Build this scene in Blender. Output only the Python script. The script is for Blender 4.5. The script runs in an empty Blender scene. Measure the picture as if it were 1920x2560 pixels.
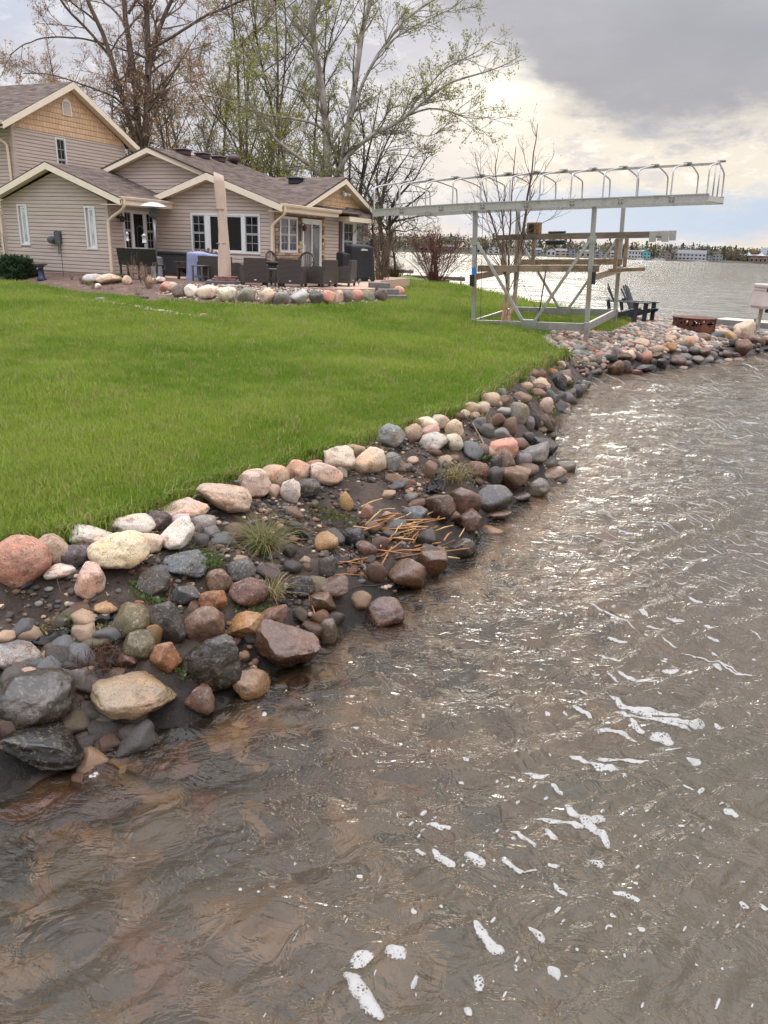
import bpy, math, random
import numpy as np
from mathutils import Vector, Matrix

rng = np.random.default_rng(7)
random.seed(7)
sc = bpy.context.scene
COL = sc.collection
R_ = math.radians

# ------------------------------------------------------------------ camera
FPX, PIT, ROL, CAMH = 1900.0, R_(19.15), R_(2.0), 2.34
f0 = np.array([0, math.cos(PIT), -math.sin(PIT)])
u0 = np.array([0, math.sin(PIT), math.cos(PIT)])
r0 = np.array([1.0, 0, 0])
CR = math.cos(ROL) * r0 + math.sin(ROL) * u0
CU = -math.sin(ROL) * r0 + math.cos(ROL) * u0
CC = np.array([0, 0, CAMH])
cam = bpy.data.objects.new('camera', bpy.data.cameras.new('camera'))
COL.objects.link(cam)
cam.data.sensor_fit = 'VERTICAL'
cam.data.angle = 2 * math.atan(1280 / FPX)
cam.data.clip_start = 0.05
cam.data.clip_end = 6000
cam.matrix_world = Matrix(((CR[0], CU[0], -f0[0], 0), (CR[1], CU[1], -f0[1], 0), (CR[2], CU[2], -f0[2], CAMH), (0, 0, 0, 1)))
sc.camera = cam

# ------------------------------------------------------------------ sky, sun, exposure
SUN_AZ, SUN_EL = 6.0, 11.0
w = bpy.data.worlds.new('World'); sc.world = w; w.use_nodes = True
nt = w.node_tree
for n in list(nt.nodes): nt.nodes.remove(n)

def mk(tree, t, **k):
    n = tree.nodes.new(t)
    for a, v in k.items(): setattr(n, a, v)
    return n

class NX:
    """tiny helper for node expressions"""
    def __init__(s, tree): s.t = tree
    def inp(s, sock, v):
        if hasattr(v, 'is_output') or isinstance(v, bpy.types.NodeSocket): s.t.links.new(v, sock)
        else: sock.default_value = v
    def m(s, op, a, b=0.0, c=0.0, clamp=False):
        n = mk(s.t, 'ShaderNodeMath', operation=op, use_clamp=clamp)
        s.inp(n.inputs[0], a); s.inp(n.inputs[1], b); s.inp(n.inputs[2], c)
        return n.outputs[0]
    def ss(s, x, lo, hi):
        n = mk(s.t, 'ShaderNodeMapRange', interpolation_type='SMOOTHSTEP')
        s.inp(n.inputs[0], x); s.inp(n.inputs[1], lo); s.inp(n.inputs[2], hi)
        n.inputs[3].default_value = 0; n.inputs[4].default_value = 1
        return n.outputs[0]
    def lerp(s, x, lo, hi, a, b):
        n = mk(s.t, 'ShaderNodeMapRange')
        s.inp(n.inputs[0], x); n.inputs[1].default_value = lo; n.inputs[2].default_value = hi
        n.inputs[3].default_value = a; n.inputs[4].default_value = b
        return n.outputs[0]
    def mix(s, f, a, b, blend='MIX'):
        n = mk(s.t, 'ShaderNodeMix', data_type='RGBA', blend_type=blend)
        s.inp(n.inputs[0], f)
        for sock, v in ((n.inputs[6], a), (n.inputs[7], b)):
            if isinstance(v, tuple): v = tuple(v[:3]) + (1.0,)
            s.inp(sock, v)
        return n.outputs[2]
    def noise(s, vec, scale, detail=4, rough=.55, dist=0.0, dims='3D'):
        n = mk(s.t, 'ShaderNodeTexNoise', noise_dimensions=dims)
        if vec is not None: s.t.links.new(vec, n.inputs['Vector'])
        n.inputs['Scale'].default_value = scale; n.inputs['Detail'].default_value = detail
        n.inputs['Roughness'].default_value = rough; n.inputs['Distortion'].default_value = dist
        return n.outputs[0]
    def vor(s, vec, scale, feature='F1', out='Distance', rnd=1.0):
        n = mk(s.t, 'ShaderNodeTexVoronoi', feature=feature)
        if vec is not None: s.t.links.new(vec, n.inputs['Vector'])
        n.inputs['Scale'].default_value = scale; n.inputs['Randomness'].default_value = rnd
        return n.outputs[out]
    def mapv(s, vec, scale=(1, 1, 1), rot=(0, 0, 0), loc=(0, 0, 0)):
        n = mk(s.t, 'ShaderNodeMapping')
        s.t.links.new(vec, n.inputs[0]); n.inputs[1].default_value = loc
        n.inputs[2].default_value = rot; n.inputs[3].default_value = scale
        return n.outputs[0]
    def ramp(s, f, stops, mode='LINEAR'):
        n = mk(s.t, 'ShaderNodeValToRGB'); cr = n.color_ramp; cr.interpolation = mode
        while len(cr.elements) < len(stops): cr.elements.new(.5)
        for e, (p, c) in zip(cr.elements, stops):
            e.position = p; e.color = tuple(c[:3]) + (1,) if isinstance(c, (tuple, list)) else (c, c, c, 1)
        s.inp(n.inputs[0], f)
        return n.outputs[0]

def build_world():
    X = NX(nt)
    bg = mk(nt, 'ShaderNodeBackground'); out = mk(nt, 'ShaderNodeOutputWorld')
    nt.links.new(bg.outputs[0], out.inputs[0]); bg.inputs[1].default_value = 0.1
    sky = mk(nt, 'ShaderNodeTexSky', sky_type='NISHITA', sun_disc=False)
    sky.sun_elevation = R_(SUN_EL); sky.sun_rotation = R_(SUN_AZ)
    tc = mk(nt, 'ShaderNodeTexCoord'); d = tc.outputs['Generated']
    sep = mk(nt, 'ShaderNodeSeparateXYZ'); nt.links.new(d, sep.inputs[0])
    x, y, z = sep.outputs
    el = X.m('MULTIPLY', X.m('ARCSINE', X.m('MINIMUM', X.m('MAXIMUM', z, -1.0), 1.0)), 57.2958)
    az = X.m('MULTIPLY', X.m('ARCTAN2', x, y), 57.2958)
    n1 = X.m('SUBTRACT', X.noise(X.mapv(d, (1, 1, 2.2)), 7.0, 6, .6), .5)
    n2 = X.m('SUBTRACT', X.noise(X.mapv(d, (1, 1, 3.2), loc=(3, 1, 2)), 16.0, 6, .62), .5)
    n3 = X.m('SUBTRACT', X.noise(X.mapv(d, (1, 1, 2.0), loc=(7, 4, 1)), 3.0, 5, .55), .5)
    elw = X.m('ADD', el, X.m('ADD', X.m('MULTIPLY', n1, 5.0), X.m('MULTIPLY', n2, 2.5)))
    azw = X.m('ADD', az, X.m('ADD', X.m('MULTIPLY', n1, 5.0), X.m('MULTIPLY', n2, 4.0)))
    # base stratus
    base = X.mix(X.ss(n3, -.16, .16), (.86, .84, .87), (.64, .64, .71))
    base = X.mix(X.m('MULTIPLY', X.ss(X.m('ADD', n1, X.m('MULTIPLY', n2, .8)), .03, .2), .65), base, (1.06, 1.02, .96))
    base = X.mix(X.m('MULTIPLY', X.ss(X.m('ADD', n2, X.m('MULTIPLY', n3, .7)), .06, .24), .5), base, (.60, .62, .72))
    # cream lit cloud under the dark bank and round the hidden sun
    cream = X.m('MULTIPLY', X.ss(azw, -4.0, 9.0), X.m('MULTIPLY', X.ss(elw, 2.2, 4.4), X.m('SUBTRACT', 1.0, X.ss(el, 9.5, 13.0))))
    base = X.mix(X.m('MULTIPLY', cream, .8), base, (1.0, .90, .74))
    base = X.mix(X.m('MULTIPLY', X.m('MULTIPLY', cream, X.ss(X.m('ADD', n2, X.m('MULTIPLY', n1, .5)), .0, .13)), .75), base, (.74, .70, .72))
    n6 = X.m('SUBTRACT', X.noise(X.mapv(d, (1, 1, 2.6), loc=(1, 9, 4)), 26.0, 7, .66, .6), .5)
    base = X.mix(X.m('MULTIPLY', X.m('MULTIPLY', cream, X.ss(n6, .02, .14)), .8), base, (1.12, 1.05, .94))
    base = X.mix(X.m('MULTIPLY', X.m('MULTIPLY', X.m('SUBTRACT', 1.0, cream), X.ss(X.m('ADD', n6, n1), .04, .2)), .5), base, (1.04, 1.02, 1.0))
    # blue grey gap low over the water
    gap = X.m('MULTIPLY', X.m('MULTIPLY', X.ss(elw, 1.0, 1.9), X.m('SUBTRACT', 1.0, X.ss(elw, 3.2, 4.6))), X.ss(azw, 2.0, 11.0))
    blue = X.mix(.015, (5.3, 6.7, 8.6), sky.outputs[0])
    blue = X.mix(1.0, blue, (.1, .1, .1), 'MULTIPLY')
    base = X.mix(X.m('MULTIPLY', gap, .85), base, blue)
    # warm line on the horizon
    hz = X.m('MULTIPLY', X.m('SUBTRACT', 1.0, X.ss(elw, .6, 2.2)), X.ss(n2, -.15, .1))
    base = X.mix(X.m('MULTIPLY', hz, .75), base, (1.0, .86, .66))
    # pale blue break upper left
    bl = X.m('MULTIPLY', X.m('SUBTRACT', 1.0, X.ss(azw, -24.0, -19.0)), X.ss(elw, 10.2, 12.5))
    base = X.mix(X.m('MULTIPLY', bl, .45), base, (.62, .70, .88))
    # white patches, left
    # dark cloud bank, right and up
    edge = X.m('MULTIPLY', X.ramp(X.m('DIVIDE', X.m('ADD', az, 60.0), 150.0),
        [(0.0, 1.0), (.34, .9), (.40, .56), (.42, .45), (.444, .39), (.459, .34), (.48, .287), (.5, .25), (.52, .24), (.558, .247), (.7, .33), (1.0, .9)]), 30.0)
    dk = X.ss(X.m('SUBTRACT', X.m('ADD', el, X.m('ADD', X.m('MULTIPLY', n1, 5.5), X.m('MULTIPLY', n2, 4.0))), edge), -1.2, 2.2)
    dk = X.m('MULTIPLY', dk, X.m('SUBTRACT', 1.0, X.ss(el, 26.0, 48.0)))
    dark = X.mix(X.ss(n3, -.2, .2), (.385, .39, .435), (.52, .525, .57))
    base = X.mix(X.m('MULTIPLY', dk, .93), base, dark)
    # glow of the hidden sun
    ga = X.m('POWER', X.m('DIVIDE', X.m('SUBTRACT', azw, 5.6), 3.0), 2.0)
    ge = X.m('POWER', X.m('DIVIDE', X.m('SUBTRACT', elw, 9.2), 1.9), 2.0)
    gl = X.m('POWER', 2.718, X.m('MULTIPLY', X.m('ADD', ga, ge), -1.0))
    base = X.mix(X.m('MULTIPLY', gl, .9), base, (1.25, 1.2, 1.05))
    # overcast sky brightens towards the zenith
    zen = X.m('ADD', 1.0, X.m('MULTIPLY', X.ss(el, 14.0, 72.0), ZENITH))
    scl = mk(nt, 'ShaderNodeVectorMath', operation='SCALE')
    nt.links.new(base, scl.inputs[0]); nt.links.new(X.m('MULTIPLY', zen, 6.9), scl.inputs[3])
    # a little of the clear sky shows through everywhere
    fin = X.mix(.008, scl.outputs[0], sky.outputs[0])
    nt.links.new(fin, bg.inputs[0])
ZENITH = 4.3
build_world()

sun = bpy.data.lights.new('sun', 'SUN'); sun.energy = 0.6; sun.angle = R_(25); sun.color = (1, .91, .78)
so = bpy.data.objects.new('sun', sun); COL.objects.link(so)
so.rotation_euler = (R_(90 - SUN_EL), 0, R_(180 - SUN_AZ))
sc.view_settings.view_transform = 'Standard'; sc.view_settings.look = 'None'
sc.view_settings.exposure = 0.52; sc.view_settings.gamma = 1.0
sc.view_settings.use_curve_mapping = False
sc.render.engine = 'CYCLES'
cy = sc.cycles
cy.use_denoising = True; cy.use_adaptive_sampling = True; cy.adaptive_threshold = 0.015
cy.max_bounces = 8; cy.diffuse_bounces = 3; cy.glossy_bounces = 3; cy.transmission_bounces = 6; cy.transparent_max_bounces = 12
cy.sample_clamp_indirect = 6.0; cy.blur_glossy = 0.5

# ------------------------------------------------------------------ helpers
def ray(x, y): return f0 + CR * ((x - 960) / FPX) + CU * ((1280 - y) / FPX)
def at(x, y, z=0.0):
    d = ray(x, y); return CC + d * ((z - CAMH) / d[2])
def aty(x, y, Y):
    d = ray(x, y); return CC + d * (Y / d[1])

def tag(o, label=None, cat=None, group=None, kind=None):
    if label: o['label'] = label
    if cat: o['category'] = cat
    if group: o['group'] = group
    if kind: o['kind'] = kind
    return o

def empty(name, loc=(0, 0, 0), rz=0.0, label=None, cat=None, group=None, kind=None):
    o = bpy.data.objects.new(name, None); COL.objects.link(o)
    o.empty_display_size = .1
    o.location = tuple(loc); o.rotation_euler = (0, 0, rz)
    return tag(o, label, cat, group, kind)

def mesh_obj(name, verts, faces, material, parent=None, smooth=False, attrs=None):
    me = bpy.data.meshes.new(name)
    if isinstance(verts, np.ndarray) and isinstance(faces, np.ndarray):
        nv, nf, k = len(verts), len(faces), faces.shape[1]
        me.vertices.add(nv); me.vertices.foreach_set('co', verts.astype(np.float32).ravel())
        me.loops.add(nf * k); me.loops.foreach_set('vertex_index', faces.astype(np.int32).ravel())
        me.polygons.add(nf); me.polygons.foreach_set('loop_start', np.arange(0, nf * k, k, dtype=np.int32))
        me.update(calc_edges=True)
    else:
        me.from_pydata([tuple(map(float, v)) for v in verts], [], [tuple(map(int, f)) for f in faces])
        me.update()
    if attrs:
        for nm, (typ, dom, data) in attrs.items():
            a = me.attributes.new(nm, typ, dom)
            a.data.foreach_set('color' if typ == 'FLOAT_COLOR' else 'value', np.asarray(data, np.float32).ravel())
    if smooth: me.polygons.foreach_set('use_smooth', [True] * len(me.polygons))
    mats = material if isinstance(material, (list, tuple)) else [material]
    for m in mats:
        if m: me.materials.append(m)
    o = bpy.data.objects.new(name, me); COL.objects.link(o)
    if parent: o.parent = parent
    return o

def link_copy(o, parent=None, **k):
    c = o.copy(); COL.objects.link(c)
    if parent is not None: c.parent = parent
    return c

def copy_tree(o, parent=None):
    c = o.copy(); COL.objects.link(c)
    if parent is not None: c.parent = parent
    for ch in list(o.children): copy_tree(ch, c)
    return c

class MB:
    """mesh builder: boxes, bars, tubes, lathes, prisms joined into ONE mesh object"""
    def __init__(s): s.v = []; s.f = []
    def add(s, v, f):
        b = len(s.v); s.v += [tuple(map(float, p)) for p in v]; s.f += [tuple(b + i for i in q) for q in f]; return s
    def box(s, x0, y0, z0, x1, y1, z1, M=None, bev=0.0):
        if bev > 0:
            return s.rbox(x0, y0, z0, x1, y1, z1, bev, M)
        v = [(x, y, z) for z in (z0, z1) for y in (y0, y1) for x in (x0, x1)]
        if M is not None: v = [tuple(M @ Vector(p)) for p in v]
        return s.add(v, [(0, 2, 3, 1), (4, 5, 7, 6), (0, 1, 5, 4), (2, 6, 7, 3), (0, 4, 6, 2), (1, 3, 7, 5)])
    def rbox(s, x0, y0, z0, x1, y1, z1, b, M=None):
        # box with chamfered edges
        v = []; idx = {}
        for iz, z in ((0, z0), (1, z1)):
            for iy, y in ((0, y0), (1, y1)):
                for ix, x in ((0, x0), (1, x1)):
                    sx = b if ix == 0 else -b; sy = b if iy == 0 else -b; sz = b if iz == 0 else -b
                    for ax, p in (('x', (x, y + sy, z + sz)), ('y', (x + sx, y, z + sz)), ('z', (x + sx, y + sy, z))):
                        idx[(ix, iy, iz, ax)] = len(v); v.append(p)
        I = lambda *k: idx[k]
        f = []
        for q in (0, 1):
            a = [I(q, 0, 0, 'x'), I(q, 1, 0, 'x'), I(q, 1, 1, 'x'), I(q, 0, 1, 'x')]; f.append(a if q else a[::-1])
            a = [I(0, q, 0, 'y'), I(0, q, 1, 'y'), I(1, q, 1, 'y'), I(1, q, 0, 'y')]; f.append(a if q else a[::-1])
            a = [I(0, 0, q, 'z'), I(1, 0, q, 'z'), I(1, 1, q, 'z'), I(0, 1, q, 'z')]; f.append(a if q else a[::-1])
        for i in (0, 1):
            for j in (0, 1):
                f.append((I(i, j, 0, 'x'), I(i, j, 1, 'x'), I(i, j, 1, 'y'), I(i, j, 0, 'y')))
                f.append((I(i, 0, j, 'x'), I(i, 1, j, 'x'), I(i, 1, j, 'z'), I(i, 0, j, 'z')))
                f.append((I(0, i, j, 'y'), I(1, i, j, 'y'), I(1, i, j, 'z'), I(0, i, j, 'z')))
                for k in (0, 1): f.append((I(i, j, k, 'x'), I(i, j, k, 'y'), I(i, j, k, 'z')))
        if M is not None: v = [tuple(M @ Vector(p)) for p in v]
        return s.add(v, f)
    def bar(s, a, b, w, h=None, up=(0, 0, 1)):
        # rectangular bar from a to b, w across, h along 'up'
        h = h or w; a = Vector(a); b = Vector(b); d = (b - a).normalized(); up = Vector(up)
        if abs(d.dot(up)) > .98: up = Vector((0, 1, 0))
        sx = d.cross(up).normalized(); uz = sx.cross(d)
        v = []
        for p in (a, b):
            for i, j in ((-1, -1), (1, -1), (1, 1), (-1, 1)): v.append(p + sx * (w / 2 * i) + uz * (h / 2 * j))
        return s.add(v, [(3, 2, 1, 0), (4, 5, 6, 7), (0, 1, 5, 4), (1, 2, 6, 5), (2, 3, 7, 6), (3, 0, 4, 7)])
    def tube(s, pts, r, n=8, cap=True):
        pts = [Vector(p) for p in pts]; k = len(pts)
        rs = r if isinstance(r, (list, tuple)) else [r] * k
        v = []; prev = None
        for i, p in enumerate(pts):
            d = (pts[min(i + 1, k - 1)] - pts[max(i - 1, 0)]).normalized()
            if prev is None:
                a = d.orthogonal().normalized()
            else:
                a = (prev - d * prev.dot(d)).normalized()
            prev = a; c = d.cross(a)
            for j in range(n):
                t = 2 * math.pi * j / n; v.append(p + (a * math.cos(t) + c * math.sin(t)) * rs[i])
        f = [(i * n + j, i * n + (j + 1) % n, (i + 1) * n + (j + 1) % n, (i + 1) * n + j) for i in range(k - 1) for j in range(n)]
        if cap: f += [tuple(range(n))[::-1], tuple(range((k - 1) * n, k * n))]
        return s.add(v, f)
    def lathe(s, prof, n=20, c=(0, 0, 0), sx=1, sy=1, M=None):
        v = [(c[0] + r * math.cos(2 * math.pi * j / n) * sx, c[1] + r * math.sin(2 * math.pi * j / n) * sy, c[2] + z) for r, z in prof for j in range(n)]
        k = len(prof)
        f = [(i * n + j, i * n + (j + 1) % n, (i + 1) * n + (j + 1) % n, (i + 1) * n + j) for i in range(k - 1) for j in range(n)]
        if prof[0][0] > 1e-4: f.append(tuple(range(n))[::-1])
        if prof[-1][0] > 1e-4: f.append(tuple(range((k - 1) * n, k * n)))
        if M is not None: v = [tuple(M @ Vector(p)) for p in v]
        return s.add(v, f)
    def prism(s, poly, vec):
        # polygon (3D points) extruded by vec
        k = len(poly); v = [Vector(p) for p in poly] + [Vector(p) + Vector(vec) for p in poly]
        f = [tuple(range(k))[::-1], tuple(range(k, 2 * k))] + [(i, (i + 1) % k, k + (i + 1) % k, k + i) for i in range(k)]
        return s.add(v, f)
    def build(s, name, m, parent=None, smooth=False):
        o = mesh_obj(name, s.v, s.f, m, parent, smooth)
        return o

def chaikin(pts, it=2):
    pts = [Vector(p) for p in pts]
    for _ in range(it):
        q = [pts[0]]
        for a, b in zip(pts[:-1], pts[1:]): q += [a.lerp(b, .25), a.lerp(b, .75)]
        q.append(pts[-1]); pts = q
    return pts

# ------------------------------------------------------------------ materials
MATS = {}
def mat(name, col, rough=.6, metal=0.0, var=0.0, vscale=4.0, bump=0.0, bscale=60.0, spec=.5, col2=None, stretch=(1, 1, 1), trans=0.0, coat=0.0):
    """plain procedural surface: colour with noise variation towards col2 and a little bump"""
    if name in MATS: return MATS[name]
    m = bpy.data.materials.new(name); m.use_nodes = True; t = m.node_tree; X = NX(t)
    b = t.nodes['Principled BSDF']
    b.inputs['Roughness'].default_value = rough; b.inputs['Metallic'].default_value = metal
    b.inputs['Specular IOR Level'].default_value = spec
    if coat: b.inputs['Coat Weight'].default_value = coat
    tc = mk(t, 'ShaderNodeTexCoord').outputs['Object']
    v = X.mapv(tc, stretch)
    if var > 0 or col2:
        c2 = col2 or tuple(c * (1 - var) for c in col)
        f = X.ss(X.noise(v, vscale, 5, .6), .36, .64)
        t.links.new(X.mix(f, tuple(col), tuple(c2)), b.inputs['Base Color'])
    else: b.inputs['Base Color'].default_value = tuple(col) + (1,)
    if bump:
        bn = mk(t, 'ShaderNodeBump'); bn.inputs['Strength'].default_value = bump; bn.inputs['Distance'].default_value = .02
        t.links.new(X.noise(v, bscale, 4, .6), bn.inputs['Height']); t.links.new(bn.outputs[0], b.inputs['Normal'])
    MATS[name] = m
    return m

def stone_mat(name='stone'):
    """one stone material; colour comes from the object's colour, alpha is how wet it is"""
    m = bpy.data.materials.new(name); m.use_nodes = True; t = m.node_tree; X = NX(t); b = t.nodes['Principled BSDF']
    oi = mk(t, 'ShaderNodeObjectInfo'); tc = mk(t, 'ShaderNodeTexCoord').outputs['Object']
    off = mk(t, 'ShaderNodeVectorMath', operation='ADD'); t.links.new(tc, off.inputs[0])
    rv = mk(t, 'ShaderNodeCombineXYZ')
    for i, k in enumerate((37.0, 11.0, 53.0)): t.links.new(X.m('MULTIPLY', oi.outputs['Random'], k), rv.inputs[i])
    t.links.new(rv.outputs[0], off.inputs[1]); v = off.outputs[0]
    big = X.noise(v, 4.5, 6, .62, .6); fine = X.noise(v, 42.0, 4, .7); sp = X.noise(v, 120.0, 2, .6)
    c = oi.outputs['Color']
    warm = X.mix(1.0, c, (1.25, .93, .72), 'MULTIPLY')
    c = X.mix(X.m('MULTIPLY', X.ss(big, .48, .66), .75), c, warm)
    dark = X.mix(1.0, c, (.45, .42, .40), 'MULTIPLY')
    c = X.mix(X.m('MULTIPLY', X.ss(X.noise(X.mapv(v, (1, 1, 1), loc=(5, 5, 5)), 9.0, 7, .68, .8), .50, .66), .85), c, dark)
    # mineral grain
    c = X.mix(X.m('MULTIPLY', X.ss(sp, .55, .64), .75), c, X.mix(1.0, c, (.30, .28, .27), 'MULTIPLY'))
    c = X.mix(X.m('MULTIPLY', X.ss(fine, .56, .66), .5), c, X.mix(.6, c, (.66, .58, .5)))
    # pits and hairline cracks
    cr = mk(t, 'ShaderNodeTexVoronoi', feature='DISTANCE_TO_EDGE'); wv_ = mk(t, 'ShaderNodeVectorMath', operation='ADD'); t.links.new(v, wv_.inputs[0]); sn_ = mk(t, 'ShaderNodeVectorMath', operation='SCALE'); nzc = mk(t, 'ShaderNodeTexNoise'); nzc.inputs['Scale'].default_value = 6; t.links.new(v, nzc.inputs['Vector']); t.links.new(nzc.outputs['Color'], sn_.inputs[0]); sn_.inputs[3].default_value = .25; t.links.new(sn_.outputs[0], wv_.inputs[1])
    t.links.new(wv_.outputs[0], cr.inputs['Vector']); cr.inputs['Scale'].default_value = 7.0
    crk = X.m('MULTIPLY', X.m('SUBTRACT', 1.0, X.ss(cr.outputs['Distance'], .0, .022)), X.ss(big, .5, .6))
    c = X.mix(X.m('MULTIPLY', crk, .7), c, X.mix(1.0, c, (.25, .22, .2), 'MULTIPLY'))
    # veins in some
    vein = X.m('SUBTRACT', 1.0, X.ss(X.m('ABSOLUTE', X.m('SUBTRACT', X.noise(X.mapv(v, (1.3, .7, 2)), 3.0, 5, .6, 1.2), .5)), .0, .02))
    c = X.mix(X.m('MULTIPLY', vein, .35), c, X.mix(.5, c, (.6, .55, .5)))
    # wet: near the water line, or as painted in alpha
    geo = mk(t, 'ShaderNodeNewGeometry'); sz = mk(t, 'ShaderNodeSeparateXYZ'); t.links.new(geo.outputs['Position'], sz.inputs[0])
    zz = X.m('ADD', sz.outputs[2], X.m('MULTIPLY', X.m('SUBTRACT', big, .5), .18))
    wet = X.m('MAXIMUM', X.m('SUBTRACT', 1.0, X.ss(zz, .15, .34)), oi.outputs['Alpha'])
    c = X.mix(wet, c, X.mix(1.0, c, (.46, .39, .32), 'MULTIPLY'))
    t.links.new(c, b.inputs['Base Color'])
    t.links.new(X.m('SUBTRACT', .82, X.m('MULTIPLY', wet, X.lerp(fine, .3, .7, .50, .70))), b.inputs['Roughness'])
    t.links.new(X.m('ADD', .3, X.m('MULTIPLY', wet, .35)), b.inputs['Specular IOR Level'])
    bn = mk(t, 'ShaderNodeBump'); bn.inputs['Strength'].default_value = .7; bn.inputs['Distance'].default_value = .012
    h = X.m('ADD', X.m('MULTIPLY', X.noise(v, 16.0, 8, .68), 1.0), X.m('MULTIPLY', fine, .3))
    t.links.new(h, bn.inputs['Height']); t.links.new(bn.outputs[0], b.inputs['Normal'])
    return m
STONE = stone_mat()

# ------------------------------------------------------------------ numeric noise
class VN:
    """value noise on a random lattice, 2D and 3D, vectorised"""
    def __init__(s, seed):
        s.g = np.random.default_rng(seed).random((64, 64, 64)).astype(np.float32)
    def __call__(s, x, y, z=None):
        z = np.zeros_like(x) if z is None else z
        xi, yi, zi = np.floor(x).astype(int), np.floor(y).astype(int), np.floor(z).astype(int)
        fx, fy, fz = x - xi, y - yi, z - zi
        fx, fy, fz = (t * t * (3 - 2 * t) for t in (fx, fy, fz))
        g = lambda a, b, c: s.g[(xi + a) & 63, (yi + b) & 63, (zi + c) & 63]
        lx = lambda b, c: g(0, b, c) * (1 - fx) + g(1, b, c) * fx
        ly = lambda c: lx(0, c) * (1 - fy) + lx(1, c) * fy
        return (ly(0) * (1 - fz) + ly(1) * fz) - .5
    def fbm(s, x, y, z=None, o=4, l=2.03, p=.5):
        r = 0; a = 1.0
        for i in range(o):
            r = r + a * s(x + i * 7.3, y + i * 3.1, None if z is None else z + i * 5.7); a *= p; x = x * l; y = y * l; z = None if z is None else z * l
        return r
N1, N2, N3 = VN(1), VN(2), VN(3)

# ================================================================== TERRAIN
K = 1920 / 1659.0
LAWN_PX = [(0, 1165), (130, 1150), (230, 1115), (330, 1085), (430, 1040), (540, 1010), (640, 985), (740, 955), (820, 930), (900, 905), (980, 880), (1060, 840), (1130, 800), (1190, 765), (1225, 748), (1290, 752), (1400, 742), (1500, 732), (1600, 717)]
WAT_PX = [(0, 1715), (110, 1650), (200, 1585), (300, 1580), (400, 1570), (470, 1525), (560, 1465), (680, 1410), (720, 1370), (800, 1340), (850, 1285), (940, 1240), (1000, 1205), (1030, 1145), (1110, 1090), (1150, 1060), (1200, 1020), (1195, 950), (1205, 885), (1240, 845), (1290, 806), (1380, 804), (1470, 793), (1560, 779), (1659, 757)]
Lp = [tuple(at(x * K, y * K, .62 if x < 1200 else .52 if x < 1250 else .38)[:2]) for x, y in LAWN_PX]
Wp = [tuple(at(x * K, y * K, .0)[:2]) for x, y in WAT_PX]
back = [(10.9, 23.2), (10.6, 24.6), (9.6, 25.6), (8.2, 26.0), (6.3, 26.8), (5.2, 29.4), (4.1, 38.5), (2.8, 47.0), (.9, 53.0), (-1.2, 60), (-6, 72), (-30, 90), (-140, 140), (-400, 300)]
backw = [(12.3, 22.9), (11.8, 25.2), (10.3, 26.8), (8.6, 27.2), (7.4, 27.8), (6.5, 30.0), (5.4, 39.0), (4.0, 48.0), (2.2, 54.3), (.2, 61.5), (-5, 74), (-30, 93), (-140, 144), (-400, 306)]
LAND = np.array([(-60, -14), (-9, -3.0), (-3.6, 2.2)] + Lp + back + [(-400, -100)])
SHORE = np.array([(-60, -17), (-9, -4.0), (-2.7, 1.7)] + Wp + backw + [(-400, -103)])

def inpoly(P, poly):
    x, y = P[:, 0], P[:, 1]; r = np.zeros(len(P), bool)
    for (x1, y1), (x2, y2) in zip(poly, np.roll(poly, -1, 0)):
        c = ((y1 > y) != (y2 > y)); 
        if y1 != y2: r ^= c & (x < (x2 - x1) * (y - y1) / (y2 - y1) + x1)
    return r
def pdist(P, poly, closed=True):
    d = np.full(len(P), 1e9); nxt = np.roll(poly, -1, 0) if closed else poly[1:]
    for a, b in zip(poly, nxt):
        ab = b - a; t = np.clip(((P - a) @ ab) / (ab @ ab + 1e-12), 0, 1)
        d = np.minimum(d, np.hypot(*(P - a - t[:, None] * ab).T))
    return d
BEACH = np.array([tuple(at(x, y, .6)[:2]) for x, y in [(1345, 836), (1400, 822), (1470, 829), (1530, 826), (1572, 815), (1575, 806), (1540, 797), (1500, 789)]] + [(7.2, 27.4), (14, 28), (14, 21), (9, 16), (3.6, 14.6)])
BED = np.array([(-24, 32.5)] + [tuple(at(x, y, .79)[:2]) for x, y in [(0, 704), (58, 710), (174, 731), (318, 745), (375, 757), (430, 757), (515, 761), (615, 766), (700, 770), (748, 770), (825, 769), (900, 766), (960, 757), (1012, 752), (1016, 716)]] + [(.2, 27.5), (.6, 31), (-1.5, 34), (-8, 40), (-24, 44)])
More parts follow.
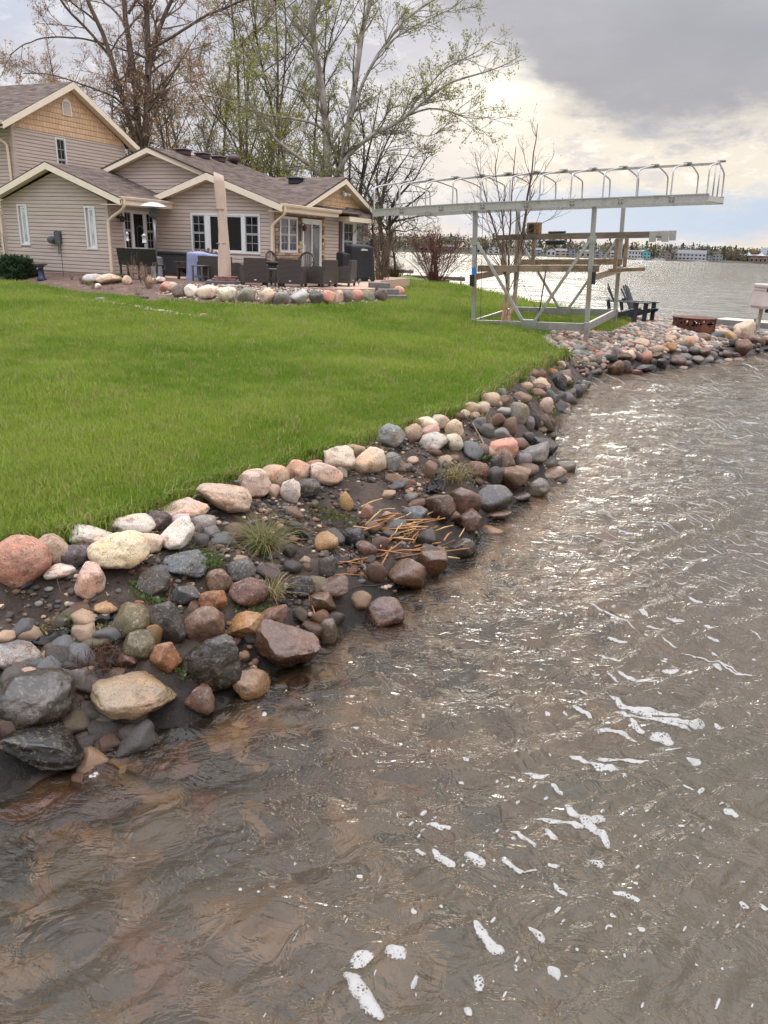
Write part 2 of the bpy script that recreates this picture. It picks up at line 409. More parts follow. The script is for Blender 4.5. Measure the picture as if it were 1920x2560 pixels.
def ground(P):
    """height of land, bank and lake bed at N points (x, y)"""
    P = np.atleast_2d(np.asarray(P, float)); x, y = P[:, 0], P[:, 1]
    inl = inpoly(P, LAND); ins = inpoly(P, SHORE)
    dL = pdist(P, LAND); dW = pdist(P, SHORE)
    lawn = .62 + .05 * N1.fbm(x * .35, y * .35, o=3) + .02 * N2(x * 1.3, y * 1.3)
    lawn = lawn + .11 * np.exp(-((x - 4.5) ** 2 + (y - 20.8) ** 2) / 8.0) - .06 * np.exp(-(dL / .5) ** 2)
    far = np.clip((y - 11) / 10, 0, 1); lawn = lawn + .17 * far * np.clip((2.5 - x) / 3.0, 0, 1)
    db = pdist(P, BED); inb = inpoly(P, BED)
    lawn = lawn + np.where(inb, .35 * np.clip(db / 2.2, 0, 1) ** .8, 0)
    bch = inpoly(P, BEACH)
    pt = np.clip((x - 2.6) / 1.4, 0, 1) * np.clip((27 - y) / 2, 0, 1); lawn = lawn - pt * .25 * np.exp(-(dL / 1.6) ** 1.5); lawn = np.where(bch, lawn - .02, lawn)
    t = dL / (dL + dW + 1e-6)
    bank = (.56 - .24 * np.clip((x - 2.6) / 1.4, 0, 1)) * (1 - t) ** .85 + .11 * N1.fbm(x * 2.6, y * 2.6, o=4) * np.sin(math.pi * np.clip(t, 0, 1)) + .05 * N3.fbm(x * 8, y * 8, o=3)
    bedz = -(.10 + .27 * dW) ; bedz = np.maximum(bedz, -1.1 - .02 * dW); bedz = np.maximum(bedz, -2.2) + .05 * N2.fbm(x * 1.7, y * 1.7, o=3) * np.clip(dW, 0, 1)
    bedz = np.where(dW < .25, -.4 * dW, bedz)
    return np.where(inl, lawn, np.where(ins, bank, bedz))
def gz(x, y): return float(ground([(x, y)])[0])
def hit(px, py, lift=0.0):
    """where the ray through a pixel meets the ground (raised by lift)"""
    d = ray(px, py); ts = np.geomspace(1.2, 90, 900)
    P = CC + d[None] * ts[:, None]
    g = ground(P[:, :2]) + lift
    k = int(np.argmax(P[:, 2] < g))
    if P[k, 2] >= g[k]: k = 899
    return P[k]

# grids -------------------------------------------------------------
def polar(r1, r2, dr, a1, a2, na):
    rs = np.exp(np.arange(math.log(r1), math.log(r2), dr)); an = np.radians(np.linspace(a1, a2, na))
    A, Rr = np.meshgrid(an, rs)
    V = np.stack([Rr * np.sin(A), Rr * np.cos(A)], -1)
    n, m = V.shape[:2]; i = np.arange(n - 1)[:, None] * m + np.arange(m - 1)[None]
    F = np.stack([i, i + 1, i + m + 1, i + m], -1).reshape(-1, 4)
    return V.reshape(-1, 2), F
def submesh(V, F, sel):
    F = F[sel]; u, inv = np.unique(F.ravel(), return_inverse=True)
    return V[u], inv.reshape(F.shape), u

def ground_mat(name, fn):
    m = bpy.data.materials.new(name); m.use_nodes = True; t = m.node_tree; X = NX(t); b = t.nodes['Principled BSDF']
    pos = mk(t, 'ShaderNodeNewGeometry').outputs['Position']
    fn(t, X, b, pos); return m
def lawn_fn(t, X, b, pos):
    a = X.noise(pos, .55, 5, .6); c = X.noise(pos, 9.0, 5, .7); d = X.noise(X.mapv(pos, (1, .35, 1)), 2.2, 4, .65)
    col = X.mix(X.ss(a, .38, .62), (.085, .145, .016), (.14, .195, .028))
    col = X.mix(X.m('MULTIPLY', X.ss(d, .54, .70), .6), col, (.15, .175, .05))
    col = X.mix(X.m('MULTIPLY', X.ss(c, .52, .68), .55), col, (.042, .080, .012))
    t.links.new(col, b.inputs['Base Color']); b.inputs['Roughness'].default_value = .9; b.inputs['Specular IOR Level'].default_value = .15
    bn = mk(t, 'ShaderNodeBump'); bn.inputs['Strength'].default_value = .9; bn.inputs['Distance'].default_value = .05
    t.links.new(X.noise(X.mapv(pos, (1, .5, 1)), 22.0, 5, .75), bn.inputs['Height']); t.links.new(bn.outputs[0], b.inputs['Normal'])
def soil_fn(t, X, b, pos):
    a = X.noise(pos, 3.0, 6, .65); c = X.noise(pos, 26.0, 6, .7)
    col = X.mix(X.ss(a, .40, .62), (.048, .033, .024), (.095, .066, .047))
    col = X.mix(X.m('MULTIPLY', X.ss(c, .56, .7), .5), col, (.16, .12, .088))
    sz = mk(t, 'ShaderNodeSeparateXYZ'); t.links.new(pos, sz.inputs[0])
    wet = X.m('SUBTRACT', 1.0, X.ss(X.m('ADD', sz.outputs[2], X.m('MULTIPLY', a, .16)), .12, .3))
    col = X.mix(wet, col, (.016, .011, .008))
    t.links.new(col, b.inputs['Base Color'])
    t.links.new(X.m('SUBTRACT', .9, X.m('MULTIPLY', wet, .55)), b.inputs['Roughness'])
    bn = mk(t, 'ShaderNodeBump'); bn.inputs['Strength'].default_value = 1.0; bn.inputs['Distance'].default_value = .03
    t.links.new(X.m('ADD', c, X.m('MULTIPLY', X.noise(pos, 80, 4, .7), .5)), bn.inputs['Height']); t.links.new(bn.outputs[0], b.inputs['Normal'])
def beach_fn(t, X, b, pos):
    v = X.vor(pos, 9.0, 'F1', 'Color'); col = X.ramp(X.noise(v, 1.5, 0), [(.3, (.16, .13, .11)), (.45, (.30, .22, .17)), (.55, (.38, .30, .24)), (.7, (.22, .20, .19))])
    t.links.new(col, b.inputs['Base Color']); b.inputs['Roughness'].default_value = .85
    bn = mk(t, 'ShaderNodeBump'); bn.inputs['Strength'].default_value = 1.0; bn.inputs['Distance'].default_value = .05; bn.invert = True
    t.links.new(X.vor(pos, 9.0), bn.inputs['Height']); t.links.new(bn.outputs[0], b.inputs['Normal'])
def mulch_fn(t, X, b, pos):
    a = X.noise(pos, 30.0, 5, .7); c = X.noise(pos, 2.0, 4, .6)
    col = X.mix(X.ss(a, .42, .62), (.085, .045, .032), (.24, .15, .11))
    col = X.mix(X.m('MULTIPLY', X.ss(c, .45, .65), .4), col, (.30, .22, .17))
    t.links.new(col, b.inputs['Base Color']); b.inputs['Roughness'].default_value = .9
    bn = mk(t, 'ShaderNodeBump'); bn.inputs['Strength'].default_value = 1.0; bn.inputs['Distance'].default_value = .05
    t.links.new(a, bn.inputs['Height']); t.links.new(bn.outputs[0], b.inputs['Normal'])
def bed_fn(t, X, b, pos):
    v = X.vor(X.mapv(pos, (1, 1, .2)), 8.0, 'F1', 'Color'); n = X.noise(pos, 2.0, 5, .6); q = X.noise(v, 1.2, 0)
    col = X.ramp(q, [(.30, (.07, .055, .038)), (.45, (.26, .15, .075)), (.52, (.15, .12, .08)), (.62, (.36, .22, .12)), (.75, (.08, .07, .055))])
    col = X.mix(X.m('MULTIPLY', X.ss(n, .45, .6), .4), col, (.115, .092, .058))
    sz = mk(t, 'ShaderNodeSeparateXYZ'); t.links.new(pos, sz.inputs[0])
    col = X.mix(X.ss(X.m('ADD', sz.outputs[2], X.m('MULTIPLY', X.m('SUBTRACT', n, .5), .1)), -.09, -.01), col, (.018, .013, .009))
    t.links.new(col, b.inputs['Base Color']); b.inputs['Roughness'].default_value = .9
    bn = mk(t, 'ShaderNodeBump'); bn.inputs['Strength'].default_value = .8; bn.inputs['Distance'].default_value = .08; bn.invert = True
    t.links.new(X.vor(X.mapv(pos, (1, 1, .2)), 8.0), bn.inputs['Height']); t.links.new(bn.outputs[0], b.inputs['Normal'])
M_LAWN, M_SOIL, M_BEACH, M_MULCH, M_BED = (ground_mat(n, f) for n, f in (('lawn', lawn_fn), ('soil', soil_fn), ('pebble_ground', beach_fn), ('mulch', mulch_fn), ('lake_bed', bed_fn)))

GV, GF = polar(1.25, 700, .0102, -62, 50, 345)
n_, m_ = len(GV), 0
for a in ((1.25, 34, .03, 50, 118, 50), (.04, 1.262, .06, -112, 118, 90), (1.25, 60, .03, -112, -62, 40)):
    v_, f_ = polar(*a); GF = np.concatenate([GF, f_ + len(GV)]); GV = np.concatenate([GV, v_])
GH = ground(GV); G3 = np.column_stack([GV, GH])
gc = G3[GF].mean(1)[:, :2]
z_land = inpoly(gc, LAND); z_shore = inpoly(gc, SHORE); z_beach = inpoly(gc, BEACH) & z_land; z_mul = inpoly(gc, BED) & z_land
gd = pdist(gc, SHORE)
zones = {'lawn': (z_land & ~z_beach & ~z_mul, M_LAWN), 'mulch_bed': (z_mul, M_MULCH), 'pebble_beach': (z_beach, M_BEACH),
         'earth_bank': (~z_land & z_shore, M_SOIL), 'lake_bed': (~z_shore & (np.hypot(*gc.T) < 34), M_BED)}
ZO = {}
for nme, (sel, mm) in zones.items():
    V, F, _ = submesh(G3, GF, sel)
    ZO[nme] = tag(mesh_obj(nme, V, F, mm, smooth=True), kind='structure')

# ================================================================== WATER
def waves(x, y, cell):
    """sum of directional wavelets; short waves fade where the mesh cannot carry them"""
    h = np.zeros_like(x)
    r2 = np.random.default_rng(11)
    wx = x + .35 * N1.fbm(x * .5, y * .5, o=2); wy = y + .35 * N2.fbm(x * .5, y * .5, o=2)
    for lam, amp, th0 in ((4.2, .030, -78), (2.6, .024, -95), (1.7, .020, -66), (1.15, .017, -104), (.8, .0125, -80), (.55, .013, -58), (.4, .0115, -112), (.27, .009, -75), (.19, .006, -40), (.14, .004, -120)):
        for j in range(3):
            th = R_(th0 + r2.normal() * 17); k = 2 * math.pi / (lam * r2.uniform(.85, 1.15)); ph = r2.uniform(0, 7)
            a = amp * r2.uniform(.6, 1.1) / 1.5
            m = .55 + .9 * N3.fbm(x / (lam * 2.2) + 9 * j, y / (lam * 2.2) + lam, o=2)
            fade = np.clip((lam / cell - 2.5) / 2.5, 0, 1)
            s = np.sin(k * (wx * math.cos(th) + wy * math.sin(th)) + ph)
            h += a * fade * m * (1.25 - 2.2 * np.abs(s) ** 1.3 if lam < 1.5 else s)
    return h
def water_mat():
    m = bpy.data.materials.new('water'); m.use_nodes = True; t = m.node_tree; X = NX(t)
    t.nodes.remove(t.nodes['Principled BSDF']); out = t.nodes['Material Output']
    pos = mk(t, 'ShaderNodeNewGeometry').outputs['Position']
    murk = mk(t, 'ShaderNodeAttribute', attribute_name='murk').outputs['Fac']
    far = mk(t, 'ShaderNodeAttribute', attribute_name='chop').outputs['Fac']
    n1 = X.noise(X.mapv(pos, (.75, 1.6, 1), rot=(0, 0, .15)), 3.2, 5, .62, .4)
    n2 = X.noise(X.mapv(pos, (.5, 1.2, 1), rot=(0, 0, -.1)), .8, 5, .65, .3)
    n3 = X.noise(X.mapv(pos, (1, 1.5, 1), rot=(0, 0, .3)), 16.0, 3, .6, .8)
    n4 = X.m('ABSOLUTE', X.m('SUBTRACT', X.noise(X.mapv(pos, (1, 1.7, 1), rot=(0, 0, -.35)), 3.2, 4, .55, .8), .5))
    n5 = X.m('ABSOLUTE', X.m('SUBTRACT', X.noise(X.mapv(pos, (1.5, 1, 1), rot=(0, 0, .5)), 8.5, 3, .5, .9), .5))
    hgt = X.m('ADD', X.m('ADD', X.m('MULTIPLY', n4, -.066), X.m('MULTIPLY', n5, -.015)), X.m('MULTIPLY', n3, .003))
    hgt = X.m('ADD', hgt, X.m('ADD', X.m('MULTIPLY', X.m('MULTIPLY', n1, far), .15), X.m('MULTIPLY', X.m('MULTIPLY', n2, far), .50)))
    bn = mk(t, 'ShaderNodeBump'); bn.inputs['Strength'].default_value = 1.0; bn.inputs['Distance'].default_value = 1.0
    t.links.new(hgt, bn.inputs['Height'])
    refr = mk(t, 'ShaderNodeBsdfRefraction'); refr.inputs['IOR'].default_value = 1.33; refr.inputs['Roughness'].default_value = 0.02
    refr.inputs['Color'].default_value = (.86, .80, .68, 1); t.links.new(bn.outputs[0], refr.inputs['Normal'])
    gls = mk(t, 'ShaderNodeBsdfGlossy'); gls.inputs['Roughness'].default_value = .015; gls.inputs['Color'].default_value = (1, 1, 1, 1)
    t.links.new(bn.outputs[0], gls.inputs['Normal'])
    dif = mk(t, 'ShaderNodeBsdfDiffuse')
    t.links.new(X.mix(X.ss(X.noise(pos, .35, 3, .6), .4, .62), (.132, .116, .090), (.112, .106, .078)), dif.inputs['Color'])
    mx = mk(t, 'ShaderNodeMixShader'); t.links.new(murk, mx.inputs[0]); t.links.new(refr.outputs[0], mx.inputs[1]); t.links.new(dif.outputs[0], mx.inputs[2])
    fr = mk(t, 'ShaderNodeFresnel'); fr.inputs['IOR'].default_value = 1.33; t.links.new(bn.outputs[0], fr.inputs['Normal'])
    m2 = mk(t, 'ShaderNodeMixShader'); t.links.new(fr.outputs[0], m2.inputs[0]); t.links.new(mx.outputs[0], m2.inputs[1]); t.links.new(gls.outputs[0], m2.inputs[2])
    t.links.new(m2.outputs[0], out.inputs[0])
    return m
WV, WF = polar(1.15, 1500, .0094, -44, 46, 420)
wr = np.hypot(*WV.T); cell = np.maximum(wr * .0094, wr * R_(90) / 420)
def patches(V, F, lst):
    Vs, Fs, b = [V], [F], len(V)
    for a in lst:
        v, f = polar(*a); Vs.append(v); Fs.append(f + b); b += len(v)
    return np.concatenate(Vs), np.concatenate(Fs)
n0 = len(WV); WV, WF = patches(WV, WF, [(1.15, 1500, .03, 46, 118, 60), (.04, 1.165, .06, -112, 118, 110), (1.15, 40, .03, -112, -44, 50)])
wr = np.hypot(*WV.T); cell = np.r_[cell, np.maximum(wr[n0:] * .032, .05)]
wh = waves(WV[:, 0], WV[:, 1], cell)
wins = inpoly(WV, SHORE); wd = pdist(WV, SHORE)
calm = np.clip(.45 + wd / 3.0, 0, 1) * np.clip(.72 + wr / 24, .72, 1) * np.clip(1.25 - wr / 260, .25, 1)
WH = wh * np.where(wins, .3, calm)
depth = np.maximum(-ground(WV), 0)
murk = 1 - np.exp(-np.maximum(depth - .08, 0) * .95); murk = np.clip(murk, 0, 1) + (wr > 25) * 1.0; murk = np.clip(murk, 0, 1)
chop = np.clip((wr - 5) / 18, 0, 1)
wl = inpoly(WV[WF].mean(1), LAND)
V, F, u = submesh(np.column_stack([WV, WH]), WF, ~wl)
water = mesh_obj('lake_water', V, F, water_mat(), smooth=True, attrs={'murk': ('FLOAT', 'POINT', murk[u]), 'chop': ('FLOAT', 'POINT', chop[u])})
tag(water, kind='structure')
def wz(x, y):
    r = math.hypot(x, y); return float(waves(np.array([x]), np.array([y]), np.array([max(r * .0094, r * R_(90) / 420)]))[0] * min(1, .45 + pdist(np.array([[x, y]]), SHORE)[0] / 3.0) * min(1, .72 + r / 24))

# ================================================================== STONES
def ico(sub):
    import bmesh
    bm = bmesh.new(); bmesh.ops.create_icosphere(bm, subdivisions=sub, radius=1.0)
    v = np.array([q.co[:] for q in bm.verts]); f = np.array([[q.index for q in p.verts] for p in bm.faces]); bm.free(); return v, f
ICO = {s: ico(s) for s in (1, 2, 3, 4, 5)}
def stone_shape(sub, seed, ang=.3, rough=1.0):
    r = np.random.default_rng(seed); v, f = ICO[sub]; v = v.copy()
    q = (1.0 - .16 * r.random()) if ang < .4 else r.uniform(.68, .82)
    v = np.sign(v) * np.abs(v) ** q
    o = r.random(3) * 40
    v = v * (1 + .30 * N1.fbm(v[:, 0] * .9 + o[0], v[:, 1] * .9 + o[1], v[:, 2] * .9 + o[2], o=2))[:, None]
    for i in range(int(5 + 16 * ang)):
        n = r.normal(size=3); n /= np.linalg.norm(n); d = r.uniform(.62, .95) - .10 * ang
        s = np.maximum(v @ n - d, 0); v = v - n * (s * (.72 + .28 * ang))[:, None]
    if sub >= 3:
        v = v * (1 + rough * (0.095 * N2.fbm(v[:, 0] * 3 + o[1], v[:, 1] * 3 + o[2], v[:, 2] * 3 + o[0], o=3) + .042 * N3.fbm(v[:, 0] * 9 + o[2], v[:, 1] * 9, v[:, 2] * 9 + o[1], o=2)))[:, None]
    lo, hi = v.min(0), v.max(0); v = (v - (lo + hi) / 2) / ((hi - lo) / 2)
    return v, f
SHARED = {}
def shared_stone(sub, k, ang):
    key = (sub, k, round(ang, 1))
    if key not in SHARED:
        v, f = stone_shape(sub, 1000 + k * 17 + int(ang * 100), ang)
        me = bpy.data.meshes.new('stone'); me.from_pydata(v.tolist(), [], f.tolist()); me.polygons.foreach_set('use_smooth', [True] * len(f)); me.materials.append(STONE)
        SHARED[key] = me
    return SHARED[key]

PAL = dict(cream=(.58, .465, .345), tan=(.47, .34, .235), pink=(.50, .355, .27), salmon=(.47, .24, .165), white=(.56, .485, .41), slate=(.125, .135, .14), grey=(.21, .20, .185), dgrey=(.095, .09, .082), dark=(.062, .055, .048), black=(.03, .029, .029), brown=(.185, .115, .075), rbrown=(.165, .088, .058), orange=(.33, .145, .065), olive=(.155, .13, .07), gold=(.36, .22, .095), purple=(.13, .102, .092), lgrey=(.36, .34, .31), green=(.20, .20, .15), red=(.28, .07, .05))
ZN = dict(A=(0, 1200, 2.963), B=(400, 1050, 2.765), C=(880, 900, 2.765), D=(1150, 880, 6.144), E=(1380, 820, 5.925), G=(1620, 780, 5.53))
fwd_h = np.array([0, 1.0, 0])
nst = [0]
def put_stone(px, py, wpx, hpx, col, wet=0.0, ang=.3, rot=0.0, label=None, sink=.7, name='stone', parent=None, group=None, cat='boulder', seed=None, jit=.10):
    p = hit(px, py); depth = float((p - CC) @ f0)
    W = wpx * depth / FPX; H = hpx * depth / FPX
    dl = math.atan2(CAMH - p[2], math.hypot(p[0], p[1]))
    b = min(.44 * W, .85 * H / 2 / max(math.sin(dl), .05)); b = max(b, .22 * W)
    c2 = (H / 2) ** 2 - (b * math.sin(dl)) ** 2
    c = max(math.sqrt(max(c2, 0)) / math.cos(dl), .42 * b)
    p = hit(px, py, c * sink)
    nst[0] += 1; sd = seed or nst[0]
    sub = 5 if wpx > 110 else 4 if wpx > 60 else 3 if wpx > 22 else 2
    if label or sub >= 4:
        v, f = stone_shape(sub, sd * 7 + 3, ang)
        me = bpy.data.meshes.new(name); me.from_pydata(v.tolist(), [], f.tolist()); me.polygons.foreach_set('use_smooth', [True] * len(f)); me.materials.append(STONE)
    else: me = shared_stone(sub, sd % 12, ang)
    o = bpy.data.objects.new(name, me); COL.objects.link(o)
    az = math.atan2(p[0], p[1])
    o.matrix_world = Matrix.Translation(Vector(p)) @ Matrix.Rotation(-az, 4, 'Z') @ Matrix.Rotation(R_(-rot), 4, 'Y')
    # local size is baked in the mesh so that grain keeps its scale
    if label or sub >= 4:
        me.transform(Matrix.Diagonal((W / 2, b, c, 1)))
    else: o.scale = (W / 2, b, c)
    r = np.random.default_rng(sd); cc = np.array(PAL[col]) * (1 + r.normal(size=3) * .03 + r.normal() * jit)
    o.color = (*np.clip(cc, .01, .8), wet)
    if parent is not None:
        o.parent = parent
    if label: tag(o, label, cat, group)
    return o
BANK = ZO['earth_bank']
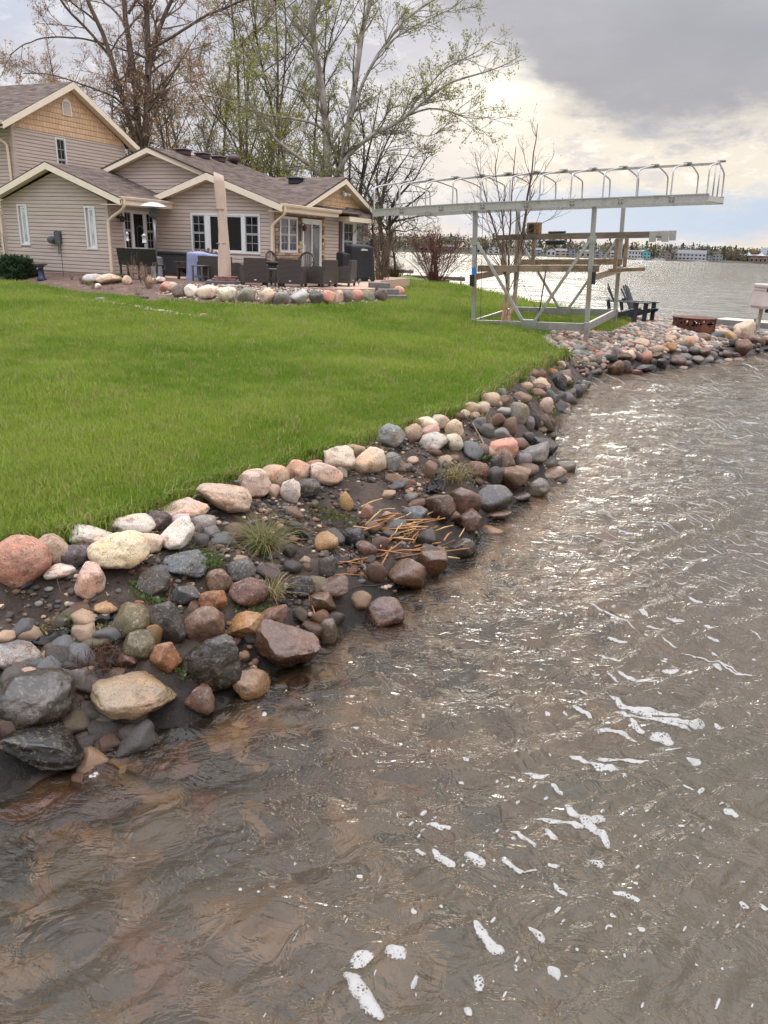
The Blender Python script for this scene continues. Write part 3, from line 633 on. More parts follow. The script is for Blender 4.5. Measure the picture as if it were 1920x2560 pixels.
# zone, cx, cy, w, h, colour, wet, angularity, tilt, label (stones with a label stand alone, the others are stones of the bank)
ST = [
('A',170,605,390,390,'salmon',0,.12,0,'big salmon pink boulder at the near end of the stone row'),
('A',390,510,270,215,'tan',0,.15,10,'round tan boulder behind the salmon pink boulder'),
('A',570,557,225,168,'dgrey',0,.2,0,'smooth charcoal stone between tan boulder and big cream boulder'),
('A',440,672,225,130,'white',0,.2,8,'small cream stone in front of the charcoal stone'),
('A',655,745,230,250,'pink',0,.5,20,'blocky pink and white stone below the big cream boulder'),
('A',885,532,435,305,'cream',0,.15,5,'big cream boulder speckled with rust, near end of row'),
('A',680,420,310,160,'white',0,.3,-12,'white stone with brown face wedged behind the big cream boulder'),
('A',985,330,315,165,'white',0,.25,0,'cream boulder with flat top against the grass'),
('A',1090,468,225,145,'pink',0,.4,-5,'pale pink stone right of the big cream boulder'),
('A',1175,292,190,145,'purple',0,.5,0,'purple brown stone wedged between cream and pink boulders'),
('A',1370,212,355,140,'pink',0,.3,3,'long flat pink boulder beside the grass'),
('A',1305,410,285,215,'white',0,.7,20,'angular whitish stone in front of the flat pink boulder'),
('A',1350,305,145,125,'white',0,.7,30,None),
('A',1500,328,205,155,'lgrey',0,.3,5,'two-toned whitish stone below the flat pink boulder'),
('B',440,537,375,205,'tan',0,.12,-14,'largest tan oval boulder of the row, streaked grey'),
('B',655,442,225,195,'pink',0,.4,15,'pinkish tan stone right of the tan oval boulder'),
('B',800,387,185,155,'tan',0,.2,0,'brownish tan round stone against the grass'),
('B',950,352,185,165,'tan',0,.25,0,'tan stone with patchy face behind the dark grey stone'),
('B',1065,305,125,80,'salmon',0,.2,0,None),
('B',1150,372,235,165,'pink',0,.2,-5,'pink mottled rounded boulder in the middle of the row'),
('B',1255,350,75,115,'white',0,.2,15,None),
('B',1235,277,225,175,'cream',0,.6,20,'angular cream stone with dark spots beside the grass'),
('B',1345,215,160,110,'tan',0,.15,0,None),
('B',1445,288,245,190,'cream',0,.25,24,'bright cream slanting boulder above the bare soil'),
('B',1598,295,145,135,'grey',0,.25,20,'small grey stone leaning on the bright cream boulder'),
('B',790,495,105,105,'tan',0,.2,0,None),
('B',905,482,140,165,'white',0,.5,-15,'upright white and rust stone beside a dark grey stone'),
('B',1015,467,195,130,'dgrey',0,.3,10,'dark grey stone right of the upright white stone'),
('A',1380,622,335,215,'slate',0,.35,-6,'blue grey slab with wet spots set into the bank'),
('A',1145,762,245,235,'dgrey',.25,.3,25,'dark grey egg shaped stone below the big cream boulder'),
('A',1385,857,225,175,'dgrey',.1,.7,-10,'angular grey green stone in the bank'),
('A',1580,892,205,185,'orange',.5,.25,30,'rusty orange stone beside the angular grey green stone'),
('A',1610,745,170,170,'brown',.3,.2,0,'round brown stone above the rusty orange stone'),
('A',785,942,175,95,'gold',.2,.7,0,'yellow quartz chunk lying on the mud'),
('A',1030,922,78,78,'orange',.3,.1,0,None),
('A',960,1032,300,230,'olive',.3,.5,0,'tan olive stone wedged above the weeds'),
('A',1260,1065,195,340,'dgrey',.55,.6,12,'tall dark grey slab standing on end in the bank'),
('A',1510,1055,295,270,'brown',.5,.2,15,'rounded brown stone right of the tall dark slab'),
('A',1025,1232,245,215,'olive',.45,.3,0,'moss green stone with straight crack'),
('A',1140,1150,140,170,'gold',.3,.6,0,None),
('A',1215,1312,215,215,'orange',.6,.5,20,'orange brown faceted stone below the tall dark slab'),
('A',940,1332,170,140,'rbrown',.3,.7,20,'flat brick red stone among the dry weeds'),
('A',1560,1345,430,390,'dark',.9,.3,10,'large wet dark brown boulder at the water line'),
('A',110,1300,350,215,'grey',.1,.15,-14,'long grey slab at the near end of the bank'),
('A',235,1395,165,70,'purple',.2,.5,0,None),
('A',270,1612,560,400,'dark',.85,.1,8,'huge smooth wet black boulder at the near corner'),
('A',1000,1600,620,330,'cream',.2,.45,-8,'pale cream rock with rust stains half in the water'),
('A',1480,1632,215,230,'rbrown',.9,.4,20,'wet reddish brown stone beside the pale cream rock'),
('A',300,1960,600,330,'black',.95,.6,-18,'flat black slab awash at the near corner'),
('A',60,1880,120,200,'rbrown',.9,.3,0,None),
('B',425,535,1,1,'tan',0,.2,0,0),
('B',565,1037,190,150,'dgrey',.35,.25,20,'smooth dark stone under the grass tuft'),
('B',415,1118,175,175,'brown',.3,.25,0,None),
('B',610,1192,265,205,'rbrown',.4,.15,0,'broad maroon brown stone beside the mossy strip'),
('B',590,1432,305,190,'gold',.6,.7,12,'golden brown craggy stone with dark hollow'),
('B',790,1377,190,185,'brown',.6,.5,0,'brown stone above the large reddish boulder'),
('B',870,1582,440,330,'rbrown',.85,.55,-12,'large wet reddish brown boulder with flat faces'),
('B',968,1152,195,150,'black',.6,.35,10,'black stone below the torn black fabric'),
('B',1200,1162,220,155,'rbrown',.7,.4,10,'red brown stone splashed by the water'),
('B',1105,1262,210,160,'brown',.8,.5,10,None),
('B',1110,1377,135,135,'orange',.7,.2,0,None),
('B',1165,1472,130,195,'green',.75,.2,0,'greenish oval stone beside the splash'),
('B',1555,1342,265,220,'rbrown',.7,.5,0,'reddish stone standing alone in the shallow water'),
('B',1390,1252,155,125,'pink',.8,.3,10,None),
('B',895,912,105,95,'dark',.2,.5,0,None),('B',1000,972,85,65,'tan',.2,.4,0,None),('B',1010,1015,80,60,'brown',.3,.5,0,None),
('B',1165,1015,140,165,'dgrey',.5,.5,0,'grey stone at the torn edge of the black fabric'),
('B',1495,1052,140,160,'rbrown',.6,.3,0,None),
('B',1150,842,165,140,'gold',.1,.5,0,'yellowish mossy stone in the soil slope'),
('B',1320,1042,110,65,'orange',.3,.5,20,None),
('B',1290,572,95,155,'gold',.05,.3,15,'ochre stone standing in the bare soil'),
('B',1425,640,85,115,'salmon',0,.7,0,None),('B',945,740,95,80,'dark',.1,.7,0,None),
('B',1470,745,115,95,'brown',.2,.2,0,None),('B',1332,830,165,165,'black',.5,.3,0,'round black stone beside the orange reeds'),
('B',1400,790,90,80,'dark',.4,.2,0,None),
('B',1430,902,155,125,'rbrown',.4,.2,0,'rounded rust stone under the reeds'),('B',1518,857,125,115,'rbrown',.4,.3,0,None),
('B',625,1830,280,210,'gold',.95,.3,-20,'golden brown stone awash beside the dark boulder'),
('B',455,720,60,40,'lgrey',0,.3,0,None),('B',625,712,50,40,'slate',0,.3,0,None),('B',828,737,55,40,'salmon',0,.3,0,None),('B',805,675,30,26,'tan',0,.3,0,None),
('B',700,815,110,60,'tan',.1,.3,0,None),('B',925,830,80,55,'brown',.1,.3,0,None),('B',770,825,60,50,'tan',.1,.3,0,None),
('C',380,1477,265,205,'brown',.35,.25,0,'brown square shouldered stone beside the reed pile'),
('C',555,1392,220,170,'brown',.35,.4,0,'mottled brown stone behind the square one at the water'),
('C',590,1320,120,75,'tan',.3,.4,0,None),
('C',745,1302,225,140,'dgrey',.7,.4,15,'dark grey wedge at the water beyond the reeds'),
('C',520,1242,155,145,'dark',.5,.4,0,None),
('C',440,1067,180,115,'slate',.4,.6,12,'slate wedge above the reed pile'),
('C',455,1000,150,90,'rbrown',.5,.4,10,None),('C',300,1150,150,110,'slate',.3,.4,0,None),('C',265,1210,130,80,'dgrey',.3,.4,0,None),
('C',610,1022,215,215,'rbrown',.6,.5,40,'long red brown stone slanting to the water'),
('C',780,985,235,205,'rbrown',.75,.4,10,'wet maroon boulder with hollow face'),
('C',990,967,250,195,'dgrey',.75,.5,15,'grey green boulder sloping into the water'),
('C',805,1107,195,145,'rbrown',.8,.6,15,'wet brown stone with dark split at the water'),
('C',1170,947,135,65,'purple',.7,.2,10,'small purple stone at the water edge'),
('C',1275,890,185,140,'green',.6,.3,10,'pale green stone awash off the bank'),
('C',1120,822,195,175,'brown',.4,.4,15,'grey brown stone above the pale green one'),
('C',985,812,120,155,'dgrey',.4,.3,-10,None),('C',872,762,150,140,'rbrown',.3,.3,20,'dark stone flecked with pink in the bank'),
('C',1035,692,160,145,'brown',.1,.3,25,'striped brown stone under the rose stone'),('C',1003,727,95,115,'black',.2,.5,0,None),
('C',1050,612,195,145,'salmon',0,.5,20,'rose pink stone on the far part of the bank'),
('C',1180,707,125,130,'grey',.15,.25,0,'grey rounded block beside the long grey slab'),
('C',1255,668,250,135,'grey',.2,.4,33,'long grey slab sloping down to the water'),
('C',1330,607,180,160,'black',.6,.85,15,'black sharp cornered rock jutting over the water'),
('C',1388,782,190,80,'tan',.45,.3,18,'flat tan stone at the foot of the grey slab'),
('C',272,527,198,170,'grey',0,.3,0,'large grey boulder standing alone on the grass edge'),
('C',425,505,125,135,'tan',0,.25,0,'tan stone leaning beside the lone grey boulder'),
('C',515,450,165,110,'cream',0,.2,0,'cream stone at the back of the pale cluster'),
('C',540,495,140,90,'pink',0,.3,20,None),
('C',602,428,145,110,'cream',0,.3,20,'speckled cream stone at the top of the pale cluster'),
('C',712,487,140,140,'tan',0,.4,40,'wedge of tan stone right in the pale cluster'),
('C',560,572,195,135,'white',0,.15,10,'white oval stone at the front of the pale cluster'),
('C',700,572,140,135,'white',0,.2,0,'whitish tan stone beside the white oval stone'),
('C',825,330,125,85,'tan',0,.2,0,'left one of three small tan stones past the cluster'),('C',903,332,105,85,'cream',0,.2,20,None),('C',780,373,78,62,'cream',0,.2,0,None),('C',850,386,72,52,'tan',0,.3,0,None),
('C',955,275,135,105,'tan',0,.3,-5,'tan boulder with grey underside on the grass edge'),
('C',1052,298,80,85,'brown',0,.3,0,None),('C',1030,225,70,62,'grey',0,.2,0,None),('C',880,430,95,85,'grey',0,.2,0,None),
('C',1152,367,140,150,'green',.05,.12,-20,'large round grey green boulder in the stacked bank'),
('C',1002,422,115,95,'brown',.05,.4,30,None),('C',928,497,110,105,'dgrey',.05,.3,0,None),('C',1030,512,120,90,'grey',.05,.5,10,None),('C',1095,465,110,150,'brown',.05,.3,-30,None),
('C',1047,358,100,60,'lgrey',0,.4,10,None),
('C',1230,440,70,110,'grey',.3,.3,0,None),('C',1270,432,65,115,'black',.5,.5,0,None),('C',1222,540,90,85,'dark',.5,.4,0,None),
('C',1345,325,95,130,'pink',.1,.3,10,'upright pinkish brown stone in the stacked bank'),('C',1335,440,105,130,'brown',.3,.5,20,None),
('C',1438,280,85,130,'dgrey',.2,.3,0,None),('C',1383,268,55,120,'slate',.1,.4,15,None),
('C',1500,275,115,110,'purple',.4,.6,10,None),('C',1540,222,95,115,'black',.4,.4,0,None),
('C',1300,170,140,85,'tan',0,.25,12,'mottled tan stone high on the far bank'),('C',1270,228,145,70,'brown',0,.2,-5,None),('C',1203,182,95,62,'pink',0,.25,5,None),
('C',1440,165,90,125,'black',.1,.3,0,'black stone beside the weedy patch of far bank'),('C',1380,88,85,62,'orange',0,.5,0,None),
('C',418,697,85,65,'tan',0,.3,0,None),('C',380,745,85,60,'purple',0,.3,0,None),('C',290,830,125,100,'brown',.1,.6,0,None),('C',368,862,85,95,'brown',.1,.3,0,None),('C',443,862,75,42,'pink',.05,.4,0,None),('C',535,770,95,135,'brown',.1,.5,-20,None),('C',250,925,105,62,'tan',.1,.4,0,None),('C',395,915,60,60,'tan',.1,.7,0,None),('C',640,690,100,70,'tan',.1,.4,0,None),
('C',1470,40,60,60,'dgrey',0,.4,0,None),('C',1440,30,80,50,'tan',0,.4,0,None),('C',1580,60,60,60,'dark',.1,.4,0,None),
('C',1000,1070,220,60,'brown',.9,.5,10,None),('C',960,1180,190,60,'gold',.9,.4,5,None),('C',1470,1195,120,60,'tan',.9,.4,5,None),
('E',920,350,175,155,'purple',.05,.2,20,'purple grey round stone high on the point'),('E',1020,395,120,115,'brown',0,.3,0,None),
('E',1140,422,195,180,'cream',0,.15,25,'yellowish cream round stone on the point'),
('E',835,457,262,135,'black',.15,.12,5,'long smooth black stone on the point'),
('E',525,487,155,135,'brown',.05,.7,0,'square brown stone near the grassy corner'),('E',670,477,135,155,'brown',.1,.4,0,None),
('E',765,570,115,105,'orange',.4,.25,0,'small rust red stone under the long black stone'),
('E',960,612,245,225,'brown',.15,.7,25,'large angular taupe block at the water on the point'),
('E',1105,580,125,205,'purple',.3,.6,10,None),('E',1245,672,205,130,'red',.85,.4,10,'wet brick red stone in the water on the point'),
('E',1370,602,315,105,'black',.7,.5,12,'flat black stone at the water beside the brick red one'),
('E',1270,422,125,175,'purple',.1,.25,25,None),('E',1390,442,165,215,'salmon',.1,.3,-25,'orange tan stone with cracked face on the point'),
('E',1325,215,235,125,'tan',0,.7,3,'blocky tan stone at the edge of the pebbles'),('E',1490,222,95,75,'lgrey',0,.5,0,None),('E',1555,322,205,125,'tan',0,.2,18,None),('E',1290,290,140,85,'tan',0,.3,20,None),
('E',1495,512,95,125,'dgrey',.3,.2,0,None),('E',470,382,185,105,'grey',.05,.6,15,None),('E',745,300,150,100,'brown',0,.5,0,None),('E',560,335,150,125,'brown',0,.5,0,None),('E',390,300,280,55,'grey',0,.6,0,None),('E',1050,260,140,90,'grey',0,.3,0,None),
('E',130,560,155,85,'tan',0,.3,0,None),('E',105,822,205,195,'black',.1,.3,0,None),('E',220,672,135,125,'green',0,.2,0,None),('E',490,852,175,155,'purple',.4,.3,10,'dark speckled stone at the inner corner of the cove'),
('E',355,962,195,215,'dark',.4,.4,0,None),('E',270,1032,205,225,'purple',.4,.7,20,None),('E',110,1060,140,260,'dgrey',.2,.2,0,None),('E',270,782,115,155,'dgrey',.2,.5,15,None),('E',400,872,115,185,'dark',.3,.4,15,None),
('E',675,602,135,115,'dark',.4,.6,15,None),('E',770,652,115,95,'dgrey',.5,.6,0,None),('E',630,662,125,95,'slate',.5,.6,15,None),('E',320,520,120,90,'purple',.1,.4,0,None),('E',445,620,110,110,'dark',.2,.4,0,None),
('G',310,372,155,115,'tan',0,.5,0,None),('G',385,355,115,110,'grey',0,.25,0,None),('G',540,422,195,165,'tan',0,.2,25,'rounded cream tan stone on the crest of the point'),('G',640,392,115,135,'pink',0,.3,0,None),('G',770,352,185,135,'brown',0,.5,15,'brown grey block on the crest of the point'),
('G',1040,287,145,95,'pink',0,.2,0,None),('G',1130,240,105,95,'purple',0,.6,0,None),('G',1240,292,115,135,'cream',0,.2,0,None),('G',1270,203,145,62,'black',0,.3,0,None),('G',1340,252,145,125,'cream',0,.3,15,None),
('G',1400,362,245,175,'brown',0,.25,-10,'broad speckled brown boulder near the tip of the point'),('G',1130,352,195,155,'gold',0,.25,0,'golden tan boulder near the tip of the point'),('G',1190,432,155,135,'dark',.1,.25,0,None),('G',1320,492,225,225,'brown',.05,.15,0,'large round pinkish brown boulder at the tip of the point'),
('G',1560,422,115,145,'brown',.2,.5,0,None),('G',1640,412,95,105,'brown',.2,.4,0,None),('G',910,482,125,155,'grey',.05,.2,-15,'upright smooth grey stone near the tip'),('G',640,542,155,125,'slate',.15,.3,0,None),('G',790,562,165,155,'brown',.15,.3,20,None),
('G',480,520,115,105,'grey',.05,.5,0,None),('G',310,492,160,145,'gold',0,.35,-25,None),('G',520,627,155,115,'grey',.2,.15,5,None),('G',190,717,145,155,'black',.5,.12,0,'round black stone at the water on the point'),('G',65,700,90,110,'dark',.4,.3,0,None),
('G',385,632,140,95,'red',.4,.4,15,None),('G',360,682,115,85,'rbrown',.7,.3,0,None),('G',510,712,195,85,'purple',.7,.3,5,None),('G',690,662,165,115,'grey',.4,.3,10,None),('G',840,662,135,85,'grey',.5,.4,10,None),('G',1090,592,145,125,'brown',.3,.3,0,None),('G',980,682,155,62,'slate',.7,.5,0,None),
('G',1110,672,125,65,'cream',.7,.3,0,None),('G',1250,672,170,85,'orange',.85,.3,0,None),('G',1215,602,105,85,'dgrey',.4,.7,0,None),('G',935,612,85,75,'purple',.2,.2,0,None),('G',990,592,75,85,'slate',.3,.5,0,None),('G',480,442,135,105,'grey',0,.2,0,None),('G',800,452,60,60,'cream',0,.3,0,None),('G',740,450,60,50,'brown',0,.3,0,None),('G',1000,330,70,60,'grey',0,.3,0,None),('G',980,400,110,70,'purple',.1,.6,0,None),
('G',1460,482,65,85,'purple',.3,.3,0,None),('G',1520,532,75,65,'dark',.5,.3,0,None),('G',1640,522,140,55,'black',.5,.4,20,None),('G',120,600,160,80,'brown',.1,.3,20,None),('G',240,640,120,80,'dgrey',.4,.2,0,None),('G',1040,520,110,80,'dark',.3,.4,0,None),('G',920,280,70,50,'orange',0,.3,0,None),
]
for z, cx, cy, ww, hh, c, wet, ang, rot, lab in ST:
    if ww < 5: continue
    ox, oy, s = ZN[z]
    put_stone(ox + cx / s, oy + cy / s, ww / s, hh / s, c, wet, ang, rot, lab, name='boulder' if lab else 'stone', parent=None if lab else BANK)

# fill stones, cobbles between the placed ones
def scatter_bank(n, smin, smax, tlo, thi, y0, y1, seed, sub=2):
    r = np.random.default_rng(seed); k = 0
    while k < n:
        i = r.integers(0, len(Lp) - 1); a = np.array(Lp[i]) + r.random() * (np.array(Lp[i + 1]) - np.array(Lp[i]))
        if not (y0 < a[1] < y1): continue
        d = np.array([np.hypot(*(np.array(q) - a)) for q in Wp]); j = int(d.argmin()); b = np.array(Wp[j])
        t = r.uniform(tlo, thi); p = a + (b - a) * t + r.normal(size=2) * .12
        if inpoly(p[None], LAND)[0]: continue
        s = r.uniform(smin, smax) * (.6 + .4 * r.random())
        me = shared_stone(sub, int(r.integers(0, 12)), float(r.choice([.2, .5])))
        o = bpy.data.objects.new('stone', me); COL.objects.link(o)
        o.location = (p[0], p[1], gz(*p) + s * .2)
        o.scale = (s * r.uniform(.8, 1.3), s * r.uniform(.8, 1.1), s * r.uniform(.5, .9)); o.rotation_euler = (r.normal() * .3, r.normal() * .3, r.uniform(0, 6.3))
        c = PAL[str(r.choice(['brown', 'dgrey', 'dark', 'rbrown', 'grey', 'tan', 'purple', 'slate', 'olive']))]; c = np.array(c) * r.uniform(.75, 1.2)
        o.color = (*c, .15 + .6 * t * r.random()); o.parent = BANK; k += 1
scatter_bank(95, .03, .10, .3, 1.02, 1.9, 8, 21, 3)
scatter_bank(60, .04, .10, .75, 1.15, 1.9, 4.6, 24, 3)
scatter_bank(60, .05, .11, .5, 1.0, 1.9, 4.3, 26, 3)
scatter_bank(44, .07, .16, .15, 1.05, 8, 13, 22, 3)
scatter_bank(46, .10, .20, .05, 1.0, 12, 24, 23, 3)

# the bank goes on beyond the left edge of the picture
r_ = np.random.default_rng(61)
for k in range(70):
    a, b = np.array(Lp[0]), np.array((-3.6, 2.2)); c_, d_ = np.array(Wp[0]), np.array((-2.7, 1.7)); s_ = r_.uniform(.85, 2.8); t_ = r_.random(); p_ = (a + (b - a) * s_) * (1 - t_) + (c_ + (d_ - c_) * s_) * t_; q_ = r_.uniform(.06, .19)
    o = bpy.data.objects.new('stone', shared_stone(3, int(r_.integers(0, 12)), float(r_.choice([.2, .5])))); COL.objects.link(o); o.location = (p_[0], p_[1], gz(*p_) + q_ * .25); o.scale = (q_ * r_.uniform(.9, 1.3), q_, q_ * r_.uniform(.6, .9)); o.rotation_euler = (0, 0, r_.uniform(0, 6.3)); o.parent = BANK
    o.color = (*(np.array(PAL[str(r_.choice(['tan', 'cream', 'pink', 'grey'] if t_ < .3 else ['brown', 'dgrey', 'dark', 'rbrown', 'olive']))]) * r_.uniform(.8, 1.15)), .1 + .5 * t_)

# pebbles of the beach on the point: the 300 largest are stones of their own, the rest is one mass
def pebbles():
    r = np.random.default_rng(5); pts = []
    lo, hi = BEACH.min(0), BEACH.max(0)
    cand = np.column_stack([r.uniform(3.8, 11.2, 26000), r.uniform(15, 27.2, 26000)])
    ok = inpoly(cand, BEACH) & (inpoly(cand, LAND) | (pdist(cand, LAND) < .5)); cand = cand[ok]
    # dart throwing on a grid
    taken = {}
    for p in cand:
        s = r.uniform(.045, .10); g = (int(p[0] / .085), int(p[1] / .085))
        if g in taken: continue
        taken[g] = 1; pts.append((p[0], p[1], s))
    pts = np.array(pts); h = ground(pts[:, :2]); cols = ['tan', 'pink', 'lgrey', 'grey', 'cream', 'brown', 'salmon', 'slate', 'grey', 'purple', 'tan', 'green', 'lgrey', 'brown']
    px = FPX * 2 * pts[:, 2] / np.hypot(pts[:, 0], pts[:, 1]); order = np.argsort(-px)
    host = ZO['pebble_beach']
    for i in order[:300]:
        x, y, s = pts[i]; o = bpy.data.objects.new('pebble', shared_stone(2, int(r.integers(0, 12)), .2)); COL.objects.link(o)
        o.location = (x, y, h[i] + s * .3); o.scale = (s * r.uniform(.8, 1.3), s * r.uniform(.7, 1.0), s * r.uniform(.5, .8)); o.rotation_euler = (r.normal() * .25, r.normal() * .25, r.uniform(0, 6.3))
        c = np.array(PAL[str(r.choice(cols))]) * r.uniform(.8, 1.15); o.color = (*np.clip(c, 0, .8), 0); o.parent = host
    shapes = [stone_shape(1, 50 + k, .2)[0] for k in range(10)]; f = ICO[1][1]
    V, F, Cc = [], [], []; b = 0
    for i in order[300:]:
        x, y, s = pts[i]; v = shapes[int(r.integers(0, 10))] * np.array([s * r.uniform(.8, 1.3), s * r.uniform(.7, 1.0), s * r.uniform(.5, .8)])
        a = r.uniform(0, 6.3); ca, sa = math.cos(a), math.sin(a)
        v = np.column_stack([v[:, 0] * ca - v[:, 1] * sa + x, v[:, 0] * sa + v[:, 1] * ca + y, v[:, 2] + h[i] + s * .25])
        V.append(v); F.append(f + b); b += len(v)
        c = np.array(PAL[str(r.choice(cols))]) * r.uniform(.75, 1.15); Cc.append(np.tile(np.append(np.clip(c, 0, .8), 1), (len(v), 1)))
    o = mesh_obj('pebbles', np.concatenate(V), np.concatenate(F), vc_mat('pebble_mass'), host, smooth=True, attrs={'tint': ('FLOAT_COLOR', 'POINT', np.concatenate(Cc))})
    tag(o, kind='stuff')
def vc_mat(name, rough=.8, trans=0.0, var=.35, scale=60.0):
    """surface coloured by the piece colours stored on the mesh, with fine grain"""
    if name in MATS: return MATS[name]
    m = bpy.data.materials.new(name); m.use_nodes = True; t = m.node_tree; X = NX(t); b = t.nodes['Principled BSDF']
    a = mk(t, 'ShaderNodeAttribute', attribute_name='tint').outputs['Color']
    pos = mk(t, 'ShaderNodeNewGeometry').outputs['Position']
    c = X.mix(X.m('MULTIPLY', X.ss(X.noise(pos, scale, 4, .65), .45, .65), var), a, X.mix(1.0, a, (.4, .38, .36), 'MULTIPLY'))
    t.links.new(c, b.inputs['Base Color']); b.inputs['Roughness'].default_value = rough; b.inputs['Specular IOR Level'].default_value = .25
    if trans:
        out = t.nodes['Material Output']; tr = mk(t, 'ShaderNodeBsdfTranslucent'); t.links.new(c, tr.inputs[0])
        ms = mk(t, 'ShaderNodeMixShader'); ms.inputs[0].default_value = trans
        t.links.new(b.outputs[0], ms.inputs[1]); t.links.new(tr.outputs[0], ms.inputs[2]); t.links.new(ms.outputs[0], out.inputs[0])
    MATS[name] = m; return m
pebbles()

# stones lying on the lake bed, seen through the shallow water
def bed_stones():
    r = np.random.default_rng(77); host = ZO['lake_bed']; k = 0
    while k < 260:
        x = r.uniform(-1.9, 1.6); y = r.uniform(1.3, 5.2); p = np.array([[x, y]])
        if inpoly(p, SHORE)[0]: continue
        d = pdist(p, SHORE)[0]
        if d > 1.9 or r.random() < d / 2.3: continue
        s = r.uniform(.035, .14) * (1.15 - .3 * d)
        o = bpy.data.objects.new('stone', shared_stone(3, int(r.integers(0, 12)), float(r.choice([.2, .5])))); COL.objects.link(o)
        c = np.array(PAL[str(r.choice(['brown', 'gold', 'orange', 'rbrown', 'dgrey', 'olive', 'tan', 'brown', 'dark']))]) * r.uniform(1.0, 1.9)
        z = min(gz(x, y) + s * .15, -.06 - s * .5)
        o.location = (x, y, z); o.scale = (s * r.uniform(.9, 1.4), s, s * r.uniform(.45, .8)); o.rotation_euler = (r.normal() * .2, r.normal() * .2, r.uniform(0, 6.3))
        o.color = (*np.clip(c, 0, .8), 0); o.parent = host; k += 1
bed_stones()

# ================================================================== HOUSE
TH = R_(23)
HA = np.array([-9.72, 27.59, 0.0])
HV = np.array([math.sin(TH), math.cos(TH), 0]); HU = np.array([HV[1], -HV[0], 0])
def hw(u, v, z=0.0): return HA + HU * u + HV * v + np.array([0, 0, z])
def hloc(p): q = np.asarray(p) - HA; return float(q @ HU), float(q @ HV), float(p[2])

SIDING = (.50, .405, .345); TRIM = (.82, .70, .55); SHAKE = (.70, .46, .275); ROOF = (.17, .130, .108)
def siding_mat():
    m = mat('vinyl_siding', SIDING, .55, var=.13, vscale=.8, bump=.05, bscale=150, stretch=(1, 1, 6))
    return m
M_SID = siding_mat()
M_TRIM = mat('cream_trim', TRIM, .45, var=.06, vscale=3)
M_WHITE = mat('white_vinyl', (.70, .70, .685), .35, var=.06, vscale=5)
M_SASH = mat('grey_sash', (.36, .36, .355), .4)
M_GUT = mat('cream_gutter', (.74, .60, .44), .35, var=.08, vscale=4)
def shake_mat():
    m = bpy.data.materials.new('shake_siding'); m.use_nodes = True; t = m.node_tree; X = NX(t); b = t.nodes['Principled BSDF']
    tc = mk(t, 'ShaderNodeTexCoord').outputs['Object']; oi = mk(t, 'ShaderNodeObjectInfo').outputs['Random']
    # grain runs down each shake, shakes differ slightly in tone
    sh = X.mapv(tc, (1, 6.5, 0)); av = mk(t, 'ShaderNodeVectorMath', operation='ADD'); cm = mk(t, 'ShaderNodeCombineXYZ')
    t.links.new(X.m('MULTIPLY', oi, 91.0), cm.inputs[1]); t.links.new(sh, av.inputs[0]); t.links.new(cm.outputs[0], av.inputs[1])
    sep = mk(t, 'ShaderNodeSeparateXYZ'); t.links.new(av.outputs[0], sep.inputs[0])
    cell = X.m('FLOOR', sep.outputs[1]); fr = X.m('SUBTRACT', sep.outputs[1], cell)
    wn = mk(t, 'ShaderNodeTexWhiteNoise', noise_dimensions='1D'); t.links.new(cell, wn.inputs['W'])
    c = X.mix(wn.outputs[0], SHAKE, tuple(v * .78 for v in SHAKE))
    gap = X.m('LESS_THAN', fr, .10)
    c = X.mix(X.m('MULTIPLY', gap, .75), c, (.16, .09, .05))
    c = X.mix(X.m('MULTIPLY', X.ss(X.noise(X.mapv(tc, (1, 40, 3)), 3, 3), .45, .65), .3), c, (.38, .22, .12))
    t.links.new(c, b.inputs['Base Color']); b.inputs['Roughness'].default_value = .7
    return m
M_SHAKE = shake_mat()
def roof_mat():
    m = bpy.data.materials.new('asphalt_shingle'); m.use_nodes = True; t = m.node_tree; X = NX(t); b = t.nodes['Principled BSDF']
    at_ = mk(t, 'ShaderNodeAttribute', attribute_name='tint').outputs['Color']
    tc = mk(t, 'ShaderNodeTexCoord').outputs['Object']
    c = X.mix(X.m('MULTIPLY', X.ss(X.noise(tc, 70, 4, .7), .42, .62), .5), at_, (.075, .055, .05))
    t.links.new(c, b.inputs['Base Color']); b.inputs['Roughness'].default_value = .92; b.inputs['Specular IOR Level'].default_value = .2
    return m
M_ROOF = roof_mat()
def glass_mat(name, col, rough=.03, spec=.6):
    m = bpy.data.materials.new(name); m.use_nodes = True; t = m.node_tree; b = t.nodes['Principled BSDF']; X = NX(t)
    tc = mk(t, 'ShaderNodeTexCoord').outputs['Object']
    t.links.new(X.mix(X.ss(X.noise(tc, 1.6, 3, .5), .4, .65), tuple(col), tuple(c * 1.9 for c in col)), b.inputs['Base Color'])
    b.inputs['Roughness'].default_value = rough; b.inputs['Specular IOR Level'].default_value = spec
    bn = mk(t, 'ShaderNodeBump'); bn.inputs['Strength'].default_value = .06; bn.inputs['Distance'].default_value = .05
    t.links.new(X.noise(tc, 1.5, 2), bn.inputs['Height']); t.links.new(bn.outputs[0], b.inputs['Normal'])
    return m
M_GLASS = glass_mat('dark_window_glass', (.005, .006, .008), .03, .22)
M_GLASS_L = glass_mat('frosted_window_glass', (.30, .32, .31), .25, .4)
M_GLASS_S = glass_mat('lake_facing_glass', (.05, .05, .055), .02, 1.0)

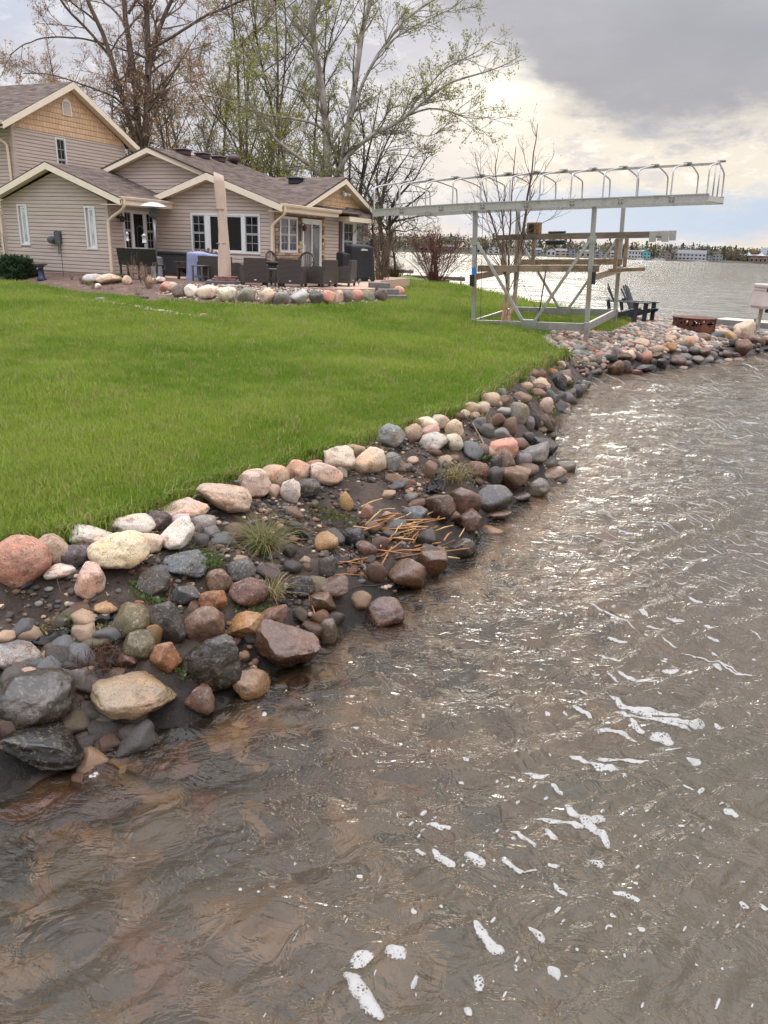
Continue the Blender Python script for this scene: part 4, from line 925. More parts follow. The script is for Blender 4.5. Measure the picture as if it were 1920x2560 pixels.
house = empty('house', HA, -TH, 'taupe vinyl sided lake house with brown shingle roofs and cream trim', 'house')
class Face:
    """a wall plane in house coordinates: o + s*d (along) + z up, n is the outward normal"""
    def __init__(s, o, d, n): s.o = Vector(o); s.d = Vector(d); s.n = Vector(n)
    def p(s, a, z, out=0.0): return s.o + s.d * a + Vector((0, 0, z)) + s.n * out
def wall_poly(name, F, poly, m, thick=.12, parent=None):
    mb = MB(); mb.prism([F.p(a, z, -.004) for a, z in poly], -F.n * thick)
    return mb.build(name, m, parent or house)
def span(poly, z):
    xs = []
    k = len(poly)
    for i in range(k):
        (a0, z0), (a1, z1) = poly[i], poly[(i + 1) % k]
        if (z0 - z) * (z1 - z) <= 0 and abs(z1 - z0) > 1e-9: xs.append(a0 + (a1 - a0) * (z - z0) / (z1 - z0))
    return (min(xs), max(xs)) if len(xs) >= 2 else None
def siding(F, poly, z0, z1, host, e=.124, name='siding_board', m=None, proud=.036, holes=()):
    z = z0; m = m or M_SID
    while z < z1 - .015:
        zt = min(z + e, z1)
        s0, s1 = span(poly, z + .002), span(poly, zt - .002)
        if s0 and not s1: s1 = ((s0[0] + s0[1]) / 2 - .005, (s0[0] + s0[1]) / 2 + .005)
        if s0 and s1 and s0[1] - s0[0] > .05:
            segs = [(s0[0], s0[1], s1[0], s1[1])]
            for (h0, h1, hz0, hz1) in holes:          # leave openings out
                if zt > hz0 + .02 and z < hz1 - .02:
                    out = []
                    for a0, a1, b0, b1 in segs:
                        if h1 <= a0 or h0 >= a1: out.append((a0, a1, b0, b1)); continue
                        if h0 > a0 + .03: out.append((a0, h0, b0 if b0 < h0 else a0, h0))
                        if h1 < a1 - .03: out.append((h1, a1, h1, b1 if b1 > h1 else a1))
                    segs = out
            for a0, a1, b0, b1 in segs:
                prof = [(z + .001, 0.0), (z + .001, proud), (z + (zt - z) * .66, proud * .8), (zt, .003)]
                v = []
                for k, (zz, pr) in enumerate(prof):
                    f = (zz - z) / (zt - z)
                    v.append(F.p(a0 + (b0 - a0) * f, zz, pr))
                for k, (zz, pr) in enumerate(prof):
                    f = (zz - z) / (zt - z)
                    v.append(F.p(a1 + (b1 - a1) * f, zz, pr))
                f = [(k, k + 1, k + 5, k + 4) for k in range(3)] + [(3, 2, 1, 0), (4, 5, 6, 7)]
                if (v[4] - v[0]).cross(Vector((0, 0, 1))).dot(F.n) < 0: f = [q[::-1] for q in f]
                mesh_obj(name, v, f, m, host)
        z += e
def corner_trim(F1, a1, F2, a2, z0, z1, w=.09):
    mb = MB()
    mb.prism([F1.p(a1, z0, .024), F1.p(a1, z1, .024), F1.p(a1 - w if a1 > .5 or a1 < -6 else a1 + w, z1, .024), F1.p(a1 - w if a1 > .5 or a1 < -6 else a1 + w, z0, .024)], F1.n * .008)
    return mb
def slab_roof(name, r0, r1, e0, e1, exp_=.14, thick=.05, seed=1, host=None):
    """shingled slope between ridge r0-r1 and eave e0-e1: overlapping courses with a real step, tabs tinted one by one"""
    r = np.random.default_rng(seed); r0, r1, e0, e1 = map(Vector, (r0, r1, e0, e1))
    L = ((e0 - r0).length + (e1 - r1).length) / 2; n = max(3, int(L / exp_))
    nrm = (r1 - r0).cross(e0 - r0).normalized()
    if nrm.z < 0: nrm = -nrm
    V, F, T = [], [], []
    for i in range(n):
        ta, tb = i / n, (i + 1) / n
        pa0, pa1 = e0.lerp(r0, ta), e1.lerp(r1, ta); pb0, pb1 = e0.lerp(r0, tb), e1.lerp(r1, tb)
        W = (pa1 - pa0).length; k = max(1, int(W / .30)); off = r.random() * .5
        cuts = [0.0] + [min(1, max(0, (j + off) / k)) for j in range(k + 1) if 0.002 < (j + off) / k < .998] + [1.0]
        for c0, c1 in zip(cuts[:-1], cuts[1:]):
            b = len(V); lift = .012 if r.random() < .5 else .007
            q = [pa0.lerp(pa1, c0), pa0.lerp(pa1, c1), pb0.lerp(pb1, c1), pb0.lerp(pb1, c0)]
            V += [q[0] + nrm * (lift + .002), q[1] + nrm * (lift + .002), q[2] + nrm * .002, q[3] + nrm * .002, q[0], q[1]]
            F += [(b, b + 1, b + 2, b + 3), (b + 4, b + 5, b + 1, b)]
            s = r.choice([.72, .9, 1.0, 1.15, 1.3]); h = r.normal() * .04
            T += [(ROOF[0] * s * (1 + h), ROOF[1] * s, ROOF[2] * s * (1 - h), 1)] * 6
    b = len(V); V += [e0, e1, r1, r0] + [p - nrm * thick for p in (e0, e1, r1, r0)]
    F += [(b + 7, b + 6, b + 5, b + 4), (b, b + 4, b + 5, b + 1), (b + 1, b + 5, b + 6, b + 2), (b + 3, b + 7, b + 4, b)]
    T += [(ROOF[0] * .5, ROOF[1] * .5, ROOF[2] * .5, 1)] * 8
    V = [tuple(p) for p in V]
    up = (Vector(V[1]) - Vector(V[0])).cross(Vector(V[3]) - Vector(V[0]))
    if up.z < 0: F = [q[::-1] for q in F]
    return mesh_obj(name, V, F, M_ROOF, host or house, attrs={'tint': ('FLOAT_COLOR', 'POINT', T)})
def rake(F, apex, left, right, host, out, depth=.20, th=.035):
    """fascia boards along a gable; apex/left/right are (along, z) of the roof edge"""
    for e in (left, right):
        if e is None: continue
        mb = MB(); a, z = apex; b, y = e
        s = 1 if b > a else -1
        mb.prism([F.p(a, z - .03, out), F.p(b, y - .03, out), F.p(b, y - depth - .03, out), F.p(a, z - depth * 1.06 - .03, out)], F.n * th)
        mb.build('fascia', M_TRIM, host)
        mb = MB(); mb.prism([F.p(a, z - depth * .9, out), F.p(b, y - depth * .9, out), F.p(b, y - depth * .9 - .02, out), F.p(a, z - depth * .9 - .02, out)], -F.n * (out - .01))
        mb.build('soffit', M_TRIM, host)

def window(F, a0, a1, z0, z1, units, host=None, deep=0.0, frame=.06, name='window', glass=None):
    """units: list of (a0, a1, kind) inside the opening, kind = dh (double hung with bars), fix, narrow"""
    g = glass or M_GLASS
    mb = MB()
    for (x0, x1, y0, y1) in ((a0, a1, z0, z0 + frame), (a0, a1, z1 - frame, z1), (a0, a0 + frame, z0 + frame, z1 - frame), (a1 - frame, a1, z0 + frame, z1 - frame)):
        mb.prism([F.p(x0, y0, 0), F.p(x1, y0, 0), F.p(x1, y1, 0), F.p(x0, y1, 0)], F.n * (.055 if deep == 0 else .05))
    us = sorted(units)
    for u, v in zip(us[:-1], us[1:]):
        if v[0] - u[1] > .02: mb.prism([F.p(u[1], z0 + frame, .004), F.p(v[0], z0 + frame, .004), F.p(v[0], z1 - frame, .004), F.p(u[1], z1 - frame, .004)], F.n * .045)
    win = mb.build(name, M_WHITE, host or house)
    pr = .012
    for (x0, x1, kind) in us:
        zz0, zz1 = z0 + frame, z1 - frame
        def pane(p0, p1, q0, q1, m=g, out=pr):
            v = [F.p(p0, q0, out), F.p(p1, q0, out), F.p(p1, q1, out), F.p(p0, q1, out)]
            if (v[1] - v[0]).cross(v[2] - v[1]).dot(F.n) < 0: v = v[::-1]
            mesh_obj('pane', v, [(0, 1, 2, 3)], m, win)
        def sash(p0, p1, q0, q1, w_=.035, out=pr, m=None, dp=.022):
            m = m or (M_SASH if kind == 'dh' else M_WHITE)
            b = MB()
            for (c0, c1, d0, d1) in ((p0, p1, q0, q0 + w_), (p0, p1, q1 - w_, q1), (p0, p0 + w_, q0 + w_, q1 - w_), (p1 - w_, p1, q0 + w_, q1 - w_)):
                b.prism([F.p(c0, d0, out), F.p(c1, d0, out), F.p(c1, d1, out), F.p(c0, d1, out)], F.n * dp)
            b.build('sash', m, win)
        if kind == 'dh':
            zm = (zz0 + zz1) / 2
            for q0, q1, o in ((zz0, zm, pr), (zm, zz1, pr + .008)):
                sash(x0, x1, q0, q1, out=o); pane(x0 + .03, x1 - .03, q0 + .03, q1 - .03, out=o + .004)
                b = MB(); xm = (x0 + x1) / 2; qm = (q0 + q1) / 2
                b.prism([F.p(xm - .009, q0 + .03, o + .006), F.p(xm + .009, q0 + .03, o + .006), F.p(xm + .009, q1 - .03, o + .006), F.p(xm - .009, q1 - .03, o + .006)], F.n * .008)
                b.prism([F.p(x0 + .03, qm - .009, o + .007), F.p(x1 - .03, qm - .009, o + .007), F.p(x1 - .03, qm + .009, o + .007), F.p(x0 + .03, qm + .009, o + .007)], F.n * .008)
                b.build('muntin', M_SASH, win)
        else:
            sash(x0, x1, zz0, zz1, w_=.045 if kind != 'narrow' else .07); pane(x0 + .04, x1 - .04, zz0 + .04, zz1 - .04, m=M_GLASS_L if kind == 'narrow' else g, out=pr + .004)
    return win

GB = .95       # bottom of walls, below grade
# --- wing A, the near left gable
FA = Face((0, 0, 0), (1, 0, 0), (0, -1, 0))
FS = Face((0, 0, 0), (0, 1, 0), (1, 0, 0))
polyA = [(-4.88, GB), (0, GB), (0, 3.56), (-2.3, 4.42), (-4.88, 3.5)]
wA = wall_poly('wall', FA, polyA, M_SID)
hA = [(-4.13, -3.66, 2.0, 3.39), (-1.0, -.53, 1.95, 3.36)]
siding(FA, polyA, 1.18, 4.42, wA, holes=hA)
polyS = [(0, GB), (2.36, GB), (2.36, 3.56), (0, 3.56)]
wS = wall_poly('wall', FS, polyS, M_SID)
siding(FS, polyS, 1.18, 3.5, wS, holes=[(.66, 2.3, 1.96, 3.29)])
for a0, a1, z0, z1 in hA: window(FA, a0, a1, z0, z1, [(a0 + .15, a1 - .05, 'narrow')])
window(FS, .66, 2.30, 1.96, 3.29, [(.72, 1.06, 'dh'), (1.16, 1.75, 'fix'), (1.86, 2.24, 'dh')])
MB().box(-.085, -.033, 1.15, .033, -.002, 3.5).build('corner_trim', M_SID, house); MB().box(.002, .001, 1.15, .032, .085, 3.5).build('corner_trim', M_SID, house)
MB().box(-4.9, -.033, 1.15, -4.8, -.002, 3.5).build('corner_trim', M_SID, house)
slab_roof('roof', (-2.25, -.36, 4.74), (-2.25, 6, 4.74), (.86, -.36, 3.62), (.86, 2.6, 3.62), seed=3)
slab_roof('roof', (-2.25, -.36, 4.74), (-2.25, 6, 4.74), (-5.3, -.36, 3.61), (-5.3, 6, 3.61), seed=4)
rake(FA, (-2.25, 4.74), (-5.3, 3.61), (.86, 3.62), house, .33)
# --- main block B with the big window
VB = 2.36
FB = Face((0, VB, 0), (1, 0, 0), (0, -1, 0))
polyB = [(0, GB), (5.03, GB), (5.03, 3.62), (2.62, 4.4), (.2, 3.62), (0, 3.5)]
wB = wall_poly('wall', FB, polyB, M_SID)
siding(FB, polyB, 1.18, 4.38, wB, holes=[(1.66, 4.56, 1.98, 3.29)])
window(FB, 1.66, 4.56, 1.98, 3.29, [(1.73, 2.26, 'dh'), (2.44, 3.82, 'fix'), (3.95, 4.49, 'dh')])
MB().box(4.94, VB - .033, 1.15, 5.063, VB - .002, 3.55).build('corner_trim', M_SID, house)
MB().box(5.032, VB - .002, 1.15, 5.062, VB + .09, 3.55).build('corner_trim', M_SID, house)
FB2 = Face((0, VB + .35, 0), (1, 0, 0), (0, -1, 0))
polyU = [(-4, 3.4), (5, 3.4), (5, 3.7), (-.13, 5.3), (-2.9, 4.42), (-4, 4.0)]
wU = wall_poly('wall', FB2, polyU, M_SID)
siding(FB2, [(-3.2, 3.6), (2.4, 3.6), (2.4, 4.42), (-.13, 5.28), (-3.2, 4.3)], 3.6, 5.25, wU)
slab_roof('roof', (-.13, VB - .02, 5.5), (-.13, 8.25, 5.5), (5.6, VB - .35, 3.58), (5.6, 8.25, 3.58), seed=5)           # common right slope (front strip added below)
slab_roof('roof', (-.13, VB - .02, 5.5), (-.13, 8.25, 5.5), (-2.9, VB - .02, 4.57), (-2.9, 8.25, 4.57), seed=6)
slab_roof('roof', (2.62, VB - .36, 4.585), (2.62, VB + .4, 4.585), (0.05, VB - .36, 3.74), (.05, VB + .4, 3.74), seed=7)
rake(FB, (2.62, 4.60), (.05, 3.76), (5.62, 3.60), house, .33)
rake(FB2, (-.13, 5.52), (-2.9, 4.59), (2.62, 4.60), house, .33)
# --- lake side wall with stone veneer, patio door and shake gable
FP = Face((5.03, 0, 0), (0, 1, 0), (1, 0, 0))
polyP = [(VB, GB), (10.2, GB), (10.2, 3.5), (7.25, 4.62), (5.6, 4.0), (5.6, 3.6), (VB, 3.6)]
wP = wall_poly('wall', FP, polyP, M_SID)
siding(FP, [(6.12, 1.18), (10.15, 1.18), (10.15, 3.52), (6.12, 3.52)], 1.18, 3.52, wP, holes=[(7.62, 9.75, 1.75, 3.32)])
# shake rows in the gable
polyG = [(6.0, 3.53), (10.15, 3.53), (10.15, 3.62), (7.25, 4.66), (4.6, 3.7), (4.6, 3.53)]
siding(FP, polyG, 3.53, 4.62, wP, e=.155, name='shake_row', m=M_SHAKE, proud=.03)
window(FP, 7.66, 9.72, 1.78, 3.30, [(7.78, 8.62, 'dh'), (8.95, 9.58, 'dh')], glass=M_GLASS_S)
for a0 in (7.33,):
    mb = MB(); mb.prism([FP.p(a0, 1.7, .022), FP.p(a0 + .30, 1.7, .022), FP.p(a0 + .30, 3.3, .022), FP.p(a0, 3.3, .022)], FP.n * .03)
    for z in (1.78, 2.55):
        mb.prism([FP.p(a0 + .05, z, .052), FP.p(a0 + .25, z, .052), FP.p(a0 + .25, z + .68, .052), FP.p(a0 + .05, z + .68, .052)], FP.n * .012)
    mb.build('shutter', mat('plum_shutter', (.085, .04, .055), .5, var=.2), house)
window(FP, 2.78, 4.02, 2.07, 3.27, [(2.85, 3.36, 'dh'), (3.44, 3.95, 'dh')], glass=M_GLASS_S)
# patio door
dm = MB()
for x0, x1, y0, y1 in ((4.34, 5.80, 3.16, 3.26), (4.34, 4.42, 1.2, 3.16), (5.72, 5.80, 1.2, 3.16), (4.42, 5.72, 1.2, 1.28)):
    dm.prism([FP.p(x0, y0, .0), FP.p(x1, y0, .0), FP.p(x1, y1, .0), FP.p(x0, y1, .0)], FP.n * .075)
door = dm.build('patio_door', M_WHITE, house)
for x0, x1, o, mm in ((4.42, 5.10, .012, glass_mat('screen_door', (.13, .12, .12), .5, .3)), (5.06, 5.72, .03, M_GLASS_S)):
    b = MB()
    for c0, c1, d0, d1 in ((x0, x1, 1.28, 1.36), (x0, x1, 3.08, 3.16), (x0, x0 + .05, 1.36, 3.08), (x1 - .05, x1, 1.36, 3.08)):
        b.prism([FP.p(c0, d0, o), FP.p(c1, d0, o), FP.p(c1, d1, o), FP.p(c0, d1, o)], FP.n * .03)
    b.build('door_panel', M_WHITE, door)
    v = [FP.p(x0 + .05, 1.36, o + .01), FP.p(x1 - .05, 1.36, o + .01), FP.p(x1 - .05, 3.08, o + .01), FP.p(x0 + .05, 3.08, o + .01)]
    mesh_obj('pane', v, [(0, 1, 2, 3)], mm, door)
b = MB(); b.prism([FP.p(4.45, 2.1, .06), FP.p(4.49, 2.1, .06), FP.p(4.49, 2.35, .06), FP.p(4.45, 2.35, .06)], FP.n * .03); b.build('door_handle', M_WHITE, door)
# stone veneer
def veneer():
    r = np.random.default_rng(3); m = bpy.data.materials.new('veneer_stone'); m.use_nodes = True; t = m.node_tree; X = NX(t); b = t.nodes['Principled BSDF']
    oi = mk(t, 'ShaderNodeObjectInfo'); tc = mk(t, 'ShaderNodeTexCoord').outputs['Object']
    c = X.ramp(oi.outputs['Random'], [(0, (.30, .17, .10)), (.25, (.44, .30, .18)), (.45, (.24, .17, .13)), (.6, (.52, .36, .20)), (.8, (.33, .24, .18)), (1, (.20, .13, .10))], 'CONSTANT')
    t.links.new(X.mix(X.m('MULTIPLY', X.ss(X.noise(tc, 3, 5, .7), .45, .65), .4), c, (.16, .11, .08)), b.inputs['Base Color']); b.inputs['Roughness'].default_value = .85
    v, f = MB().rbox(-1, -1, -1, 1, 1, 1, .22).v, MB().rbox(-1, -1, -1, 1, 1, 1, .22).f
    me = bpy.data.meshes.new('veneer_stone'); me.from_pydata(v, [], f); me.materials.append(m)
    mortar = MB(); mortar.prism([FP.p(VB + .09, 1.15, .0), FP.p(6.1, 1.15, .0), FP.p(6.1, 3.5, .0), FP.p(VB + .09, 3.5, .0)], FP.n * .012)
    host = mortar.build('stone_veneer', mat('mortar', (.12, .09, .07), .9), house)
    z = 1.16
    while z < 3.48:
        h = r.uniform(.09, .17); a = VB + .10
        while a < 6.1:
            L = r.uniform(.14, .38); a1 = min(a + L, 6.1)
            if not any(a1 > q0 + .04 and a < q1 - .04 and z + h > w0 + .03 and z < w1 - .03 for q0, q1, w0, w1 in ((2.78, 4.02, 2.07, 3.27), (4.34, 5.8, 1.1, 3.26))):
                o = bpy.data.objects.new('stone', me); COL.objects.link(o); o.parent = host
                o.location = FP.p((a + a1) / 2, z + h / 2, .03); o.scale = (r.uniform(.022, .036), (a1 - a) / 2 - .008, h / 2 - .008)
            a = a1
        z += h
veneer()
# bay awning roof
bm_ = MB()
p = [FP.p(7.30, 3.44, .02), FP.p(10.12, 3.44, .02), FP.p(10.12, 3.44, .52), FP.p(7.30, 3.44, .52)]
top = [FP.p(8.05, 3.84, .02), FP.p(9.25, 3.84, .02)]
slab_roof('awning_roof', top[0], top[1], FP.p(7.30, 3.46, .54), FP.p(10.12, 3.46, .54), seed=11, exp_=.12)
slab_roof('awning_roof', top[0] + Vector((.001, 0, 0)), top[0] + Vector((.05, 0, 0)), FP.p(7.30, 3.46, .02), FP.p(7.30, 3.46, .54), seed=12, exp_=.12)
slab_roof('awning_roof', top[1] + Vector((.001, 0, 0)), top[1] + Vector((.05, 0, 0)), FP.p(10.12, 3.46, .02), FP.p(10.12, 3.46, .54), seed=13, exp_=.12)
for a, c in (((7.30, .52), (10.12, .52)), ((7.30, .03), (7.30, .52)), ((10.12, .03), (10.12, .52))):
    mb = MB(); mb.bar(FP.p(a[0], 3.375, a[1]), FP.p(c[0], 3.375, c[1]), .04, .18); mb.build('fascia', M_TRIM, house)
mb = MB(); mb.prism([FP.p(7.3, 3.29, .03), FP.p(10.12, 3.29, .03), FP.p(10.12, 3.29, .50), FP.p(7.3, 3.29, .50)], Vector((0, 0, .02))); mb.build('soffit', M_TRIM, house)
# bay gable roof (ridge runs towards the lake)
ZR = 4.88
slab_roof('roof', (1.2, 7.25, ZR), (5.40, 7.25, ZR), (1.2, 4.0, 3.70), (5.40, 4.0, 3.70), seed=14)
slab_roof('roof', (1.2, 7.25, ZR), (5.40, 7.25, ZR), (1.2, 10.6, 3.60), (5.40, 10.6, 3.60), seed=15)
rake(FP, (7.25, ZR + .005), (4.05, 3.735), (10.6, 3.615), house, .335)
# security light on the gable
sl = MB(); sl.box(5.06, 7.55, 4.30, 5.12, 7.67, 4.42); sl.tube([(5.12, 7.6, 4.36), (5.2, 7.45, 4.30), (5.3, 7.42, 4.27)], [.03, .06, .07], 8); sl.tube([(5.12, 7.62, 4.36), (5.2, 7.8, 4.30), (5.3, 7.85, 4.27)], [.03, .06, .07], 8)
sl.build('floodlight', M_WHITE, house)
# --- two storey block
F2 = Face((-5.16, 0, 0), (0, 1, 0), (1, 0, 0)); F2F = Face((0, 1.04, 0), (1, 0, 0), (0, -1, 0))
poly2 = [(1.04, GB), (6.94, GB), (6.94, 6.2), (3.95, 7.82), (1.04, 6.2)]
w2 = wall_poly('wall', F2, poly2, M_SID)
siding(F2, [(1.1, 3.4), (6.9, 3.4), (6.9, 6.07), (1.1, 6.07)], 3.4, 6.07, w2, holes=[(3.05, 3.56, 4.4, 5.98)])
siding(F2, [(1.06, 6.08), (6.92, 6.08), (6.92, 6.2), (3.95, 7.80), (1.06, 6.2)], 6.08, 7.75, w2, e=.19, name='shake_row', m=M_SHAKE, proud=.03)
window(F2, 3.05, 3.56, 4.4, 5.98, [(3.10, 3.51, 'dh')], frame=.05)
vm = MB()
vm.prism([F2.p(3.80 + .24 * math.cos(t), 7.12 + .30 * math.sin(t), .03) for t in np.linspace(0, math.pi, 13)] + [F2.p(3.56, 6.82, .03), F2.p(4.04, 6.82, .03)], F2.n * .03)
vent = vm.build('gable_vent', mat('vent_cream', (.74, .66, .58), .5), house)
for k in range(8):
    z = 6.88 + k * .055; hw_ = .18 if z < 7.14 else .18 * math.sqrt(max(0, 1 - ((z - 7.12) / .26) ** 2))
    if hw_ < .04: continue
    b = MB(); b.prism([F2.p(3.80 - hw_, z, .062), F2.p(3.80 + hw_, z, .062), F2.p(3.80 + hw_, z + .045, .05), F2.p(3.80 - hw_, z + .045, .05)], F2.n * .02); b.build('slat', mat('vent_slat', (.50, .43, .38), .5), vent)
poly2f = [(-12, GB), (-5.16, GB), (-5.16, 6.2), (-12, 6.2)]
w3 = wall_poly('wall', F2F, poly2f, M_SID); siding(F2F, [(-8, 1.18), (-5.2, 1.18), (-5.2, 6.1), (-8, 6.1)], 1.18, 6.1, w3)
MB().box(-5.158, 1.04, 1.2, -5.126, 1.13, 6.1).build('corner_trim', M_SID, house); MB().box(-5.25, 1.006, 1.2, -5.127, 1.038, 6.1).build('corner_trim', M_SID, house)
MB().box(-5.158, 6.85, 1.2, -5.126, 6.96, 6.1).build('corner_trim', M_SID, house)
slab_roof('roof', (-4.80, 3.95, 8.03), (-13, 3.95, 8.03), (-4.80, .38, 6.13), (-13, .38, 6.13), seed=21)
slab_roof('roof', (-4.80, 3.95, 8.03), (-13, 3.95, 8.03), (-4.80, 7.52, 6.13), (-13, 7.52, 6.13), seed=22)
rake(F2, (3.95, 8.04), (.38, 6.15), (7.52, 6.15), house, .34, depth=.22)
# --- gutters and downspouts
def gutter(a, b):
    mb = MB(); a, b = Vector(a), Vector(b); d = (b - a).normalized(); n = d.cross(Vector((0, 0, 1)))
    prof = [(0, .06), (0, -.05), (.05, -.06), (.10, -.02), (.115, .05), (.105, .06), (.09, -.01), (.02, -.03), (.012, .055)]
    v = [p + n * x + Vector((0, 0, z)) for p in (a, b) for x, z in prof]; k = len(prof)
    mb.add(v, [(i, i + 1, k + i + 1, k + i) for i in range(k - 1)] + [tuple(range(k)), tuple(range(2 * k - 1, k - 1, -1))])
    return mb.build('gutter', M_GUT, house)
gutter((.83, -.36, 3.60), (.83, 2.9, 3.60))
gutter((5.58, VB - .36, 3.57), (5.58, 6.35, 3.57))
gutter((-12.5, .40, 6.1), (-4.80, .40, 6.1))
MB().box(.86, -.30, 3.42, .88, 2.36, 3.6).build('fascia', M_TRIM, house); MB().box(5.55, VB - .3, 3.40, 5.57, 6.3, 3.57).build('fascia', M_TRIM, house)
MB().box(.02, -.33, 3.40, .86, 2.36, 3.42).build('soffit', M_TRIM, house); MB().box(5.05, VB - .3, 3.38, 5.56, 6.2, 3.40).build('soffit', M_TRIM, house)
def spout(pts):
    mb = MB(); pts = chaikin(pts, 2)
    mb.tube(pts, .05, 8); mb.build('downspout', M_GUT, house, smooth=True)
spout([(.93, -.22, 3.56), (.93, -.22, 3.30), (.12, -.09, 2.96), (.05, -.09, 2.8), (.05, -.09, 1.16)])
spout([(5.66, VB - .22, 3.52), (5.66, VB - .22, 3.28), (5.13, VB - .10, 3.0), (5.06, VB - .10, 2.8), (5.06, VB - .10, 1.2)])
spout([(-5.6, .33, 6.05), (-5.6, .35, 5.8), (-5.35, .92, 5.5), (-5.33, .94, 5.3), (-5.33, .94, 3.4)])
spout([(-5.2, -.22, 3.5), (-5.2, -.22, 3.3), (-4.95, -.1, 3.05), (-4.93, -.1, 2.9), (-4.93, -.1, 1.2)])
# --- roof vents
def rvent(u, v, z, w_, d_, h_, m):
    mb = MB(); mb.rbox(u - w_ / 2, v - d_ / 2, z - .05, u + w_ / 2, v + d_ / 2, z + h_ * .6, .02); mb.rbox(u - w_ / 2 - .05, v - d_ / 2 - .05, z + h_ * .6, u + w_ / 2 + .05, v + d_ / 2 + .05, z + h_, .03)
    mb.build('roof_vent', m, house)
MV = mat('brown_vent', (.06, .03, .03), .5); MVb = mat('black_vent', (.02, .02, .022), .5)
for v in (4.1, 5.3, 6.35): rvent(.12, v, 5.43, .42, .42, .17, MV)
mb = MB(); mb.lathe([(.16, 0), (.16, .06), (.26, .08), (.28, .16), (.26, .26), (.15, .33), (.0, .34)], 14, (.05, 7.55, 5.45)); mb.build('roof_turbine', MV, house, True)
rvent(3.55, 6.55, 4.63, .45, .42, .2, MVb)
# --- electric meter, sconces
mb = MB(); mb.box(-2.42, -.12, 2.12, -2.14, -.02, 2.52); mb.lathe([(.0, .12), (.11, .1), (.13, 0), (.13, -.1)], 14, M=Matrix.Translation((-2.52, -.15, 2.22)) @ Matrix.Rotation(R_(90), 4, 'X')); mb.tube([(-2.28, -.1, 2.12), (-2.28, -.1, 1.75)], .02, 6); mb.tube([(-2.2, -.1, 2.12), (-2.18, -.1, 1.85)], .018, 6)
mb.build('electric_meter', mat('meter_grey', (.10, .11, .11), .45, var=.3), house)
def sconce(F, a, z, m):
    mb = MB(); c = F.p(a, z, .03)
    mb.tube([F.p(a, z, .0), F.p(a, z, .05)], .09, 10); mb.tube(chaikin([F.p(a, z, .05), F.p(a, z + .08, .12), F.p(a, z + .05, .22), F.p(a, z - .02, .22)], 2), .015, 6)
    mb.lathe([(.02, .02), (.09, -.03), (.10, -.05), (.06, -.2), (.0, -.2)], 10, F.p(a, z, .22)); mb.build('wall_lamp', m, house)
sconce(FS, .42, 3.08, mat('bronze_lamp', (.03, .022, .02), .4)); sconce(FP, 4.22, 3.02, mat('copper_lamp', (.10, .035, .025), .4))

# ================================================================== PATIO AND GARDEN
PZ = 1.14
def hth(name, label, cat, u, v, z=PZ, rot=0.0, group=None):
    return empty(name, hw(u, v, z), -TH + rot, label, cat, group)
def px_h(x, y, z=PZ):
    return hloc(at(x, y, z))
def faz(deg): return -R_(deg) + TH      # rotation (in house frame) that turns local +y to azimuth deg
edge = [px_h(x, y)[:2] for x, y in [(462, 697), (518, 707), (590, 712), (660, 715), (730, 718), (800, 720), (870, 722), (935, 722)]]
poly = [(.04, .55), (1.2, .35)] + edge + [(9.0, 2.6), (7.4, 6.3), (6.9, 10.6), (5.05, 10.6), (5.05, VB - .01), (.04, VB - .01)]
def patio_mat():
    m = bpy.data.materials.new('patio_concrete'); m.use_nodes = True; t = m.node_tree; X = NX(t); b = t.nodes['Principled BSDF']
    pos = mk(t, 'ShaderNodeNewGeometry').outputs['Position']
    c = X.mix(X.ss(X.noise(pos, 1.2, 6, .65), .38, .62), (.52, .345, .235), (.44, .315, .24)); c = X.mix(X.m('MULTIPLY', X.ss(X.noise(pos, 30, 4, .7), .5, .7), .3), c, (.25, .18, .14))
    t.links.new(c, b.inputs['Base Color']); b.inputs['Roughness'].default_value = .8; return m
mb = MB(); mb.prism([hw(u, v, .7) for u, v in poly], Vector((0, 0, PZ - .7)))
tag(mb.build('patio', patio_mat()), kind='structure')

M_WICK = bpy.data.materials.new('dark_wicker')
def wick():
    m = M_WICK; m.use_nodes = True; t = m.node_tree; X = NX(t); b = t.nodes['Principled BSDF']
    tc = mk(t, 'ShaderNodeTexCoord').outputs['Object']
    wv = mk(t, 'ShaderNodeTexWave', wave_type='BANDS', bands_direction='Z'); t.links.new(tc, wv.inputs[0]); wv.inputs['Scale'].default_value = 9.0; wv.inputs['Distortion'].default_value = .6; wv.inputs['Detail'].default_value = 2
    c = X.mix(X.ss(wv.outputs['Fac'], .25, .7), (.038, .029, .025), (.068, .052, .044)); t.links.new(c, b.inputs['Base Color']); b.inputs['Roughness'].default_value = .55
    bn = mk(t, 'ShaderNodeBump'); bn.inputs['Strength'].default_value = .4; bn.inputs['Distance'].default_value = .01; t.links.new(wv.outputs['Fac'], bn.inputs['Height']); t.links.new(bn.outputs[0], b.inputs['Normal'])
wick()
M_CUSH = mat('brown_cushion', (.12, .095, .085), .9, var=.2, bump=.2)
M_BLK = mat('black_metal', (.018, .018, .019), .5, var=.3)
M_TAG = mat('white_tag', (.8, .8, .78), .4)
